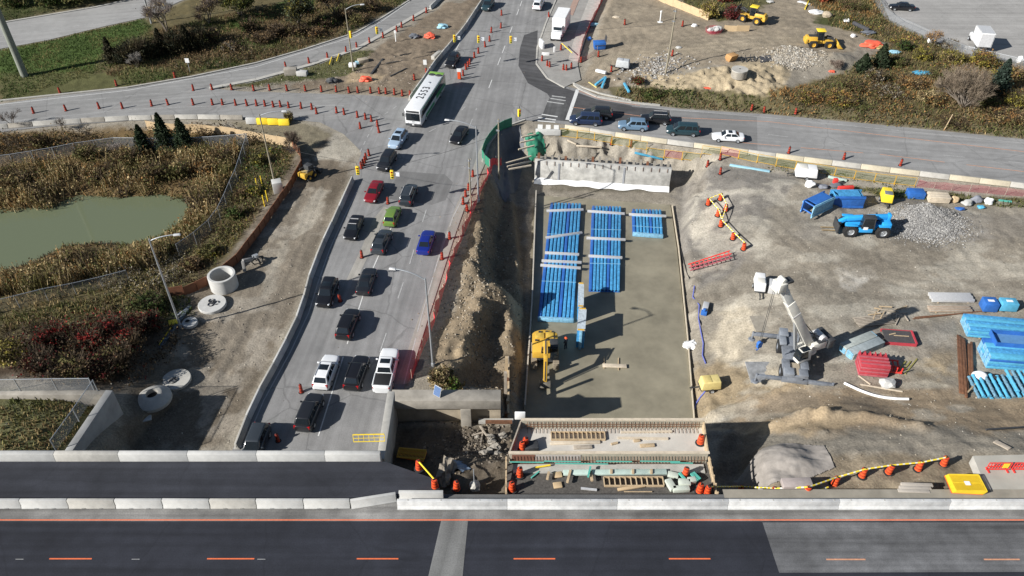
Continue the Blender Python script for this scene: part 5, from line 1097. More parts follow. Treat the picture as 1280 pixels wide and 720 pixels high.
def pole_between(p,q,label,m=STRIPE,r=.07,h=1.05,group=None):
    p=Vector(p)+Vector((0,0,h)); q=Vector(q)+Vector((0,0,h)); d=q-p; b=B(); b.cyl((-d.length/2,0,0),(d.length/2,0,0),r,n=8)
    o=b.obj('barricade_pole',m); o.location=(p+q)/2; o.rotation_euler=d.to_track_quat('X','Z').to_euler(); tag(o,label,'barricade pole',group)
pp=brow([(900,250),(885,256),(907,263.5),(897,270),(901,283),(916,299),(929.5,312)],'orange barrel in the zigzag barricade on the grey bank, %s from the top','barrels in the zigzag barricade',None,False)
for i,(a,c) in enumerate(((0,1),(0,2),(1,3),(3,4),(2,4),(4,5),(5,6))): pole_between(pp[a],pp[c],'yellow pole of the zigzag barricade on the grey bank, %s from the top'%ORD[i],group='poles of the zigzag barricade')
pp=[barrel((524,586),'orange barrel at the broken end of the black lane, beside stacked yellow panels',None,DZ+.01),barrel((544,609),'orange barrel at the lower tip of the black lane, tied by a yellow pole',None,DZ+.01)]
pole_between(pp[0],pp[1],'yellow pole tied between two barrels at the end of the black lane',YELB)
barrel((571,612),'bright orange barrel on the dirt just right of the black lane',None,5.4)
for a,z,l in (((649.5,595),5.0,'orange barrel on the dark platform at the upper left corner'),((640,613),5.0,'orange barrel on the dark platform at the lower left corner'),((653,563),5.36,'orange barrel on the new abutment, front one of the left pair'),((657,557),5.36,'orange barrel on the new abutment, rear one of the left pair'),((875,554),5.36,'orange barrel on the right end of the new abutment'),((856,595),5.0,'orange barrel amid pale blocks and green pipes on the platform'),((874,615),5.0,'orange barrel at the lower right corner of the platform, left of two')): barrel(a,l,None,z)
pp=[barrel((884,618),'orange barrel at the lower right corner of the platform, start of the yellow poles',None,4.96)]
pp+=brow([(924.5,617),(966,620),(1007,618.5),(1042.5,606),(1077,596),(1110,591),(1147,587.5),(1179,581)],'orange barrel linked by yellow striped poles beside the tarp mound, %s from the left','barrels linked by striped poles',None,False)
for i in range(8): pole_between(pp[i],pp[i+1],'yellow striped pole between barrels by the tarp mound, %s from the left'%ORD[i],group='striped poles by the tarp mound')
pole_between(G(1006,621)-Vector((0,0,.9)),G(1034,612)-Vector((0,0,.7)),'loose yellow striped pole lying in front of the barrels')
# ------------------------------------------------------------------ poles, lamps, wires
def lamp_post(label,at,h,arm,m,rise=.5,head=True,r=.13,z=None,name='lamp_post'):
    p=G(*at) if z is None else P3(*at,z); t=thing(name,label,'lamp post',p)
    b=B(); b.cyl((0,0,-.3),(0,0,h),r,r*.6,12); b.obj('pole',m,t,smooth=True); b=B(); b.cyl((0,0,0),(0,0,.5),r*1.7,r*1.5,10); b.obj('foot',STEEL if m is STEEL else POLEW,t)
    a=Vector(arm); pts=[Vector((0,0,h-.5))+Vector((a.x*f,a.y*f,rise*(1-(1-f)**2.2)+.25)) for f in np.linspace(0,1,8)]
    b=B(); b.tube(pts,.06,7); b.obj('arm',STEEL,t,smooth=True)
    e=pts[-1]; b=B(); ang=math.atan2(a.y,a.x); b.box((0,0,0),(.75,.32,.16),tx=.8,ty=.7); o=b.obj('lamp_head',ALU,t,(e.x+math.cos(ang)*.3,e.y+math.sin(ang)*.3,e.z),ang,bevel=.03)
    return t
lamp_post('tall grey lamp post beside the small concrete ring on the left',(226,409),12.3,(2.5,.4,0),STEEL)
lamp_post('tall grey lamp post inside the red fence by the old wall',(541.5,458),12.2,(-2.9,.6,0),STEEL,.9)
lamp_post('lamp post with traffic signal on the grassy tip of the dirt island',(442,89),11.2,(2.6,.3,0),POLEW,.8,z=0)
lamp_post('pale steel lamp post on the kerb in front of the green screen',(598,252),11.6,(-3.4,.6,0),STEEL,.8)
lamp_post('leaning wooden lamp post on a concrete block behind the left barrier',(345,236),11.6,(3.0,.2,0),POLEW,.6)
def pole(label,at,h,r,m,name='utility_pole',fittings=True,lean=(0,0),z=None,top=.6):
    p=G(*at) if z is None else P3(*at,z); t=thing(name,label,'pole',p); b=B(); b.cyl((0,0,-.4),(lean[0],lean[1],h),r,r*top,12); b.obj('shaft',m,t,smooth=True)
    if fittings:
        for f in(.97,.82): b=B(); b.box((lean[0]*f-.2,lean[1]*f,h*f),(.35,.12,.22)); b.cyl((lean[0]*f,lean[1]*f,h*f-.1),(lean[0]*f,lean[1]*f,h*f+.1),r*.95,n=10); b.obj('bracket',STEEL,t)
    return t
pole('weathered wooden pole in front of the green screen by the dig',(624,224),9.8,.16,POLEW); pole('shorter grey wooden pole among barrels on the right shoulder',(588.6,257),7.3,.14,POLEW)
pole('wooden utility pole with brackets in the north yard above the cut bank',(832,92),11.2,.17,POLEW,lean=(.35,0)); pole('very thick tapering steel pole on the grass at the far left',(31,95),34,.62,M('pole_green',(.22,.235,.20),rough=.6,var=.1),name='transmission_pole',fittings=False,z=.2)
pole('slim grey pole on the verge of the far upper left road',(190,31),16,.2,STEEL,fittings=False,z=.3); pole('short pale stake post on the slope by the east road',(1180,162),2.6,.1,WOOD,name='post',fittings=False,lean=(.5,.1))
def cable(label,p,q,sag=.6,r=.02):
    p=Vector(p);q=Vector(q); pts=[p.lerp(q,f)+Vector((0,0,-sag*4*f*(1-f))) for f in np.linspace(0,1,10)]; b=B(); b.tube([x-p for x in pts],r,4); o=b.obj('span_wire',DARK); o.location=p; tag(o,label,'cable'); return pts
def signal(label,at,z,rz,sign=True):
    p=P3(*at,z); t=thing('traffic_signal',label,'traffic signal',p,rz)
    b=B(); b.box((0,0,0),(.42,.34,1.25)); b.obj('housing',YELB,t,bevel=.04)
    for i,(c,m) in enumerate((('red',LAMPR),('amber',M('lens_amber',(.35,.18,.01),rough=.2,var=0)),('green',M('lens_green',(.01,.12,.05),rough=.2,var=0)))):
        b=B(); b.cyl((0,-.17,.38-.38*i),(0,-.2,.38-.38*i),.13,n=12); b.cyl((0,-.17,.47-.38*i),(0,-.36,.45-.38*i),.07,n=6); b.obj('lens',m,t)
    b=B(); b.bar((0,0,.6),(0,0,1.15),.05); b.obj('hanger',DARK,t)
    if sign: b=B(); b.box((.75,0,.05),(.5,.05,.6)); b.bar((.2,0,.3),(.75,0,.3),.04); b.obj('sign_plate',M('sign_white',(.70,.72,.75)),t)
    return p
q=[signal('yellow traffic signal hanging over the upper left road beside the island',(471,38),6.0,.3),signal('yellow traffic signal hanging beside the barrier behind the bus',(568,48),6.0,.1),signal('yellow traffic signal hanging over the lanes, second from the left of three',(598,49),6.0,0),signal('yellow traffic signal hanging over the middle of the north road',(638.5,49.5),6.0,0)]
cable('thin wire carrying the far traffic signals across the north road',(-27.98,132.9,8.0),q[0]+Vector((0,0,1.2)),.2); cable('thin wire between the far traffic signals',q[0]+Vector((0,0,1.2)),q[3]+Vector((0,0,1.2)),.1); cable('thin wire from the far traffic signals to the north yard pole',q[3]+Vector((0,0,1.2)),(26.99,131.9,9),.3)
q2=[signal('yellow traffic signal hanging above the start of the left barrier',(447,213),5.2,-.1,False),signal('yellow traffic signal hanging above the red sedan',(490,218),5.2,-.1)]
lp5=G(345,236); wp=G(624,224)
cable('thin wire from the leaning lamp post to the near traffic signals',lp5+Vector((0,0,7.2)),q2[0]+Vector((0,0,1.15)),.2); cable('thin wire between the two near traffic signals',q2[0]+Vector((0,0,1.15)),q2[1]+Vector((0,0,1.15)),.03); cable('thin wire from the near traffic signals to the wooden pole',q2[1]+Vector((0,0,1.15)),wp+Vector((0,0,7.5)),.3)
signal('small yellow signal on the kerb corner by the crosswalk',(649,141),2.0,.6,False); b=B(); g=G(649,150); b.cyl((0,0,-.2),(0,0,2.4),.07); o=b.obj('signal_post',STEEL,None,g); tag(o,'slim post under the small yellow signal by the crosswalk','post')
signal('yellow traffic signal on the island lamp post, seen from its side',(438,43),5.6,1.3,False)
# ------------------------------------------------------------------ blue gang forms lying on the slab
def gang(label,tl,tr,bl,br,n,walers,zb=-4.02,endplate=True):
    z=zb; A,Bq,Cq,D=[P3(*p,z+.5) for p in (tl,tr,bl,br)]; c=(A+Bq+Cq+D)/4; t=thing('gang_form',label,'formwork',(c.x,c.y,zb)); o=Vector((c.x,c.y,0))
    for i in range(n):
        f=(i+.5)/n; p=A.lerp(Bq,f)-o; q=Cq.lerp(D,f)-o; p.z=q.z=.42; w=(A-Bq).length/n*.70
        b=B(); b.bar(p,q,w,.16); b.bar(p-Vector((0,0,.26)),q-Vector((0,0,.26)),w*.45,.4); b.obj('girder',BLUE if i%5 else BLUED,t,bevel=.02)
    b=B(); b.slab([((v-o).x,(v-o).y) for v in (A,Bq,D,Cq)],.03,.12); b.obj('face_sheet',BLUED,t)
    for f in(.31,.72):
        p=A.lerp(Cq,f)-o;q=Bq.lerp(D,f)-o; p.z=q.z=.51; b=B(); b.bar(p,q,.09,.03); b.obj('strap',BLUEL,t)
    if endplate: p=Cq-o;q=D-o; p.z=q.z=.30; b=B(); b.bar(p,q,.42,.5); b.obj('end_plate',BLUEL,t,bevel=.02)
    for a,c2 in walers:
        p=P3(*a,z+.62)-o; q=P3(*c2,z+.62)-o; p.z=q.z=.62; d=(q-p).normalized(); p-=d*.2; q+=d*.2
        s=Vector((-d.y,d.x,0)); b=B(); b.bar(p+s*.12,q+s*.12,.1,.24); b.bar(p-s*.12,q-s*.12,.1,.24); b.obj('waler',ALU,t,bevel=.01)
    return t
gang('long blue formwork panel with five grey cross beams on the left of the slab',(688,253),(727,254),(672,397),(717,399),9,[((685,263.5),(727.5,262)),((684,297),(726,291)),((683,316),(722,318)),((679,326),(725,328)),((677.5,331.5),(724,335))])
gang('blue formwork panel with three grey cross beams, middle of the slab',(740,257),(777,258),(736,361),(775,362),9,[((736,264),(779,267)),((735,297.5),(780,299.5)),((737.5,320),(776,322))],endplate=False)
gang('short blue formwork panel with one cross beam, right of the slab',(790,261),(827,262),(791,291),(829,294),9,[((788,268),(831,270))])
def upright(label,px0,px1,z,h,w):
    a,c=P3(*px0,z),P3(*px1,z); d=c-a; m=(a+c)/2; t=thing('upright_formwork',label,'formwork',(m.x,m.y,z),math.atan2(d.y,d.x)); L=d.length
    b=B(); b.box((0,0,h/2),(L,w*.35,h)); b.obj('panel',BLUEL,t,bevel=.02)
    for s in(-1,1):
        for i in range(5): b=B(); b.box((-L/2+L*(i+.5)/5,s*w*.33,h/2),(.12,w*.3,h)); b.obj('rib',BLUE,t)
    b=B(); b.box((0,0,h+.03),(L,w,.06)); b.obj('top_rail',M('panel_grey',(.42,.48,.52),var=.3,scale=4),t)
    for i in(-1,1): b=B(); b.box((i*(L/2-.1),0,h+.09),(.2,w*.8,.08)); b.obj('corner_bracket',YEL,t)
upright('tall blue grey form panel standing on edge nearer the excavator',(724.5,437),(726.5,409),-4.02,3.0,.95)
upright('tall blue grey form panel standing on edge beside the long blue panels',(724.5,404),(725,374),-4.02,2.6,.7)
# ------------------------------------------------------------------ generic stacks and bits
def plank(label,a,c,w=.25,h=.08,m=WOOD,z=None,lift=0,cat='plank',name='plank',group=None):
    p=(G(*a) if z is None else P3(*a,z)); q=(G(*c) if z is None else P3(*c,z)); u=Vector((0,0,h/2+lift+.02)); d=q-p; b=B(); b.box((0,0,0),(d.length,w,h)); o=b.obj(name,m,bevel=.008 if w>.2 else 0); o.location=(p+q)/2+u; o.rotation_euler=d.to_track_quat('X','Z').to_euler(); tag(o,label,cat,group); return o
def boxthing(name,label,cat,at,size,m,rz=0,z=None,lift=0,bevel=.04,mi=None):
    p=(G(*at) if z is None else P3(*at,z)); b=B(); b.box((0,0,size[2]/2),size); o=b.obj(name,m,None,p+Vector((0,0,lift)),rad(rz),bevel=bevel); return tag(o,label,cat)
def stack(name,label,cat,at,heading,L,W_,layers,n,m,h=.22,gap=.02,z=None,part='panel',end=None,ms=None,bearer=True):
    p=(G(*at) if z is None else P3(*at,z)); t=thing(name,label,cat,p,rad(heading)); z0=.12
    if bearer:
        for x in(-.35,.35): b=B(); b.box((x*L,0,.06),(.14,W_,.12)); b.obj('bearer',WOOD,t)
    for k in range(layers):
        for i in range(n):
            w=W_/n; b=B(); b.box((R.uniform(-.06,.06),-W_/2+w*(i+.5),z0+h*(k+.5)),(L,w-gap*2,h-gap)); mm=(ms[(i+k)%len(ms)] if ms else m); b.obj(part,mm,t,bevel=.015)
            if end and k>=0:
                for s in(-1,1): b=B(); b.box((s*(L/2),-W_/2+w*(i+.5),z0+h*(k+.5)),(.08,w*.8,h*.8)); b.obj('end_cap',end,t)
    return t
stack('panel_stack','large stack of long light blue form panels at the right edge','formwork',(1258,417),-8,9.2,2.6,4,5,BLUE,.30,end=BLUEL,ms=[M('cyan_panel',(.09,.36,.54),rough=.5,var=.2),BLUE])
stack('panel_stack','stack of dark and light blue panels in front of the largest blue stack','formwork',(1264,452),-7,6.2,3.0,5,4,BLUE,.34,end=BLUEL,ms=[M('cyan_panel'),BLUE,M('cyan_panel'),BLUED])
t=thing('panel_crate','dark blue open crate on top of the front blue panel stack','crate',G(1262,446)+Vector((0,.4,1.85)),rad(-7)); b=B()
for s in(-1,1): b.box((0,s*1.0,.3),(4.6,.08,.6)); b.box((s*2.3,0,.3),(.08,2.0,.6))
b.obj('side_plate',BLUED,t); b=B(); b.box((0,0,.06),(4.5,1.95,.1)); b.obj('floor_plate',M('crate_floor',(.09,.22,.42)),t)
p=G(1258,487); t=thing('prop_stack','heap of scuffed light blue shoring props laid side by side at the right edge','shoring props',p,rad(-4))
for k,(zz,nn_) in enumerate(((.16,11),(.46,10),(.74,4))):
    for i in range(nn_):
        x=-3.3+.6*i+.3*k+(4 if k==2 else 0)*.8; y=R.uniform(-.1,.1)+(.5 if k==2 else 0); b=B(); b.cyl((x,-1.5+y,zz),(x,1.5+y,zz),.15,n=9)
        for q_ in(-1.45,-.5,.5,1.45): b.cyl((x,q_+y-.04,zz),(x,q_+y+.04,zz),.19,n=9)
        b.obj('prop',M('cyan_panel') if (i+k)%3 else M('prop_dirty',(.12,.24,.32),var=.5,scale=6),t)
stack('beam_bundle','bundle of pale aluminium beams, upper of two by the blue crates','beams',(1188,374),-1,4.9,1.5,2,8,ALU,.16,part='beam'); stack('beam_bundle','bundle of brownish boards just below the aluminium beams','beams',(1186,388),-1,4.8,1.0,2,5,M('board_brown',(.36,.27,.20),var=.2),.14,part='beam',ms=[M('board_brown'),WOODG])
for a,m,l,s in (((1234,386),BLUED,'dark blue steel crate with white top label, left of a pair',(1.6,1.4,1.15)),((1257,386),M('cyan_panel'),'light blue steel crate with white top label, right of a pair',(1.9,1.2,1.1))):
    p=G(*a); t=thing('steel_crate',l,'crate',p,rad(-5)); b=B(); b.box((0,0,s[2]/2+.1),s,tx=.94); b.obj('crate_body',m,t,bevel=.04); b=B(); b.box((0,0,s[2]+.11),(.7,.35,.02)); b.obj('top_label',WHITE,t)
    for q_ in(-1,1): b=B(); b.box((q_*.5,0,.06),(.14,s[1],.12)); b.obj('skid',DARK,t)
for i,(a,c) in enumerate((((1197,420),(1200,492)),((1199,422),(1203,493)),((1202,424),(1207,498)),((1204,426),(1208,490)),((1210,432),(1211,470)),((1213,430),(1214,476)))): plank('rusty steel beam lying by the blue stacks, %s from the left'%ORD[i],a,c,.22,.2,REBAR,lift=.03*i,cat='steel beam',name='steel_beam',group='rusty steel beams')
plank('short timber crossing the lower end of the rusty beams',(1208,493),(1220,480),.14,.1,WOOD,lift=.2)
g=G(1222,474); b=B(); b.blob((0,0,.45),(.8,.6,.55),3,3,.25); o=b.obj('sack',WHITE,None,g,smooth=True); tag(o,'bulging white sack left of the blue props','sack')
g=G(1243,476); b=B(); b.blob((0,0,.3),(.85,.6,.4),5,3,.3); o=b.obj('sack',RUB,None,g,smooth=True); tag(o,'slumped black sack between white sack and blue props','sack')
stack('panel_stack','grey topped panel stack with light blue end right of the crane','formwork',(1075,437),26,4.4,2.1,4,2,M('panel_top_grey',(.33,.36,.34),var=.2),.24,end=BLUEL,ms=[M('panel_top_grey'),M('panel_top_grey2',(.28,.32,.33),var=.2)])
p=G(1088,463); t=thing('form_stack','stack of red steel formwork with ribbed sides','formwork',p,rad(-8))
RED2=M('red_dusty',(.40,.10,.12),rough=.7,var=.25,scale=3)
for k in range(6): b=B(); b.box((0,0,.18+.25*k),(2.9,2.0,.2)); b.obj('panel',RED if k%2 else RED2,t,bevel=.02)
for i in range(6): b=B(); b.box((-1.3+.52*i,.85,1.62),(.09,.5,.16)); b.obj('rib',RED,t)
for i in range(3): b=B(); b.box((0,-.7+.5*i,1.6),(2.9,.16,.1)); b.obj('rib',RED2,t)
p=G(1113,460); t=thing('steel_rack','bright red open steel frame beside the red formwork stack','frame',p,rad(-10)); b=B()
for x in(-.7,-.2,.3,.8): b.bar((x,-.9,.2),(x,.9,.2),.12); b.bar((x,-.9,.2),(x,-.9,1.0),.1)
for y in(-.9,0,.9): b.bar((-.8,y,.3),(.9,y,.3),.12)
b.obj('frame_bars',REDP,t)
p=G(1122,424); t=thing('upright_formwork','dark ribbed form panel edged in red behind the red formwork','formwork',p,rad(-6)); b=B(); b.box((0,0,.35),(3.1,2.0,.12),rx=0)
b.obj('dark_sheet',M('dark_sheet',(.07,.065,.065),rough=.7,var=.3,scale=6),t); b=B(); b.box((1.62,0,.3),(.18,2.1,.45)); b.box((0,-1.06,.25),(3.3,.12,.35)); b.box((0,1.06,.25),(3.3,.12,.35)); b.obj('red_edge',RED,t); b=B(); b.box((-.6,.3,.46),(.8,.12,.06),rz=.4); b.box((.3,.1,.45),(1.6,.1,.05)); b.obj('timber_strip',WOOD,t)
stack('board_stack','low fan of pale grey boards behind the grey panel stack','boards',(1092,402),8,4.4,1.6,1,7,WOODG,.12,.05,part='board',bearer=False)
for i in range(16):
    x,y=1112+R.uniform(-20,26),394+R.uniform(-9,8); a=R.uniform(0,3.1); l=R.uniform(7,14); plank('loose timber offcut in the heap between grey boards and aluminium beams',(x-l*math.cos(a),y-l*.5*math.sin(a)),(x+l*math.cos(a),y+l*.5*math.sin(a)),.12,.08,WOOD if i%2 else WOODG,lift=.05*(i%4),group='loose timber offcuts by the grey boards')
for i,(a,c) in enumerate((((1141,399),(1230,389)),((1143,397),(1215,391)))): plank('long rusty rod lying below the bundles, %s'%('lower one' if i==0 else 'upper one'),a,c,.12,.06,REBAR,cat='rod',name='steel_rod')
for i,(a,c) in enumerate((((1121,466),(1132,452)),((1126,467),(1138,452)),((1131,468),(1146,449)))): plank('mud stained yellow green bar on the ground, %s of three from the left'%ORD[i],a,c,.13,.08,M('bar_olive',(.30,.27,.08),var=.3),cat='bar',name='steel_bar',group='yellow green bars')
pts=[G(1055+80*f,480+20*f+6*math.sin(math.pi*f)) + Vector((0,0,.14)) for f in np.linspace(0,1,12)]; b=B(); b.tube([p-pts[0] for p in pts],.14,9); o=b.obj('pipe',WHITE,None,pts[0],smooth=True); tag(o,'long curved white plastic pipe lying on the dirt below the red formwork','pipe')
plank('thin bleached board lying across the pale sand',(1075,481),(1128,490),.16,.07,M('plank_pale')); plank('short bleached board below the red formwork',(1073,470),(1088,481),.14,.07,M('plank_pale'))
g=G(1108,483); b=B(); b.blob((0,0,.4),(.85,.6,.55),9,2,.4); o=b.obj('boulder',CONCW,None,g); tag(o,'white concrete lump beside the curved pipe','rubble block')
# trench boxes
def trench_box(label,at,heading,m,m2,L=4.2,w=1.7,h=1.9):
    p=G(*at); t=thing('trench_box',label,'trench box',p,rad(heading))
    for s in(-1,1):
        b=B(); b.box((0,s*w/2,h/2),(L,.14,h)); b.obj('side_plate',m if s<0 else m2,t,bevel=.02)
        for z in(.25,h-.25): b=B(); b.box((0,s*(w/2+.1),z),(L,.1,.2)); b.obj('waler',m,t)
    for x in(-L/2+.3,L/2-.3):
        for z in(.5,h-.2): b=B(); b.cyl((x,-w/2,z),(x,w/2,z),.1,n=8); b.obj('spreader',m2,t)
    b=B(); b.box((0,0,h+.02),(L*.7,w*.9,.08)); b.obj('cover_sheet',m2,t)
trench_box('weathered pale blue trench box set at an angle, left of the darker one',(1020,263),34,BLUEL,BLUED); trench_box('dark blue trench box beside the pale blue one',(1056,256),0,BLUED,BLUE)
boxthing('skip_bin','small blue bin by the fence behind the gravel heap','bin',(1143,246),(2.2,1.4,1.0),BLUED,-5)
stack('pallet_stack','pale timber pallet stack right of the small blue bin','pallets',(1171,251),-6,2.7,1.6,4,3,M('plank_pale'),.22,part='board',bearer=False)
for at,s,m,l,z in (((1192,252),(.9,.8,.8),PLY,'brown plywood box next to the timber pallets',0),((1208,256),(1.1,.9,.8),M('bag_grey',(.40,.40,.38)),'grey rubbish bag right of the plywood box',0),((1220,252),(1.2,.9,.9),M('tarp_dark',(.20,.21,.24)),'dark grey tarp bundle in the rubbish by the fence',0),((1235,254),(1.1,.9,.8),WHITE,'white rubbish bag at the end of the rubbish by the fence',0),((1200,262),(1.0,.5,.35),BLUED,'flat blue rubbish in front of the grey bag',0),((1226,260),(.8,.6,.4),M('cyan_panel'),'small light blue rubbish piece by the fence',0),((1012,233),(1.1,.9,.9),WHITE,'crumpled white bag behind the pale blue trench box',0),((1028,235),(1.2,.7,.5),M('tarp_dark'),'dark grey tarp bundle behind the trench boxes',0),((1045,233),(1.6,.8,.5),M('tarp_slate',(.13,.14,.16)),'slate tarp over red plastic behind the trench boxes',0)):
    g=G(*at); b=B(); b.blob((0,0,s[2]*.4),(s[0]/1.6,s[1]/1.6,s[2]/1.7),hash(l)%17,3,.45); o=b.obj('rubbish_bag',m,None,g,smooth=True); tag(o,l,'rubbish')
boxthing('water_barrier','red plastic water barrier behind the dark blue trench box','barrier',(1056,239),(2.2,.5,.8),REDP,8); boxthing('water_barrier','small red plastic barrier among the tarps behind the trench boxes','barrier',(1043,231),(.6,.5,1.0),REDP,0)
plank('pale green pipe lying before the yellow panels',(1035,222),(1058,227),.3,.3,MINT,cat='pipe',name='pipe'); plank('pale green pipe at the far right below the magenta fence',(1248,251),(1264,253),.2,.2,TEAL,cat='pipe',name='pipe')
plank('bright blue pipe lying in the trench above the headwall',(793,194),(828,202),.28,.25,M('cyan_panel'),cat='pipe',name='pipe',lift=.3); plank('light blue pipe lying on the grey dirt below the cream barriers',(912,207),(962,215),.4,.2,M('pipe_pale_blue',(.30,.52,.62)),cat='pipe',name='pipe')
for i,(a,c) in enumerate((((860,338),(912,321)),((861,342),(913,326)))):
    p,q=G(*a),G(*c); d=q-p; t=thing('rebar_ladder','long red ladder frame lying on the bank, %s of two'%('upper' if i==0 else 'lower'),'frame',(p+q)/2+Vector((0,0,.75)),0); t.rotation_euler=d.to_track_quat('X','Z').to_euler(); L=d.length; m=REDP if i==0 else RED2
    for s in(-1,1): b=B(); b.box((0,s*.3,0),(L,.09,.12)); b.obj('rail',m,t)
    for k in range(10): b=B(); b.box((-L/2+L*(k+.5)/10,0,0),(.08,.6,.07)); b.obj('rung',m,t)
# pump with hoses, small slab-side clutter
p=G(881,388); t=thing('pump','small blue and grey pump with hose beside the slab','pump',p,rad(70)); b=B(); b.box((0,0,.45),(1.5,.7,.7)); b.obj('casing',ALU,t,bevel=.06); b=B(); b.box((-.8,0,.4),(.7,.7,.6)); b.cyl((-.9,0,.6),(-.9,0,1.0),.2); b.obj('motor',BLUED,t,bevel=.05)
def hose(label,pts,r,m,cat='hose'):
    q=[G(*p)+Vector((0,0,r)) for p in pts]; b=B(); b.tube([p-q[0] for p in q],r,7); o=b.obj('hose',m,None,q[0],smooth=True); tag(o,label,cat)
hose('blue hose running along the right of the slab from the pump',[(868,358),(866,372),(874,382),(873,398),(876,415),(879,430),(878,445),(882,455)],.08,M('hose_blue',(.12,.14,.40)))
hose('blue hose curling down from the yellow compressor',[(882,489),(876,496),(870,505),(868,512)],.08,M('hose_blue')); hose('thin black hose along the foot of the right bank',[(842,266),(848,300),(858,340),(866,358)],.06,RUB)
g=G(864,434); b=B(); b.blob((0,0,.3),(1.0,.6,.4),4,3,.6,freq=2.5); o=b.obj('plastic_heap',M('plastic_white'),None,g); tag(o,'crumpled pale plastic heap on the right bank beside the hose','rubbish')
plank('brown plank lying across two battens on the mud slab',(753,458),(783,459),.55,.1,M('plank_pale'),z=-4.02,lift=.1); plank('thin batten under the plank on the mud slab, left one',(755,446),(755,461),.1,.1,WOOD,z=-4.02); plank('thin batten under the plank on the mud slab, right one',(773,448),(773,463),.1,.1,WOOD,z=-4.02)
# ------------------------------------------------------------------ concrete manhole sections on the left
def pipe_ring(label,at,ro,ri,h,name='concrete_ring',cap=None,extra=None,tilt=0):
    p=G(*at); t=thing(name,label,'manhole section',p); b=B(); b.lathe([(ri,0),(ro,0),(ro,h-.04),(ro-.04,h),(ri+.03,h),(ri,h-.03),(ri,0)],36); b.obj('ring_wall',CONCW,t,smooth=True)
    if cap: cap(t)
    return t
pipe_ring('tall hollow pale concrete ring on the dirt left of the lanes',(281,358),1.62,1.3,1.9)
def disc(label,at,r,h,hole=None,off=(0,0),m=CONCW,dark=None):
    p=G(*at); t=thing('concrete_disc',label,'manhole section',p); b=B(); b.lathe([(0,0),(r,0),(r,h-.05),(r-.05,h),(0,h)],36); b.obj('disc',m,t,smooth=True)
    if hole: b=B(); b.lathe([(hole*.95,-.0),(hole*1.08,.05),(hole*1.02,.09),(hole*.9,.09)],24); b.obj('collar',CONC,t,(off[0],off[1],h)); b=B(); b.lathe([(0,.012),(hole*.93,.012)],24); b.obj('opening',M('void',(.01,.01,.01),var=0),t,(off[0],off[1],h))
    if dark:
        for k in range(dark):
            a0_=R.uniform(0,6); rr=R.uniform(.1,.55)*r; b=B(); pts=[]
            for j in range(9): aa=a0_+j*.7; pts.append((math.cos(a0_)*rr*.6+.32*math.cos(aa),math.sin(a0_)*rr*.6+.32*math.sin(aa),h+.06)); 
            b.tube(pts,.05,5); b.obj('chain',DARK,t)
    return t
disc('pale concrete disc with black chains on it, below the hollow ring',(266,382),1.6,.38,dark=6); disc('small concrete ring with off centre hole beside the lamp post',(238,405),.85,.35,.3,(-.25,.05)); disc('concrete disc with rebar loop lying in the shade',(221,476),1.5,.3,dark=2,m=CONC)
p=G(193,500); t=thing('manhole_cone','squat concrete cone section with an open round hole','manhole section',p); b=B(); b.lathe([(1.75,0),(1.75,.35),(1.0,.95),(.85,1.0),(.6,1.0),(.6,.3)],36); b.obj('cone_wall',CONC,t,smooth=True); b=B(); b.lathe([(0,.5),(.6,.5)],20); b.obj('opening',M('void'),t)
p=G(923,96); t=thing('manhole_section','concrete drum standing in the cut bank of the north yard','manhole section',p); b=B(); b.lathe([(1.3,0),(1.3,1.2),(0,1.2)],30); b.obj('drum_wall',CONCD,t,smooth=True); b=B(); b.lathe([(1.36,0),(1.36,.2),(0,.2)],30); b.obj('lid',CONC,t,(0,0,1.2),smooth=True); b=B(); b.cyl((0,0,1.4),(0,0,1.46),.12); b.obj('lifting_eye',DARK,t)
boxthing('concrete_chip','small pale concrete chip in the shade below the cone','rubble block',(183,524),(1.0,.7,.15),CONCW,20)
# grapple attachment, guard rail, bits by the lamp
p=G(318,332); t=thing('grapple_attachment','dark steel excavator grapple lying right of the hollow ring','attachment',p,rad(40)); b=B(); b.bar((-1.5,-.6,.2),(-1.3,-.2,1.5),.35,.4); b.bar((-1.3,-.2,1.5),(0,.1,1.0),.35,.4); b.obj('arm',M('steel_dusty',(.25,.24,.23),var=.3),t,bevel=.03)
b=B()
for k in range(4): a_=k*1.57; b.bar((.6,.2,.9),(.6+.8*math.cos(a_),.2+.8*math.sin(a_),.6),.18); b.bar((.6+.8*math.cos(a_),.2+.8*math.sin(a_),.6),(.6+.5*math.cos(a_),.2+.5*math.sin(a_),.02),.14)
b.obj('claw',DARK,t); b=B(); b.cyl((.6,.2,.8),(.6,.2,1.3),.25); b.box((.4,.5,1.0),(.4,.3,.3)); b.obj('rotator',STEEL,t)
plank('dark steel guard rail length lying by the left lamp post',(200,436),(238,383),.4,.18,M('guard_steel',(.10,.12,.14),var=.2),cat='guard rail',name='guard_rail'); plank('pale steel tube lying beside the dark guard rail',(222,395),(237,384),.18,.15,ALU,cat='tube',name='steel_tube'); plank('thin yellow tube beside the dark guard rail',(199,432),(214,410),.1,.1,YELB,cat='tube',name='steel_tube')
boxthing('sign_board','small yellow sign board lying left of the lamp post','sign',(217,404),(1.0,.8,.25),YELB,20); boxthing('concrete_block','pale tapered concrete block at the foot of the leaning lamp post','block',(348,239),(1.3,1.3,1.7),CONCW,20)
for i,(a,h_) in enumerate((((322,235),1.6),((328,232),1.6),((331,258),1.8),((335,252),1.8))):
    g=G(*a); b=B(); b.cyl((0,0,-.1),(0,0,h_),.07); o=b.obj('marker_post',YELB,None,g); tag(o,'thin yellow marker post by the curved brown hoarding, %s from the left'%ORD[i],'marker post','yellow marker posts')
b=B(); t=None
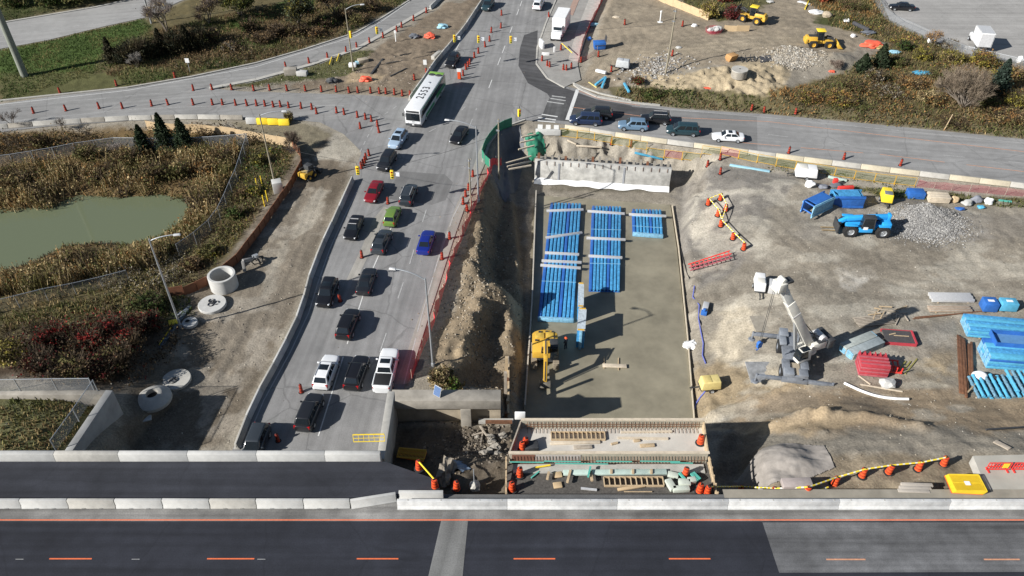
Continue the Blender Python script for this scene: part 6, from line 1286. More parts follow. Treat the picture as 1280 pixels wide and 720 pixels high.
for i in range(4):
    x=315+i*13.5; g=P3(x,154+i*.6,0); bb=B(); bb.prism([(-.35,0),(.35,0),(.18,.95),(-.18,.95)],-.84,.84); o=bb.obj('water_barrier',YELB if i else CONCW,None,(g.x,g.y,.02),math.pi/2,bevel=.04); tag(o,['white','yellow','yellow','yellow'][i]+' plastic barrier at the road edge above the hoarding, %s from the left'%ORD[i],'barrier')
# ------------------------------------------------------------------ pit and platform
def grid_panel(t,L,w,m,n=11,sp=.13):
    b=B()
    for s in(-1,1): b.bar((-L/2,s*w/2,0),(L/2,s*w/2,0),.05); b.bar((s*L/2,-w/2,0),(s*L/2,w/2,0),.05)
    b.obj('frame',m,t); b=B()
    for i in range(1,int(L/sp)): x=-L/2+i*sp; b.bar((x,-w/2,0),(x,w/2,0),.032)
    for s in(-.5,0,.5): b.bar((-L/2,s*w*.9,.02),(L/2,s*w*.9,.02),.032)
    return b.obj('grille',m,t)
for k in range(6):
    p=P3(1204,607,6.0)+Vector((.03*k,-.02*k,.06+.09*k)); t=thing('yellow_barricade','yellow fence panel in the flat stack near the concrete pad, %s from the ground'%ORD[k],'fence panel',p,rad(-4+k*.6),'yellow fence panels stacked flat'); grid_panel(t,2.5,1.7,YELB if k else ORANGE)
    if k==5: b=B(); b.box((-.05,-.05,.03),(.45,.4,.02)); b.obj('sign_plate',WHITE,t)
for k in range(4):
    p=G(515,571)+Vector((0,0,.3+.07*k)); t=thing('yellow_barricade','yellow fence panel lying at the head of the black lane, %s from the ground'%ORD[k],'fence panel',p,rad(-12+2*k),'yellow fence panels by the black lane'); grid_panel(t,2.6,1.1,YEL if k else ORANGE)
p=P3(462,557,DZ+.1); t=thing('yellow_barricade','yellow fence panel standing on the bridge parapet end','fence panel',(p.x,p.y+.2,DZ+.9),0); t.rotation_euler=(math.pi/2-.2,0,.03); grid_panel(t,2.7,.8,YELB,sp=.45)
p=P3(547,494,4.2); t=thing('solar_panel','small tilted solar panel standing on the old wall','solar panel',p,rad(-35)); b=B(); b.box((0,0,.55),(.75,.06,1.0),rx=-.35); b.obj('cells',M('solar_cells',(.10,.16,.30),rough=.25,var=.2,scale=12),t); b=B(); b.box((0,.02,.55),(.83,.05,1.08),rx=-.35); b.obj('frame',ALU,t); b=B(); b.bar((0,.3,0),(0,.1,.5),.06); b.obj('leg',DARK,t)
def timber_frame(label,a,c,z,w,n,m=WOOD,hgt=.22):
    p,q=P3(*a,z),P3(*c,z); d=q-p; t=thing('timber_rack',label,'timber frame',(p+q)/2,math.atan2(d.y,d.x)); L=d.length
    for s in(-1,1): b=B(); b.box((0,s*w/2,hgt/2),(L,.08,hgt)); b.obj('side_board',m,t)
    for i in range(n+1): b=B(); b.box((-L/2+L*i/n,0,hgt/2),(.07,w,hgt*.95)); b.obj('cross_board',m,t)
timber_frame('ladder shaped timber frame lying on the new abutment',(689,546),(756,546),5.36,.85,12); timber_frame('ladder shaped timber frame lying on the dark platform',(755,603),(829,603),5.0,.9,11)
for i,(x0,x1,y) in enumerate(((637,680,578),(680,726,577),(694,760,580),(745,790,577),(800,850,577),(838,866,579))): plank('teal plastic pipe along the front of the new abutment, %s from the left'%ORD[i],(x0,y),(x1,y+.6),.08,.08,TEAL,z=5.5,cat='pipe',name='pipe',group='teal pipes along the abutment')
plank('pale mint board lying along the platform',(704,592),(833,591),.5,.2,MINT,z=5.1,cat='board',name='board')
for i,(a,c) in enumerate((((713,589),(709,604)),((738,590),(740,602)),((686,591),(684,600)),((764,588),(764,593)),((791,588),(791,593)),((814,588),(814,593)))): plank('upright of short timbers across the mint board, %s in the row'%ORD[i],a,c,.2,.18,WOOD,z=5.25,group='short timbers on the platform')
plank('bright teal pipe lying across the mint board',(735,597),(738,584),.16,.14,TEAL,z=5.45,cat='pipe',name='pipe'); plank('teal rod on the left of the platform',(664,598),(674,590),.12,.1,TEAL,z=5.0,cat='pipe',name='pipe'); plank('yellow rod on the left of the platform',(669,585),(688,582),.12,.1,YELB,z=5.2,cat='rod',name='rod'); plank('brown timber lying below the platform frame',(772,613),(806,608),.25,.15,PLY,z=5.0); plank('grey steel length on the dark platform',(726,611),(746,613),.2,.1,ALU,z=5.0,cat='steel length',name='steel_length'); plank('long thin lath below the platform frame',(780,615),(815,615),.07,.05,WOOD,z=5.0)
for a,s,l,rz in (((838,608),(.6,1.1,.4),'tall leaning pale green block left in the group on the platform',20),((851,613),(1.4,.5,.4),'flat pale green block front in the group on the platform',3),((855,606),(1.0,.6,.5),'pale green block behind the flat one on the platform',-4),((864,603),(.7,.5,.5),'small pale green block near the platform barrel',10),((841,595),(.9,.5,.3),'pale green block at the end of the mint board',-15)): boxthing('foam_block',l,'block',a,s,M('pale_green',(.48,.52,.45),var=.15),rz,5.0)
for i,(a,c) in enumerate((((849,592),(856,600)),((863,592),(872,602)),((866,591),(875,600)))): plank('teal pipe beside the platform barrel, %s of three'%ORD[i],a,c,.2,.15,TEAL,z=5.3,cat='pipe',name='pipe',group='teal pipes beside the platform barrel')
for a,l in (((697,594),'square plywood offcut on the platform, larger one'),((697,607),'square plywood offcut on the platform, smaller one')): boxthing('plywood_offcut',l,'plywood',a,(.75,.6,.12),PLY,8,5.0)
hose('coil of red cable on the front ledge of the abutment',[(795,590),(800,584),(808,582),(812,586),(806,590),(798,587),(804,583)],.05,REDP) if False else None
for i,(a,c,w,m) in enumerate((((776,541),(840,540),.18,M('plank_pale')),((772,548),(835,549),.2,M('plank_pale')),((717,560),(740,559),.4,WOODG),((688,555),(750,553),.3,M('plank_pale')),((800,558),(818,557),.35,WOOD),((792,552),(800,551),.25,WOOD),((764,556),(772,554),.2,WOOD))): plank('timber left on the new abutment deck, %s laid down'%ORD[i],a,c,w,.12,m,z=5.36,group='timbers on the abutment deck')
for i in range(14):
    plank('timber scrap strewn on the abutment deck',(755+R.uniform(0,110),556+R.uniform(-4,6)),(760+R.uniform(0,110),557+R.uniform(-5,5)),.1,.06,WOOD,z=5.36,group='timber scraps on the abutment deck') if False else None
boxthing('form_box','dark form box throwing a shadow on the left of the abutment deck','form',(664,560),(1.2,.9,.5),DARK,6,5.36); boxthing('white_board','white board leaning at the upper left corner of the abutment','board',(650,524),(.95,.12,1.0),WHITE,0,5.6)
# timber piles between pit and slab
t=thing('shoring_wall','weathered timber and steel shoring standing between the pit and the mud slab','shoring',P3(633,500,-1)); 
for i,(y,h_,m,x) in enumerate(((-2.5,3.4,REBAR,0),(-.6,3.2,WOOD,.15),(1.0,5.6,WOODG,-.1),(2.6,3.0,REBAR,.1),(4.2,4.6,WOOD,0),(6.0,2.8,WOODG,.1))):
    b=B(); b.box((x,y,h_/2-2.5),(.3,.3,h_)); b.obj('pile',m,t)
b=B(); b.box((.05,1.2,-1.6),(.14,9,2.6)); b.obj('lagging',M('lagging_wood',(.16,.125,.085),var=.3,scale=2),t); b=B(); b.box((.2,1.5,.1),(.2,7,.3)); b.obj('waler',WOOD,t)
for i in range(9):
    a=(596+R.uniform(0,34),538+R.uniform(0,32)); g=G(*a); s=R.uniform(.2,.5); b=B(); b.blob((0,0,s*.3),(s,s*.8,s*.6),i+20,2,.7); o=b.obj('rubble_block',CONCD,None,g); tag(o,'broken concrete lump at the foot of the shoring beside the pit','rubble block','concrete lumps at the shoring foot')
for i,(a,c) in enumerate((((600,535),(612,552)),((604,540),(601,556)),((590,547),(606,542)))): plank('splintered timber in the pit rubble, %s of three'%ORD[i],a,c,.15,.12,WOODG,lift=.2,group='splintered timbers in the pit')
g=G(572,597)
def drape(name,label,poly,z,m,lift=.12,n=22,amp=.18,cat='tarpaulin',fr=1.2):
    w=W(poly,z); xs=[p[0] for p in w]; ys=[p[1] for p in w]; gx_=np.linspace(min(xs),max(xs),n*2); gy_=np.linspace(min(ys),max(ys),n*2); XX,YY=np.meshgrid(gx_,gy_); ins=sdf(w,XX,YY)<0; ZZ=groundv(XX,YY)+lift+(fbm(XX,YY,fr,61,3)-.5)*amp*2; b=B(); idx={}
    c=Vector((sum(xs)/len(xs),sum(ys)/len(ys),0)); vs=[];fs=[]
    def vi(j,i):
        if (j,i) not in idx: idx[(j,i)]=len(vs); vs.append((XX[j,i]-c.x,YY[j,i]-c.y,ZZ[j,i]))
        return idx[(j,i)]
    for j in range(2*n-1):
        for i in range(2*n-1):
            if ins[j,i] and ins[j+1,i] and ins[j,i+1] and ins[j+1,i+1]: fs.append((vi(j,i),vi(j,i+1),vi(j+1,i+1),vi(j+1,i)))
    k=len(vs); vs+= [(x,y,z_-.06) for x,y,z_ in vs]; fs+=[tuple(k+i for i in f[::-1]) for f in fs]; b.add(vs,fs); o=b.obj(name,m,None,c,smooth=True); tag(o,label,cat); return o
drape('tarpaulin','large grey brown tarpaulin draped over the dirt mound right of the abutment',[(905,598),(925,570),(950,553),(985,546),(1030,556),(1044,588),(1010,602),(960,606)],4.2,TARP,.14,32,.10,fr=.9); drape('tarpaulin','blue grey plastic sheet hanging over the rubble right of the black lane',[(562,574),(578,578),(590,592),(578,600),(565,590)],3.5,M('tarp_blue',(.16,.21,.28),rough=.4,var=.2,bump=.4),.2,12,.2)
g=G(560,590); b=B(); b.blob((0,0,.2),(.7,1.3,.6),44,3,.8,freq=2.6); o=b.obj('rubble_heap',M('rubble_earth',(.22,.19,.15),var=.4,scale=3),None,g); tag(o,'jagged grey rubble heap at the broken end of the black lane','rubble')
g=P3(593,607,5.2); t=thing('survey_post','thin upright rod standing in white rubble by the barrel','post',g); b=B(); b.cyl((0,0,-.5),(0,0,2.2),.05); b.obj('rod',STEEL,t); b=B(); b.blob((0,0,.0),(.5,.5,.5),12,2,.5); b.obj('foot_rubble',CONC,t)
# right end by the highway
sheet('concrete_pad',W([(1216,570),(1300,568),(1300,622),(1238,622)],5.95),5.98,M('pad_concrete',(.37,.355,.31),rough=.9,var=.12,scale=.5)); 
b=B(); q=W([(1216,570),(1300,568),(1300,622),(1238,622)],5.95); b.slab(q,5.0,5.97); struct(b.obj('concrete_pad_base',CONC))
for i in range(3):
    p=P3(1246+i*32,588,5.98); t=thing('pedestrian_barrier','red plastic pedestrian barrier on the concrete pad, %s from the left'%ORD[i],'barrier',p,0,'red barriers on the concrete pad'); b=B()
    for z in(.15,.55,1.0): b.box((0,0,z),(1.95,.06,.10))
    for x in np.linspace(-.97,.97,9): b.box((x,0,.57),(.06,.05,.9))
    b.obj('lattice',REDP,t); b=B(); b.box((-.8,0,.05),(.12,.6,.06)); b.box((.8,0,.05),(.12,.6,.06)); b.obj('foot',REDP,t)
    if i!=1: b=B(); b.box((.5 if i==0 else -.3,-.06,.7),(.5,.03,.55)); b.obj('sign_plate',YELB,t)
for k in range(3): boxthing('concrete_sill','pale concrete sill lying in front of the highway barrier, %s in the pile'%ORD[k],'block',(1141+k*2,616-k*4),(2.6,.35,.3),M('sill_concrete',(.40,.36,.31)),-2,5.75+.0*k)
boxthing('concrete_slab','pinkish concrete slab behind the linked barrels','slab',(995,607),(2.5,.9,.5),M('slab_pink',(.36,.31,.29)),2,5.5)
plank('dark pole lying on the dirt at the far right',(1232,538),(1290,534),.15,.15,DARK,cat='pole',name='pole'); plank('brown boards by the concrete pad',(1243,552),(1262,562),.5,.1,WOODG,cat='boards',name='board')
# ------------------------------------------------------------------ north-east corner and yard odds and ends
for at,a2,l in (((752,112),(757,100),'bright blue beam leaning among the corner rubbish, left one'),((744,109),(757,99),'bright blue beam crossing behind the left one in the corner rubbish'),((786,118),(780,107),'bright blue beam at the edge of the green bush')): plank(l,at,a2,.35,.3,M('cyan_panel'),cat='beam',name='form_beam',lift=.25)
plank('short white pipe on the corner rubbish',(745,92),(757,95),.5,.4,WHITE,cat='pipe',name='pipe',lift=.4); plank('thin orange board on the corner rubbish',(736,103),(746,110),.25,.1,M('cream_yellow'))
t=thing('skip_bin','dark blue waste bin with open lid on the north yard','bin',G(749,61),rad(5)); b=B(); b.box((0,0,.75),(2.0,1.3,1.3),tx=1.12,ty=1.12); b.obj('bin_body',BLUED,t,bevel=.05); b=B(); b.box((1.1,0,1.9),(.08,1.3,1.1),ry=.1); b.obj('lid',DARK,t); b=B(); b.box((0,-.72,.9),(1.9,.08,.12)); b.obj('rim_bar',DARK,t)
for at,s,m,l in (((743,32),(1.6,1.0,.5),M('pipe_pale_blue'),'pale blue sheet rubbish behind the red netting'),((737,50),(.8,.6,.6),BLUED,'dark blue rubbish bag behind the red netting'),((770,22),(1.3,.7,.3),M('plank_pale'),'low pale heap in the middle of the north yard'),((868,33),(.9,.7,.5),WHITE,'small white bag below the pale hoarding'),((848,60),(1.0,.6,.3),CONCW,'flat pale stone heap right of the wooden pole'),((1019,17),(2.2,1.2,.7),M('plastic_white'),'crumpled white sheeting in the rubbish at the yard edge'),((1033,21),(1.5,1.1,.9),M('wood_pale',(.40,.33,.24),var=.3),'pale broken wood heap right of the white sheeting'),((1090,58),(3.2,1.8,1.0),M('tarp_orange',(.80,.13,.07),rough=.6,var=.2),'orange red tarp heap in the upper right'),((1085,42),(2.4,1.2,.6),M('tarp_slate'),'slate grey tarp heap above the orange tarp'),((1098,60),(1.6,.9,.6),M('tan_cover'),'tan rubbish at the foot of the orange tarp'),((1117,66),(1.8,1.0,.4),M('pipe_pale_blue'),'pale blue and white sheeting right of the conifer'),((1152,92),(2.8,1.2,.4),M('cyan_panel'),'bright blue tarp crumpled in the brown brush'),((1066,46),(.9,.6,.5),WHITE,'white and red rubbish left of the orange tarp'),((1161,53),(.6,.6,.9),WHITE,'small white box at the parking lot fence'),((963,3),(1.2,.8,.4),CONCW,'pale flat rubbish at the top edge'),((1274,78),(.9,.9,1.1),WHITE,'white utility box at the right edge of the parking lot'),((1040,90),(.9,.6,.3),M('tarp_orange'),'small orange rubbish in the brush heap'),((884,111),(1.2,.7,.25),M('tarp_orange'),'small orange cloth on the cut bank'),((1060,26),(.5,.5,.4),WHITE,'small white rubbish by the tyre')):
    g=G(*at); b=B(); b.blob((0,0,s[2]*.4),(s[0]/1.7,s[1]/1.7,s[2]/1.6),len(l)%19,3,.5,freq=1.8); o=b.obj('rubbish_heap',m,None,g,smooth=True); tag(o,l,'rubbish')
g=G(1058,27); b=B(); b.lathe([(.35,.05),(.5,0),(.62,.1),(.62,.25),(.5,.34),(.35,.3),(.35,.05)],20); o=b.obj('tyre_ring',WHITE,None,g,smooth=True); tag(o,'pale old tyre lying flat at the yard edge','tyre')
p=G(1076,36); b=B(); b.cyl((-2,0,.4),(2,0,.4),.38,n=14); o=b.obj('rolled_mat',M('mat_black',(.05,.05,.055),rough=.8,var=.3),None,p,rad(-64)); tag(o,'rolled black mat beside the orange tarp','mat')
plank('white board lying at the top edge of the north yard',(998,2),(1012,6),1.0,.1,WHITE,cat='board',name='board'); plank('thin yellow post leaning at the top of the north yard',(1006,12),(1011,1),.2,.2,YELB,cat='post',name='post')
p=G(892,40); t=thing('rubble_bag','open rubble bag with pink mesh sides below the pale yellow shrub','bag',p,.2); b=B(); b.lathe([(1.5,0),(1.6,.7),(1.5,.75),(1.4,.2),(0,.3)],14); o=b.obj('bag_side',PINKM,t)
for i in range(7): b=B(); b.blob((R.uniform(-1,1),R.uniform(-.7,.7),.7),(.6,.45,.4),i+3,2,.5); b.obj('concrete_piece',CONCW,t)
p=G(914,76); t=thing('dump_bucket','tilted orange brown excavator bucket in the yard left of the dark tools','bucket',p,rad(120)); b=B(); b.prism([(-.8,1.2),(.6,1.2),(.9,.5),(.4,0),(-.3,0)],-.8,.8); b.obj('bucket_shell',M('bucket_tan',(.42,.24,.10),rough=.8),t,bevel=.03)
for i in range(5): b=B(); b.box((.88,-.6+i*.3,.45),(.3,.1,.1)); b.obj('bucket_point',DARK,t)
p=G(934,76); t=thing('plough_attachment','dark spindly attachment lying right of the tilted bucket','attachment',p,.2); b=B(); b.bar((-1.5,0,.5),(1.5,.2,.5),.18)
for x in(-1.2,-.4,.5,1.2): b.bar((x,0,.5),(x,-.6,.05),.12); b.bar((x,.1,.5),(x+.2,.6,.8),.1)
b.obj('tine_frame',DARK,t); drape('mat','flat black mat lying left of the pale rubble heap',[(948,72),(962,72),(966,78),(950,80)],2.2,M('mat_black'),.08,10,.05,'mat')
p=G(813,22); t=thing('stand_pipe','white stand pipe in the middle of the north yard','pipe',G(825,28)); b=B(); b.cyl((0,0,0),(0,0,2.0),.12); b.box((0,0,.06),(.9,.6,.12)); b.obj('pipe_body',WHITE,t); b=B(); b.cyl((0,0,2.0),(0,0,2.25),.2); b.obj('pipe_cap',WHITE,t)
# corner works by the white truck
for i,(a,h) in enumerate((((677,60),1.6),((682,70),1.4),((693,66),1.3))): boxthing('sign_board',['white curved road sign board seen edge on at the kerb','black lettered white trestle on the closed corner','narrow white board on the closed corner'][i],'sign',a,[(.5,1.8,1.5),(1.4,.1,.7),(.4,.15,1.2)][i],WHITE,[18,0,10][i])
pole_between(G(702,60),G(715,72),'yellow pole between barrels on the closed corner',YELB,h=.9)
for k,(a,l) in enumerate((((576,99),'orange'),)): 
    t=thing('road_sign','white topped orange sign panel among the barrels behind the bus','sign',G(574,101)); b=B(); b.box((0,0,1.0),(.5,.1,1.3)); b.obj('stripe_board',ORANGE,t); b=B(); b.box((0,0,1.95),(.7,.08,.6)); b.obj('white_board',WHITE,t)
t=thing('road_sign','white sign plate on a post at the island barrier','sign',G(532,90)); b=B(); b.cyl((0,0,0),(0,0,1.4),.05); b.obj('post',STEEL,t); b=B(); b.box((0,0,1.8),(.6,.06,.9)); b.obj('plate',WHITE,t)
t=thing('road_sign','red and white sign on a post beside the west road grass','sign',G(238,91)); b=B(); b.cyl((0,0,0),(0,0,2.6),.05); b.obj('post',STEEL,t); b=B(); b.box((0,-.04,2.3),(.7,.05,.8)); b.obj('plate',WHITE,t)
t=thing('road_sign','white post with square plate on the bare island','sign',G(495,52)); b=B(); b.cyl((0,0,0),(0,0,2.2),.1); b.obj('post',WHITE,t); b=B(); b.box((0,-.06,1.9),(.45,.05,.5)); b.obj('plate',WHITE,t)
# island rubbish
for at,s,m,l,rz in (((364,93),(2.2,1.2,1.2),CONCD,'dark concrete block on the grass tip of the island',5),((378,94),(1.8,1.0,.8),CONCW,'white broken frame beside the dark concrete block on the island',-5),((454,78),(1.8,1.1,.7),M('slab_tan',(.36,.31,.24)),'tilted tan slab right of the island lamp post',25),((441,83),(1.3,.9,.6),WHITE,'white rubbish at the foot of the island lamp post',0),((447,80),(.8,.6,.5),M('pipe_pale_blue'),'pale blue bag by the island lamp post',10),((546,71),(3.0,.7,.7),CONC,'spare concrete block beside the island barrier',66)): boxthing('concrete_block' if 'block' in l else 'rubbish_block',l,'block' if 'block' in l else 'rubbish',at,s,m,rz)
for i,(a,c,m,w) in enumerate((((464,93),(479,74),DARK,.35),((482,80),(497,77),WOODG,.2),((488,96),(508,86),DARK,.2))): plank(['dark plank lying uphill on the island','grey lath right of the dark plank on the island','dark bar lying on the right of the island'][i],a,c,w,.15,m)
for i,a in enumerate(((412,82),(421,78))): plank('yellow stake leaning on the island grass, %s'%('left one' if i==0 else 'right one'),a,(a[0]+3,a[1]-9),.12,.12,YELB,cat='stake',name='stake',lift=.2)
for at,m,l in (((415,103),DARK,'dark rubbish heap at the lower edge of the island'),((457,101),M('tarp_orange'),'orange rubbish in the brown clods of the island'),((518,47),M('tarp_slate'),'dark machine parts on the bare upper island'),((537,47),M('tarp_orange'),'red orange rubbish on the upper island'),((553,35),M('pipe_pale_blue'),'pale blue rubbish near the upper island barrier')):
    g=G(*at); b=B(); b.blob((0,0,.3),(1.0,.7,.5),len(l)%13,3,.6,freq=2); o=b.obj('rubbish_heap',m,None,g,smooth=True); tag(o,l,'rubbish')
# blocks holding the sign trio beyond the screen
t=thing('concrete_barrier','concrete block barrier with three white plates at the corner of the dig','barrier',G(685,168),rad(-4)); b=B(); b.box((0,0,.45),(3.9,.6,.9),ty=.6); b.obj('block',CONCW,t,bevel=.04)
for i in(-1,0,1): b=B(); b.box((i*1.25,0,1.3),(.75,.06,.7)); b.obj('plate',WHITE,t)
drape('tarpaulin','green tarp crumpled below the three white plates',[(655,171),(676,166),(684,175),(662,182)],-.3,GREEN,.25,12,.4,fr=1.5)
drape('tarpaulin','dark grey geotextile covering the bank below the green screen',[(622,170),(650,162),(656,178),(648,215),(632,238),(614,222)],-1,M('geotextile',(.13,.135,.145),rough=.8,var=.2,scale=.8),.08,22,.08,fr=.7)
for i,(a,c) in enumerate((((632,205),(664,196)),((634,210),(664,203)),((636,214),(664,209)),((648,190),(668,185)),((650,182),(668,178)),((652,176),(670,172)))): plank('timber brace from the bank to the headwall, %s from the nearest'%ORD[i],a,c,.18,.2,M('plank_pale'),z=-.4,lift=.1*i,cat='brace',name='timber_brace',group='timber braces at the headwall')
plank('pale timber lying across the trench above the headwall, left one',(709,178),(720,183),.25,.2,M('plank_pale'),lift=.3); plank('pale timber lying across the trench above the headwall, long one',(720,185),(752,187),.25,.2,M('plank_pale'),lift=.3)
# person on the slab
def person(label,at,z,rz,jacket,hat):
    p=P3(*at,z); t=thing('person',label,'person',p,rz)
    J=dict(pel=(0,0,.95),ch=(0,.02,1.32),nk=(0,.02,1.5),hd=(0,.04,1.68),lk=(-.11,.06,.5),lf=(-.12,0,.05),lt=(-.12,.16,.04),rk=(.11,.02,.5),rf=(.13,-.08,.05),rt=(.13,.08,.04),ls=(-.2,.02,1.42),le=(-.28,.05,1.12),lh=(-.24,.22,.95),rs=(.2,.02,1.42),re=(.28,.02,1.12),rh=(.25,.2,.98),lhp=(-.11,0,.9),rhp=(.11,0,.9))
    E=[('pel','ch'),('ch','nk'),('nk','hd'),('pel','lhp'),('lhp','lk'),('lk','lf'),('lf','lt'),('pel','rhp'),('rhp','rk'),('rk','rf'),('rf','rt'),('ch','ls'),('ls','le'),('le','lh'),('ch','rs'),('rs','re'),('re','rh')]
    RD=dict(pel=.15,ch=.17,nk=.07,hd=.11,lk=.075,lf=.06,lt=.045,rk=.075,rf=.06,rt=.045,ls=.08,le=.055,lh=.045,rs=.08,re=.055,rh=.045,lhp=.10,rhp=.10)
    ks=list(J); me=bpy.data.meshes.new('body'); me.from_pydata([J[k] for k in ks],[(ks.index(a),ks.index(c)) for a,c in E],[]); o=bpy.data.objects.new('body',me); COL.objects.link(o); md=o.modifiers.new('skin','SKIN')
    for i,k in enumerate(ks): me.skin_vertices[0].data[i].radius=(RD[k],RD[k]); me.skin_vertices[0].data[i].use_root=(k=='pel')
    o.modifiers.new('sub','SUBSURF').levels=1; o.modifiers['sub'].render_levels=1; bpy.context.view_layer.update(); m2=bpy.data.meshes.new_from_object(o.evaluated_get(bpy.context.evaluated_depsgraph_get())); bpy.data.objects.remove(o)
    m2.materials.clear(); m2.materials.append(jacket); m2.materials.append(M('work_trousers',(.03,.035,.05))); m2.materials.append(M('skin',(.45,.27,.19)))
    for f in m2.polygons: f.material_index=1 if f.center.z<.95 and abs(f.center.x)<.22 else (2 if f.center.z>1.52 or (f.center.z<1.02 and abs(f.center.x)>.2) else 0); f.use_smooth=True
    link('body',m2,t); b=B(); b.lathe([(.15,0),(.135,.05),(.11,.11),(.05,.15),(0,.16)],14); b.lathe([(.15,0),(.19,-.01),(.19,.01),(.14,.02)],14); b.obj('hard_hat',hat,t,(0,.04,1.72),smooth=True)
    for s in(-.045,.045): b=B(); b.blob((s,.145,1.69),(.014,.012,.012),0,1,0); b.obj('eye',DARK,t)
person('person in dark clothes and orange hard hat standing beside the excavator','X' and (707,436),-4.02,.8,M('jacket_dark',(.05,.055,.07)),ORANGE)
# ------------------------------------------------------------------ vegetation
def cardmesh(name,V,Cc,m):
    n=len(V); k=V.shape[1]; me=bpy.data.meshes.new(name); me.vertices.add(n*k); me.vertices.foreach_set('co',V.reshape(-1).astype(np.float32)); me.loops.add(n*k); me.loops.foreach_set('vertex_index',np.arange(n*k,dtype=np.int32)); me.polygons.add(n); me.polygons.foreach_set('loop_start',np.arange(0,n*k,k,dtype=np.int32)); me.update()
    a=me.color_attributes.new('Col','FLOAT_COLOR','POINT'); c4=np.concatenate([np.repeat(Cc,k,0),np.ones((n*k,1))],1); a.data.foreach_set('color',c4.ravel().astype(np.float32)); me.materials.append(m); return me
def pick(pal,n,x=None,y=None,sc=.5,jit=.22,seed=3):
    pal=np.array(pal); 
    if x is None: i=RN.integers(0,len(pal),n)
    else: i=np.clip(((fbm(x,y,sc,seed,3)-.5)*2.2+.5+RN.normal(0,.16,n))*len(pal),0,len(pal)-1).astype(int)
    return np.clip(pal[i]*(1+RN.normal(0,jit,(n,1))),.005,.8)
def leaves(pts,size,col):
    n=len(pts); u=RN.normal(size=(n,3)); u/=np.linalg.norm(u,axis=1)[:,None]; w=RN.normal(size=(n,3)); w-=u*(u*w).sum(1)[:,None]; w/=np.linalg.norm(w,axis=1)[:,None]
    s=(size*RN.uniform(.6,1.3,n))[:,None]; return np.stack([pts-u*s,pts+w*s*.6,pts+u*s,pts-w*s*.6],1),col
def blades(x,y,z,h,w,lean,col):
    n=len(x); a=RN.uniform(0,2*math.pi,n); b0=np.stack([x,y,z-.05],1); d=np.stack([np.cos(a),np.sin(a),0*a],1); la=RN.uniform(0,2*math.pi,n); lv=np.stack([np.cos(la)*lean*h,np.sin(la)*lean*h,h],1); w=w[:,None] if np.ndim(w) else w
    return np.stack([b0-d*w,b0+d*w,b0+lv*.98+d*w*.35,b0+lv*.98-d*w*.35],1),col
def scatter(poly,n,thin=0,seed=1,sc=.25):
    xs=[p[0] for p in poly]; ys=[p[1] for p in poly]; x=RN.uniform(min(xs),max(xs),n*3); y=RN.uniform(min(ys),max(ys),n*3); k=sdf(poly,x,y)+ (fbm(x,y,.5,seed,3)-.5)*2<0
    if thin: k&=fbm(x,y,sc,seed+5,3)>thin+RN.normal(0,.05,len(x))
    k&=np.minimum(np.minimum(sdf(ROAD,x,y),sdf(FAR,x,y)),np.minimum(sdf(LOT,x,y),sdf(CORNER,x,y)))>.3
    return x[k][:n],y[k][:n]
def dens(poly,d,**k):
    p=np.array(poly); A=abs(np.sum(p[:,0]*np.roll(p[:,1],-1)-np.roll(p[:,0],-1)*p[:,1]))/2; return scatter(poly,int(A*d),**k)
def stuff(name,label,parts,m=LEAF):
    V=np.concatenate([p[0] for p in parts]); Cc=np.concatenate([p[1] for p in parts]); o=link(name,cardmesh(name,V,Cc,m)); o['kind']='stuff'; o['label']=label; o['category']='vegetation'; return o
G1=(.055,.085,.022);G2=(.10,.11,.036);OL=(.145,.13,.05);TN=(.30,.225,.11);BR=(.17,.115,.06);DB=(.075,.055,.036);RU=(.29,.16,.06);PT=(.42,.33,.18);GY=(.24,.215,.165);YG=(.27,.235,.045)
# grass on every verge
gp=[]
for poly,z,d,h,pal in (([(0,60),(60,53),(180,27),(195,42),(130,92),(0,128)],0,14,.3,[G1,G1,G2,OL]),([(0,-20),(200,-25),(170,-4),(0,28)],0,8,.35,[G2,OL,G1]),([(190,42),(340,10),(560,-25),(515,-2),(440,41),(320,78),(160,108),(130,92)],0,13,.45,[G1,G2,OL,BR,BR]),([(262,110),(330,100),(440,65),(470,64),(445,92),(330,108)],0,9,.25,[G1,G2,OL]),
 ([(0,170),(300,165),(370,182),(330,262),(212,385),(150,490),(0,490)],0,11,.45,[DB,BR,OL,G2,TN]),([(150,372),(240,325),(270,285),(300,245),(320,258),(300,300),(225,355),(190,372)],-.5,13,.4,[OL,G2,TN,YG]),([(0,490),(115,488),(70,565),(0,575)],5.2,26,.35,[G2,OL,TN,BR,G1]),([(0,400),(160,362),(215,352),(215,390),(120,395),(20,420)],.8,20,.35,[OL,TN,G2]),
 ([(985,-20),(1092,-20),(1112,25),(1190,66),(1300,86),(1300,172),(1130,154),(960,140),(960,118),(1060,95),(1110,60),(1040,40)],1,10,.45,[OL,BR,G2,TN,RU]),([(770,110),(860,119),(960,130),(960,141),(850,134),(770,126)],.3,14,.4,[G1,OL,BR,G2]),([(860,-20),(960,-20),(940,18),(900,26),(850,6)],2,10,.4,[OL,G2,YG]),
 ([(1060,234),(1300,252),(1300,262),(1100,245)],0,16,.4,[G2,OL,G1]),([(540,468),(558,462),(580,472),(572,488),(540,488)],0,50,.5,[TN,OL,TN,G2]),([(960,205),(1140,230),(1140,236),(960,213)],0,10,.25,[OL,G1]),([(206,420),(245,395),(226,352),(190,372)],.3,12,.4,[G2,G1,OL])):
    x,y=dens(W(poly,z),d); n=len(x); gp.append(blades(x,y,groundv(x,y),h*RN.uniform(.5,1.4,n),.075,.5,pick(pal,n,x,y,.22,.25)))
stuff('grass','rough autumn grass and weeds on the verges and slopes',gp)
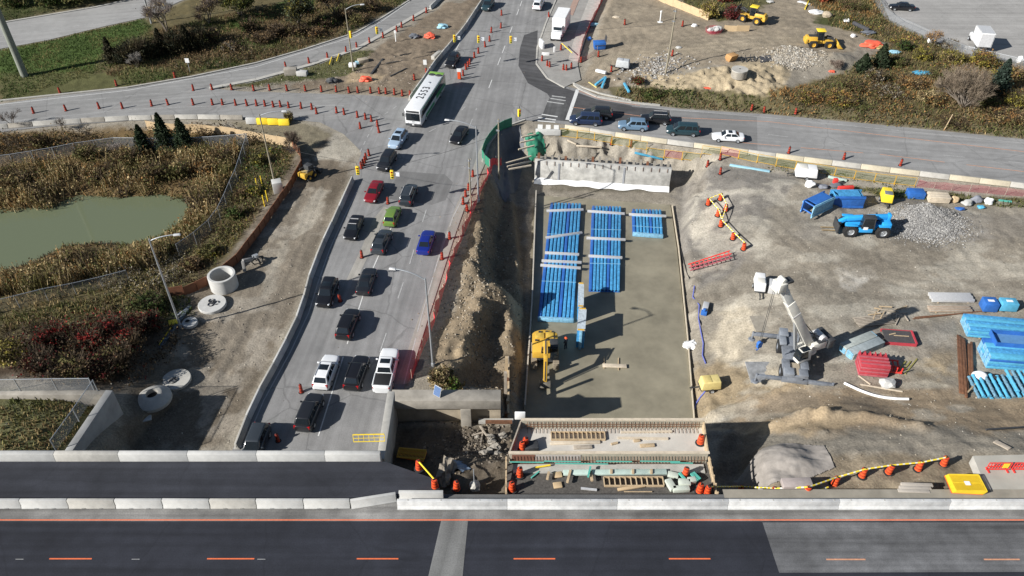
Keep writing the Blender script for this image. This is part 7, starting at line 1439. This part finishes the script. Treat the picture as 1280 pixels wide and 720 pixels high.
# reeds round the pond
rp=[]
for poly,d in (([(-30,220),(140,203),(300,192),(297,216),(262,262),(236,250),(205,239),(100,243),(60,258),(-30,262)],9),([(236,252),(262,258),(288,225),(270,276),(226,318),(196,332),(160,320),(205,308),(232,282)],10),([(-40,352),(40,346),(80,324),(160,321),(215,316),(205,345),(150,352),(60,378),(-40,392)],11)):
    x,y=dens(W(poly,-1.5),d,thin=.36); n=len(x); h=RN.uniform(1.1,2.3,n)*(.6+.8*fbm(x,y,.35,71,3)); c=pick([DB,OL,TN,PT,TN,RU,PT,TN,OL],n,x,y,.3,.25,9); rp.append(blades(x,y,groundv(x,y),h,.07,.28,c))
    k=RN.random(n)<.8; pts=np.stack([x,y,groundv(x,y)+h*RN.uniform(.6,1.02,n)],1)[k]; pts[:,:2]+=RN.normal(0,.15,(len(pts),2)); rp.append(leaves(pts,np.full(len(pts),.17),c[k]*1.12))
    pts2=np.repeat(pts,2,0)+RN.normal(0,.25,(2*len(pts),3))*np.array([1,1,.7]); rp.append(leaves(pts2,np.full(len(pts2),.14),pick([DB,BR,OL,TN,G2],len(pts2),pts2[:,0],pts2[:,1],.4)))
stuff('reeds','tall tan and olive reeds ringing the green pond',rp)
def brush(poly,z,d,h,pal,thin=.3,seed=5,size=.15,per=14,clump=.5):
    x,y=dens(W(poly,z),d*1.25,thin=thin+.1,seed=seed); n=len(x); H=h*RN.uniform(.5,1.2,n)*np.clip(.25+1.6*(fbm(x,y,.22,seed+40,3)-.15),.3,1.7); out=[]
    tw=np.repeat(np.stack([x,y],1),6,0)+RN.normal(0,.12,(6*n,2)); hh=np.repeat(H,6)*RN.uniform(.6,1.05,6*n); out.append(blades(tw[:,0],tw[:,1],groundv(tw[:,0],tw[:,1]),hh,.022,.5,pick([DB,GY,BR],6*n)))
    c=np.stack([x,y,groundv(x,y)],1); q=np.repeat(c,per,0); o=RN.normal(0,clump,(n*per,3)); o[:,2]=np.repeat(H,per)*np.clip(RN.beta(2.2,1.6,n*per),.05,1); out.append(leaves(q+o,np.full(n*per,size),pick(pal,n*per,np.repeat(x,per)*1+RN.normal(0,.4,n*per),np.repeat(y,per),.17,.3,seed))); return out
RD1=(.22,.022,.018);RD2=(.12,.02,.02)
stuff('red_shrubbery','dark tangled shrubs with red autumn leaves on the slope above the retaining wall',brush([(30,402),(100,396),(190,392),(215,400),(205,440),(165,482),(60,482),(30,440)],2,1.3,1.7,[DB,DB,DB,BR,DB,RD2,RD1,OL],.2,15))
stuff('brown_shrubbery','dark brown and olive brush between west road and pond fence',brush([(-20,172),(100,166),(280,160),(360,182),(300,188),(140,186),(-20,206)],-.5,.9,1.7,[DB,DB,BR,OL,RU,DB],.22,25)+brush([(312,190),(352,186),(362,210),(330,250),(270,310),(236,330),(270,290),(300,240)],-.4,1.0,1.2,[OL,G2,BR,YG,G1],.25,35))
stuff('grey_shrubbery','pale grey green brush on the near bank of the pond',brush([(150,330),(215,300),(240,318),(226,352),(180,380),(130,372)],-.5,1.5,1.5,[GY,OL,GY,TN,OL],.15,45,.13))
stuff('verge_shrubbery','mixed brown and olive brush along the verge north of the east road',brush([(990,120),(1060,105),(1120,95),(1300,120),(1300,172),(1130,153),(990,140)],1,.8,1.1,[BR,OL,RU,DB,G2],.25,55)+brush([(1040,-10),(1092,-10),(1108,30),(1180,66),(1290,90),(1290,105),(1180,90),(1100,50),(1050,25)],1.6,.7,1.3,[BR,OL,G2,RU,YG],.3,65)+brush([(790,112),(830,110),(860,122),(860,130),(800,124)],.3,1.5,.9,[G1,G2,OL,BR],.2,66)+brush([(200,75),(330,35),(430,25),(470,12),(440,38),(320,74),(220,92)],.3,.8,1.1,[BR,DB,OL,DB,BR],.25,67))
def shrub(label,at,r,h,pal,n=1400,size=.16,name='shrub',z=None,lift=0,stemcol=DB,group=None,twigs=300,hollow=.55):
    g=G(*at) if z is None else P3(*at,z); t=thing(name,label,'shrub',g,0,group)
    d=RN.normal(size=(n,3)); d/=np.linalg.norm(d,axis=1)[:,None]; rr=RN.uniform(hollow,1.02,n)*(.72+.55*np.array([mnoise.noise(Vector(v)*2.1+Vector((g.x,g.y,1))) for v in d])+.2); p=d*rr[:,None]*np.array([r,r,h*.55]); p[:,2]=np.maximum(p[:,2]+h*.5,.05)
    link('foliage',cardmesh('foliage',*leaves(p,np.full(n,size),pick(pal,n,p[:,0]+g.x,p[:,2]+p[:,1],1.2,.28)),LEAF),t)
    a=RN.uniform(0,6.28,twigs); x=np.cos(a)*r*.15; y=np.sin(a)*r*.15; hh=h*RN.uniform(.7,1.05,twigs); V,c=blades(x,y,0*x,hh,.03,r/h*.8,pick([stemcol],twigs)); link('stems',cardmesh('stems',V,c,TWIG),t); return t
def conifer(label,at,h,r,pal=((.020,.034,.016),(.030,.046,.022),(.042,.058,.03)),group=None,n=2600,z=None,name='conifer'):
    g=G(*at) if z is None else P3(*at,z); t=thing(name,label,'tree',g,R.uniform(0,6),group); b=B(); b.cyl((0,0,-.2),(0,0,h),.13,.02,7); b.obj('trunk',M('bark',(.07,.052,.038),var=.3,scale=6),t)
    lv=RN.random(n)**.75; z_=h*(.06+.94*lv); lay=np.floor(z_/(h/13)); fr=(z_/(h/13))-lay; rad_=r*(1-z_/h)**.85*(1.08-.45*fr)+.05; a=RN.uniform(0,6.28,n); arm=np.floor(a/(6.28/9)+lay*.37); a=(arm-lay*.37)*(6.28/9)+RN.normal(0,.22,n); q=RN.random(n)**.5; rr=rad_*q*(1+.25*np.sin(arm*2.3+lay)); p=np.stack([np.cos(a)*rr,np.sin(a)*rr,z_-rr*.22],1)
    link('needles',cardmesh('needles',*leaves(p,np.full(n,.21),pick(pal,n,p[:,0]*2,p[:,2],1,.3)),LEAF),t); return t
def limb(b,p,d,L,r,depth,tips):
    q=p+d*L; b.cyl(p,q,r,r*.62,5 if depth else 4,cap=False); tips.append((q,d,depth))
    if depth==0: return
    for k in range(3 if depth>1 else 4):
        nd=(d+Vector((R.uniform(-1,1),R.uniform(-1,1),R.uniform(-.25,.6)))*.75).normalized(); limb(b,p+d*L*R.uniform(.45,1),nd,L*R.uniform(.6,.8),r*.58,depth-1,tips)
def tree(label,at,h,name='bare_tree',leafpal=None,nl=0,spread=.5,twigcol=((.15,.12,.10),(.11,.085,.075)),ntw=14,z=None,stems=3,size=.16):
    g=G(*at) if z is None else P3(*at,z); t=thing(name,label,'tree',g); b=B(); tips=[]
    for k in range(stems): limb(b,Vector((R.uniform(-.2,.2),R.uniform(-.2,.2),-.1)),Vector((R.uniform(-spread,spread),R.uniform(-spread,spread),1)).normalized(),h*.36,.12*h/6,3,tips)
    b.obj('trunk',M('bark_grey',(.15,.125,.10),var=.3,scale=5),t); T=[x for x in tips if x[2]<=1]; P_=np.array([x[0] for x in T]); D_=np.array([x[1] for x in T]); n=len(T)*ntw
    p=np.repeat(P_,ntw,0)+RN.normal(0,.12,(n,3)); d=np.repeat(D_,ntw,0)+RN.normal(0,.5,(n,3))+np.array([0,0,.35]); d/=np.linalg.norm(d,axis=1)[:,None]; L=(RN.uniform(.4,1.1,n)*h*.13)[:,None]; s=RN.normal(size=(n,3)); s-=d*(s*d).sum(1)[:,None]; s/=np.linalg.norm(s,axis=1)[:,None]; w=.014+.004*h/6
    link('twigs',cardmesh('twigs',np.stack([p-s*w,p+s*w,p+d*L+s*w*.4,p+d*L-s*w*.4],1),pick(twigcol,n),TWIG),t)
    if leafpal:
        c=P_[RN.integers(0,len(P_),nl)]+RN.normal(0,h*.075,(nl,3)); link('leaves',cardmesh('leaves',*leaves(c,np.full(nl,size),pick(leafpal,nl,c[:,0],c[:,2],1,.3)),LEAF),t)
    return t
for i,(at,h,r) in enumerate((((181,188),4.3,1.6),((209,186),6.0,2.0),((233,188),5.4,2.4))): conifer(['smallest of three dark green conifers behind the pond fence','tallest of three dark green conifers, in the middle behind the pond fence','rightmost and widest of three dark green conifers behind the pond fence'][i],at,h,r,group='conifers behind the pond')
CED=((.018,.022,.012),(.032,.034,.018),(.05,.045,.025))
for i,(x,y,h,r) in enumerate(((141,79,4.8,1.5),(158,79,3.4,2.2),(174,76,4.2,2.4),(190,72,3.6,2.2),(204,69,5.0,2.0),(220,66,4.2,2.6),(236,64,4.8,2.4),(250,60,3.8,2.0))):
    l='dark cedar in the evergreen clump by the upper left road, %s from the left'%ORD[i]
    if i in(0,4,6): conifer(l,(x,y),h,r,CED,'cedars in the evergreen clump',2000,name='cedar')
    else: shrub(l,(x,y),r,h,list(CED)+[(.075,.065,.03)],1700,.17,name='cedar',group='cedars in the evergreen clump',hollow=.4)
tree('small grey bare tree before the evergreen clump',(171,84),3.2,ntw=8,twigcol=((.26,.24,.22),)); tree('tall bare greyish tree beside the slim pole at the upper left',(210,40),7.5,ntw=22,twigcol=((.24,.20,.18),(.17,.14,.12)),leafpal=[TN,GY],nl=500,spread=.7)
YGL=[(.07,.085,.022),(.10,.11,.03),(.15,.14,.03),(.05,.06,.02)]
tree('leafy olive green tree with yellow patches at the top left of centre',(372,32),7.5,'leafy_tree',[(.055,.07,.035),(.10,.11,.06),(.16,.14,.03),(.045,.05,.025)],4200,.8,ntw=6,stems=4,size=.22); tree('broad yellow green tree at the top edge left of the olive tree',(300,20),7.0,'leafy_tree',YGL,3600,.8,ntw=6,stems=4,size=.22); tree('dark bare brown tree at the top edge beside the olive tree',(418,18),6.5,ntw=20,spread=.6,twigcol=((.075,.055,.045),(.05,.04,.03)),leafpal=[DB,BR],nl=900); tree('thin brown bare tree between the upper left trees',(262,30),6,ntw=16,spread=.6,leafpal=[BR,DB,TN],nl=800)
for i,(x,y,r,h) in enumerate(((20,8,3.2,3.2),(62,6,3.0,3.4),(96,2,3.4,3.8),(135,-3,3.0,3.2),(165,-8,3,3.6))): shrub('dark green rounded shrub at the very top left, %s from the left'%ORD[i],(x,y),r,h,[G1,(.03,.042,.014),G2,OL],1300,.24,group='shrubs at the top left',z=.5)
for i,(x,y,r,h,pal) in enumerate(((330,52,2.2,1.6,[BR,DB]),(395,45,2.0,1.6,[BR,DB,RU]),(448,28,2.2,1.5,[BR,OL]),(285,62,2.0,1.2,[OL,BR,GY]))): shrub('low brown bush on the slope by the upper left road, %s met'%ORD[i],(x,y),r,h,pal,800,.15,group='brown bushes on the upper left slope')
shrub('yellow green bush at the left edge below the pond',(14,452),2.0,2.6,[YG,TN,OL,(.24,.20,.05)],1500,.14); shrub('bushy yellow weed at the road edge above the hoarding',(362,152),.9,1.6,[(.24,.19,.05),TN,OL],500,.12); shrub('green weed bush at the foot of the leaning lamp post slope',(318,243),1.4,1.3,[YG,G2,G1],700,.13); shrub('dark green bush by the lower end of the brown hoarding',(188,385),2.2,1.8,[G1,(.03,.045,.014),G2],1100,.15)
shrub('tan weeds growing at the end of the old wall beside the red fence',(549,478),1.3,1.5,[TN,PT,OL,BR],900,.12); shrub('fresh green bush at the end of the old wall',(565,484),.9,1.2,[(.09,.16,.03),G2,YG],500,.12)
conifer('bushy dark conifer amid rubbish in the upper right',(1099,84),4.2,2.0); conifer('squat dark conifer left of the larger one in the upper right',(1078,88),3.0,2.1); conifer('bluish green conifer beside the bare bush at the right edge',(1246,114),5.6,2.5,((.03,.05,.035),(.045,.065,.05)))
tree('big grey brown bare bush on the verge above the east road',(1204,134),7.4,spread=1.0,stems=12,ntw=20,twigcol=((.24,.195,.14),(.17,.135,.10),(.20,.155,.115))); tree('pale bare sapling in front of the parking lot fence',(1165,58),3.6,ntw=10,twigcol=((.28,.20,.14),),leafpal=[(.30,.17,.05)],nl=160); 
shrub('bright yellow autumn shrub in front of the white delivery truck',(1226,82),2.4,2.6,[YG,(.26,.19,.04),OL,RU],1500,.14); shrub('yellow olive shrub left of the white delivery truck',(1190,78),2.6,2.0,[YG,OL,TN],1200,.14); shrub('tan bush on the verge left of the bare bush',(1160,128),2.4,1.8,[PT,TN,OL,RU],1300,.13); shrub('deep green bush near the orange tarp heap',(1130,62),1.5,1.6,[G1,(.03,.05,.02)],800,.15)
shrub('yellow brown spreading bush on the verge, left end',(1010,126),2.2,1.5,[OL,YG,BR,RU],1200,.13); shrub('yellow brown spreading bush on the verge, beside the left end one',(1050,128),3.0,1.6,[OL,BR,YG,RU],1600,.13); shrub('grey twiggy bush on the verge behind the spreading bushes',(1105,118),3.4,1.3,[GY,BR,OL],1500,.12); shrub('brown scrub on the road verge right of the bare bush',(1250,150),3.4,1.6,[RU,BR,OL,TN],1700,.13); shrub('low brown bush at the road edge below the bare bush',(1190,155),2.6,1.0,[BR,OL,DB],1000,.12)
shrub('pale yellow shrub beside the pale timber hoarding at the top',(886,22),2.0,3.0,[(.26,.20,.07),YG,TN],1400,.15); shrub('dark red shrub right of the pale yellow shrub at the top',(915,24),2.0,2.8,[(.16,.03,.03),RD2,(.14,.07,.06)],1400,.14); shrub('red shrub at the top edge behind the raised loader',(905,2),2.0,2.4,[RD1,RD2,BR],900,.15); shrub('orange red shrub at the top edge near the parking lot',(1028,2),1.6,1.6,[(.40,.10,.05),(.30,.09,.05),RU],700,.15); shrub('brown green shrub at the top right corner of the north yard',(1062,12),2.6,1.8,[BR,OL,G2],1100,.15)
shrub('green bush on the cut bank below the wooden pole',(815,122),2.0,1.5,[G1,G2,OL],1300,.13); shrub('red stemmed bush right of the blue beams on the corner',(797,104),1.3,1.1,[RD1,G1,RD2,OL],700,.12)
tree('tangled dead brush heap beside the rubble heap of the north yard',(1045,84),1.7,'brush_heap',spread=1.6,stems=10,ntw=8,twigcol=((.16,.12,.10),(.26,.21,.17)))
tree('slim bare sapling at the left edge above the pond',(18,158),3.5,ntw=6,twigcol=((.09,.07,.06),),stems=2); tree('pale bare shrub before the three conifers',(152,198),3.0,ntw=10,twigcol=((.30,.26,.23),)); tree('second slim bare sapling above the pond, by the long barriers',(77,160),2.8,ntw=5,twigcol=((.09,.07,.06),),stems=2)
tree('bare tree casting a long branchy shadow on the dirt by the hoarding',(362,190),3.6,ntw=14,twigcol=((.12,.09,.07),),stems=4,spread=.8)
def bushes(desc,group,spots,pal,h0,size=.15,n=1100,zp=None):
    for i,(x,y,r) in enumerate(spots): shrub(desc%ORD[i],(x,y),r,h0*R.uniform(.8,1.25),pal[i%len(pal)],n,size,group=group,stemcol=DB,hollow=.35)
bushes('dark red brown bush in the thicket above the retaining wall, %s from the left','bushes in the red thicket',[(50,462,2.2),(70,432,2.0),(92,470,2.6),(112,440,2.2),(130,466,2.4),(140,425,1.6),(152,462,2.0),(164,440,1.8),(176,418,1.5),(192,410,1.3)],[[DB,DB,RD2,BR],[DB,RD1,RD2,DB],[DB,DB,BR,OL],[BR,DB,RD1]],2.6,.13,1300)
bushes('tan and olive bush on the banks behind the pond, %s from the left','bushes behind the pond',[(22,236,2.0),(52,186,1.8),(110,200,1.9),(118,222,2.0),(160,205,2.2),(196,226,1.8),(222,222,2.0),(258,214,2.2),(278,205,1.8)],[[TN,OL,BR],[DB,BR,OL],[OL,G2,TN],[RU,TN,BR]],2.2)
bushes('bush on the right bank of the pond between fence and hoarding, %s from the top','bushes right of the pond',[(325,205,1.3),(306,246,1.4),(296,272,1.3),(262,318,1.4),(240,335,1.5)],[[OL,G2,YG],[BR,OL],[G1,G2,OL]],1.5)
bushes('dark bush on the brown slope above the upper left road, %s from the left','dark bushes on the upper slope',[(268,52,2.0),(312,40,2.3),(345,44,2.4),(372,42,2.6),(405,34,2.4),(432,24,2.0),(466,14,1.9)],[[DB,DB,BR,OL],[DB,BR,G1],[BR,DB,DB]],2.2,.17)
bushes('mixed autumn bush on the wide verge at the upper right, %s from the left','bushes on the upper right verge',[(1062,112,2.2),(1092,102,2.0),(1120,82,2.0),(1136,108,2.4),(1150,74,1.8),(1172,100,2.0),(1186,60,1.8),(1232,132,2.2),(1262,96,2.2),(1270,132,2.4)],[[OL,BR,G2],[GY,BR,OL],[G1,OL,G2],[RU,TN,BR],[YG,OL]],1.8,.14)
# stones : heaps one cannot count
def stones(name,label,at,rx,ry,n,size,pal,z=None):
    c=G(*at); q=RN.normal(0,.5,(n,2)); x=c.x+q[:,0]*rx; y=c.y+q[:,1]*ry; z_=groundv(x,y); V=[];F=[]; base=np.array([[1,0,0],[-1,0,0],[0,1,0],[0,-1,0],[0,0,1],[0,0,-1]],float); fc=[(0,2,4),(2,1,4),(1,3,4),(3,0,4),(2,0,5),(1,2,5),(3,1,5),(0,3,5)]
    s=size*RN.uniform(.5,1.6,n); tri=[]; col=pick(pal,n,None,None)
    vs=base[None]*s[:,None,None]*RN.uniform(.6,1.3,(n,6,1)); a=RN.uniform(0,6.28,n); ca,sa=np.cos(a)[:,None],np.sin(a)[:,None]; vx=vs[:,:,0]*ca-vs[:,:,1]*sa; vy=vs[:,:,0]*sa+vs[:,:,1]*ca; vs=np.stack([vx+x[:,None],vy+y[:,None],vs[:,:,2]*.7+z_[:,None]+s[:,None]*.2],-1)
    T=vs[:,np.array(fc)].reshape(-1,3,3); o=link(name,cardmesh(name,T,np.repeat(col,8,0),TWIG)); o['kind']='stuff'; o['label']=label; o['category']='stones'; return o
GRV=[(.30,.29,.27),(.22,.21,.20),(.38,.36,.33),(.16,.15,.14)]
stones('gravel','spread heap of grey crushed stone right of the blue telehandler',(1158,277),4.6,3.0,9000,.10,[(.26,.255,.245),(.19,.185,.18),(.32,.31,.29),(.14,.135,.13)]); stones('rubble','pale broken concrete rubble heap in front of the yellow loader',(992,72),4.2,2.8,1900,.17,[(.38,.36,.32),(.28,.25,.21),(.20,.18,.15),(.33,.29,.23)]); stones('debris','scattered stones and clods over the building site',(1040,420),60,40,2200,.07,[(.28,.25,.20),(.20,.17,.13),(.36,.33,.28)]); stones('clods','earth clods on the slope of the dig left of the slab',(605,360),5,24,1700,.12,[(.24,.19,.13),(.18,.15,.11),(.32,.28,.22)]); stones('rubble','broken concrete and earth at the foot of the pit beside the shoring',(598,556),4.0,4,600,.13,[(.13,.11,.085),(.09,.075,.06),(.18,.155,.125)]); stones('rubble','scattered light rubble on the dirt island between the roads',(440,98),26,9,400,.1,[(.34,.30,.25),(.22,.18,.15)]); stones('rubble','small stones strewn over the dirt left of the traffic barrier',(270,420),22,40,900,.08,[(.30,.27,.22),(.20,.17,.14)]); stones('rubble','grey stones on the bare corner above the east road',(822,84),6,4,500,.2,GRV)
# ------------------------------------------------------------------ camera, sky, sun
cam=bpy.data.cameras.new('camera'); cam.sensor_width=36; cam.lens=36*F/1280; cam.clip_end=8000
co=bpy.data.objects.new('camera',cam); COL.objects.link(co); co.location=(0,0,HC); co.rotation_euler=(math.pi/2-DEP,0,0); SC.camera=co
w=bpy.data.worlds.new('World'); SC.world=w; w.use_nodes=True; wn=w.node_tree.nodes; sky=wn.new('ShaderNodeTexSky'); sky.sky_type='NISHITA'; sky.sun_disc=False
AZ=rad(26.5); EL=rad(29.5)      # shadows run towards AZ (from +X to +Y)
sky.sun_elevation=EL; sky.sun_rotation=math.atan2(-math.cos(AZ),-math.sin(AZ)); sky.air_density=1; sky.dust_density=.6
w.node_tree.links.new(sky.outputs[0],wn['Background'].inputs[0]); wn['Background'].inputs[1].default_value=.05
sl=bpy.data.lights.new('sun','SUN'); sl.energy=5.0; sl.angle=rad(.53); sl.color=(1,.972,.925)
so=bpy.data.objects.new('sun',sl); COL.objects.link(so); d=Vector((math.cos(AZ)*math.cos(EL),math.sin(AZ)*math.cos(EL),-math.sin(EL)))
so.rotation_euler=d.to_track_quat('-Z','Y').to_euler(); so.location=(0,0,120)
vs=SC.view_settings; vs.view_transform='Standard'; vs.look='None'; vs.gamma=1; vs.exposure=.6; vs.use_curve_mapping=False
SC.cycles.max_bounces=6; SC.cycles.transparent_max_bounces=16; SC.cycles.use_denoising=True
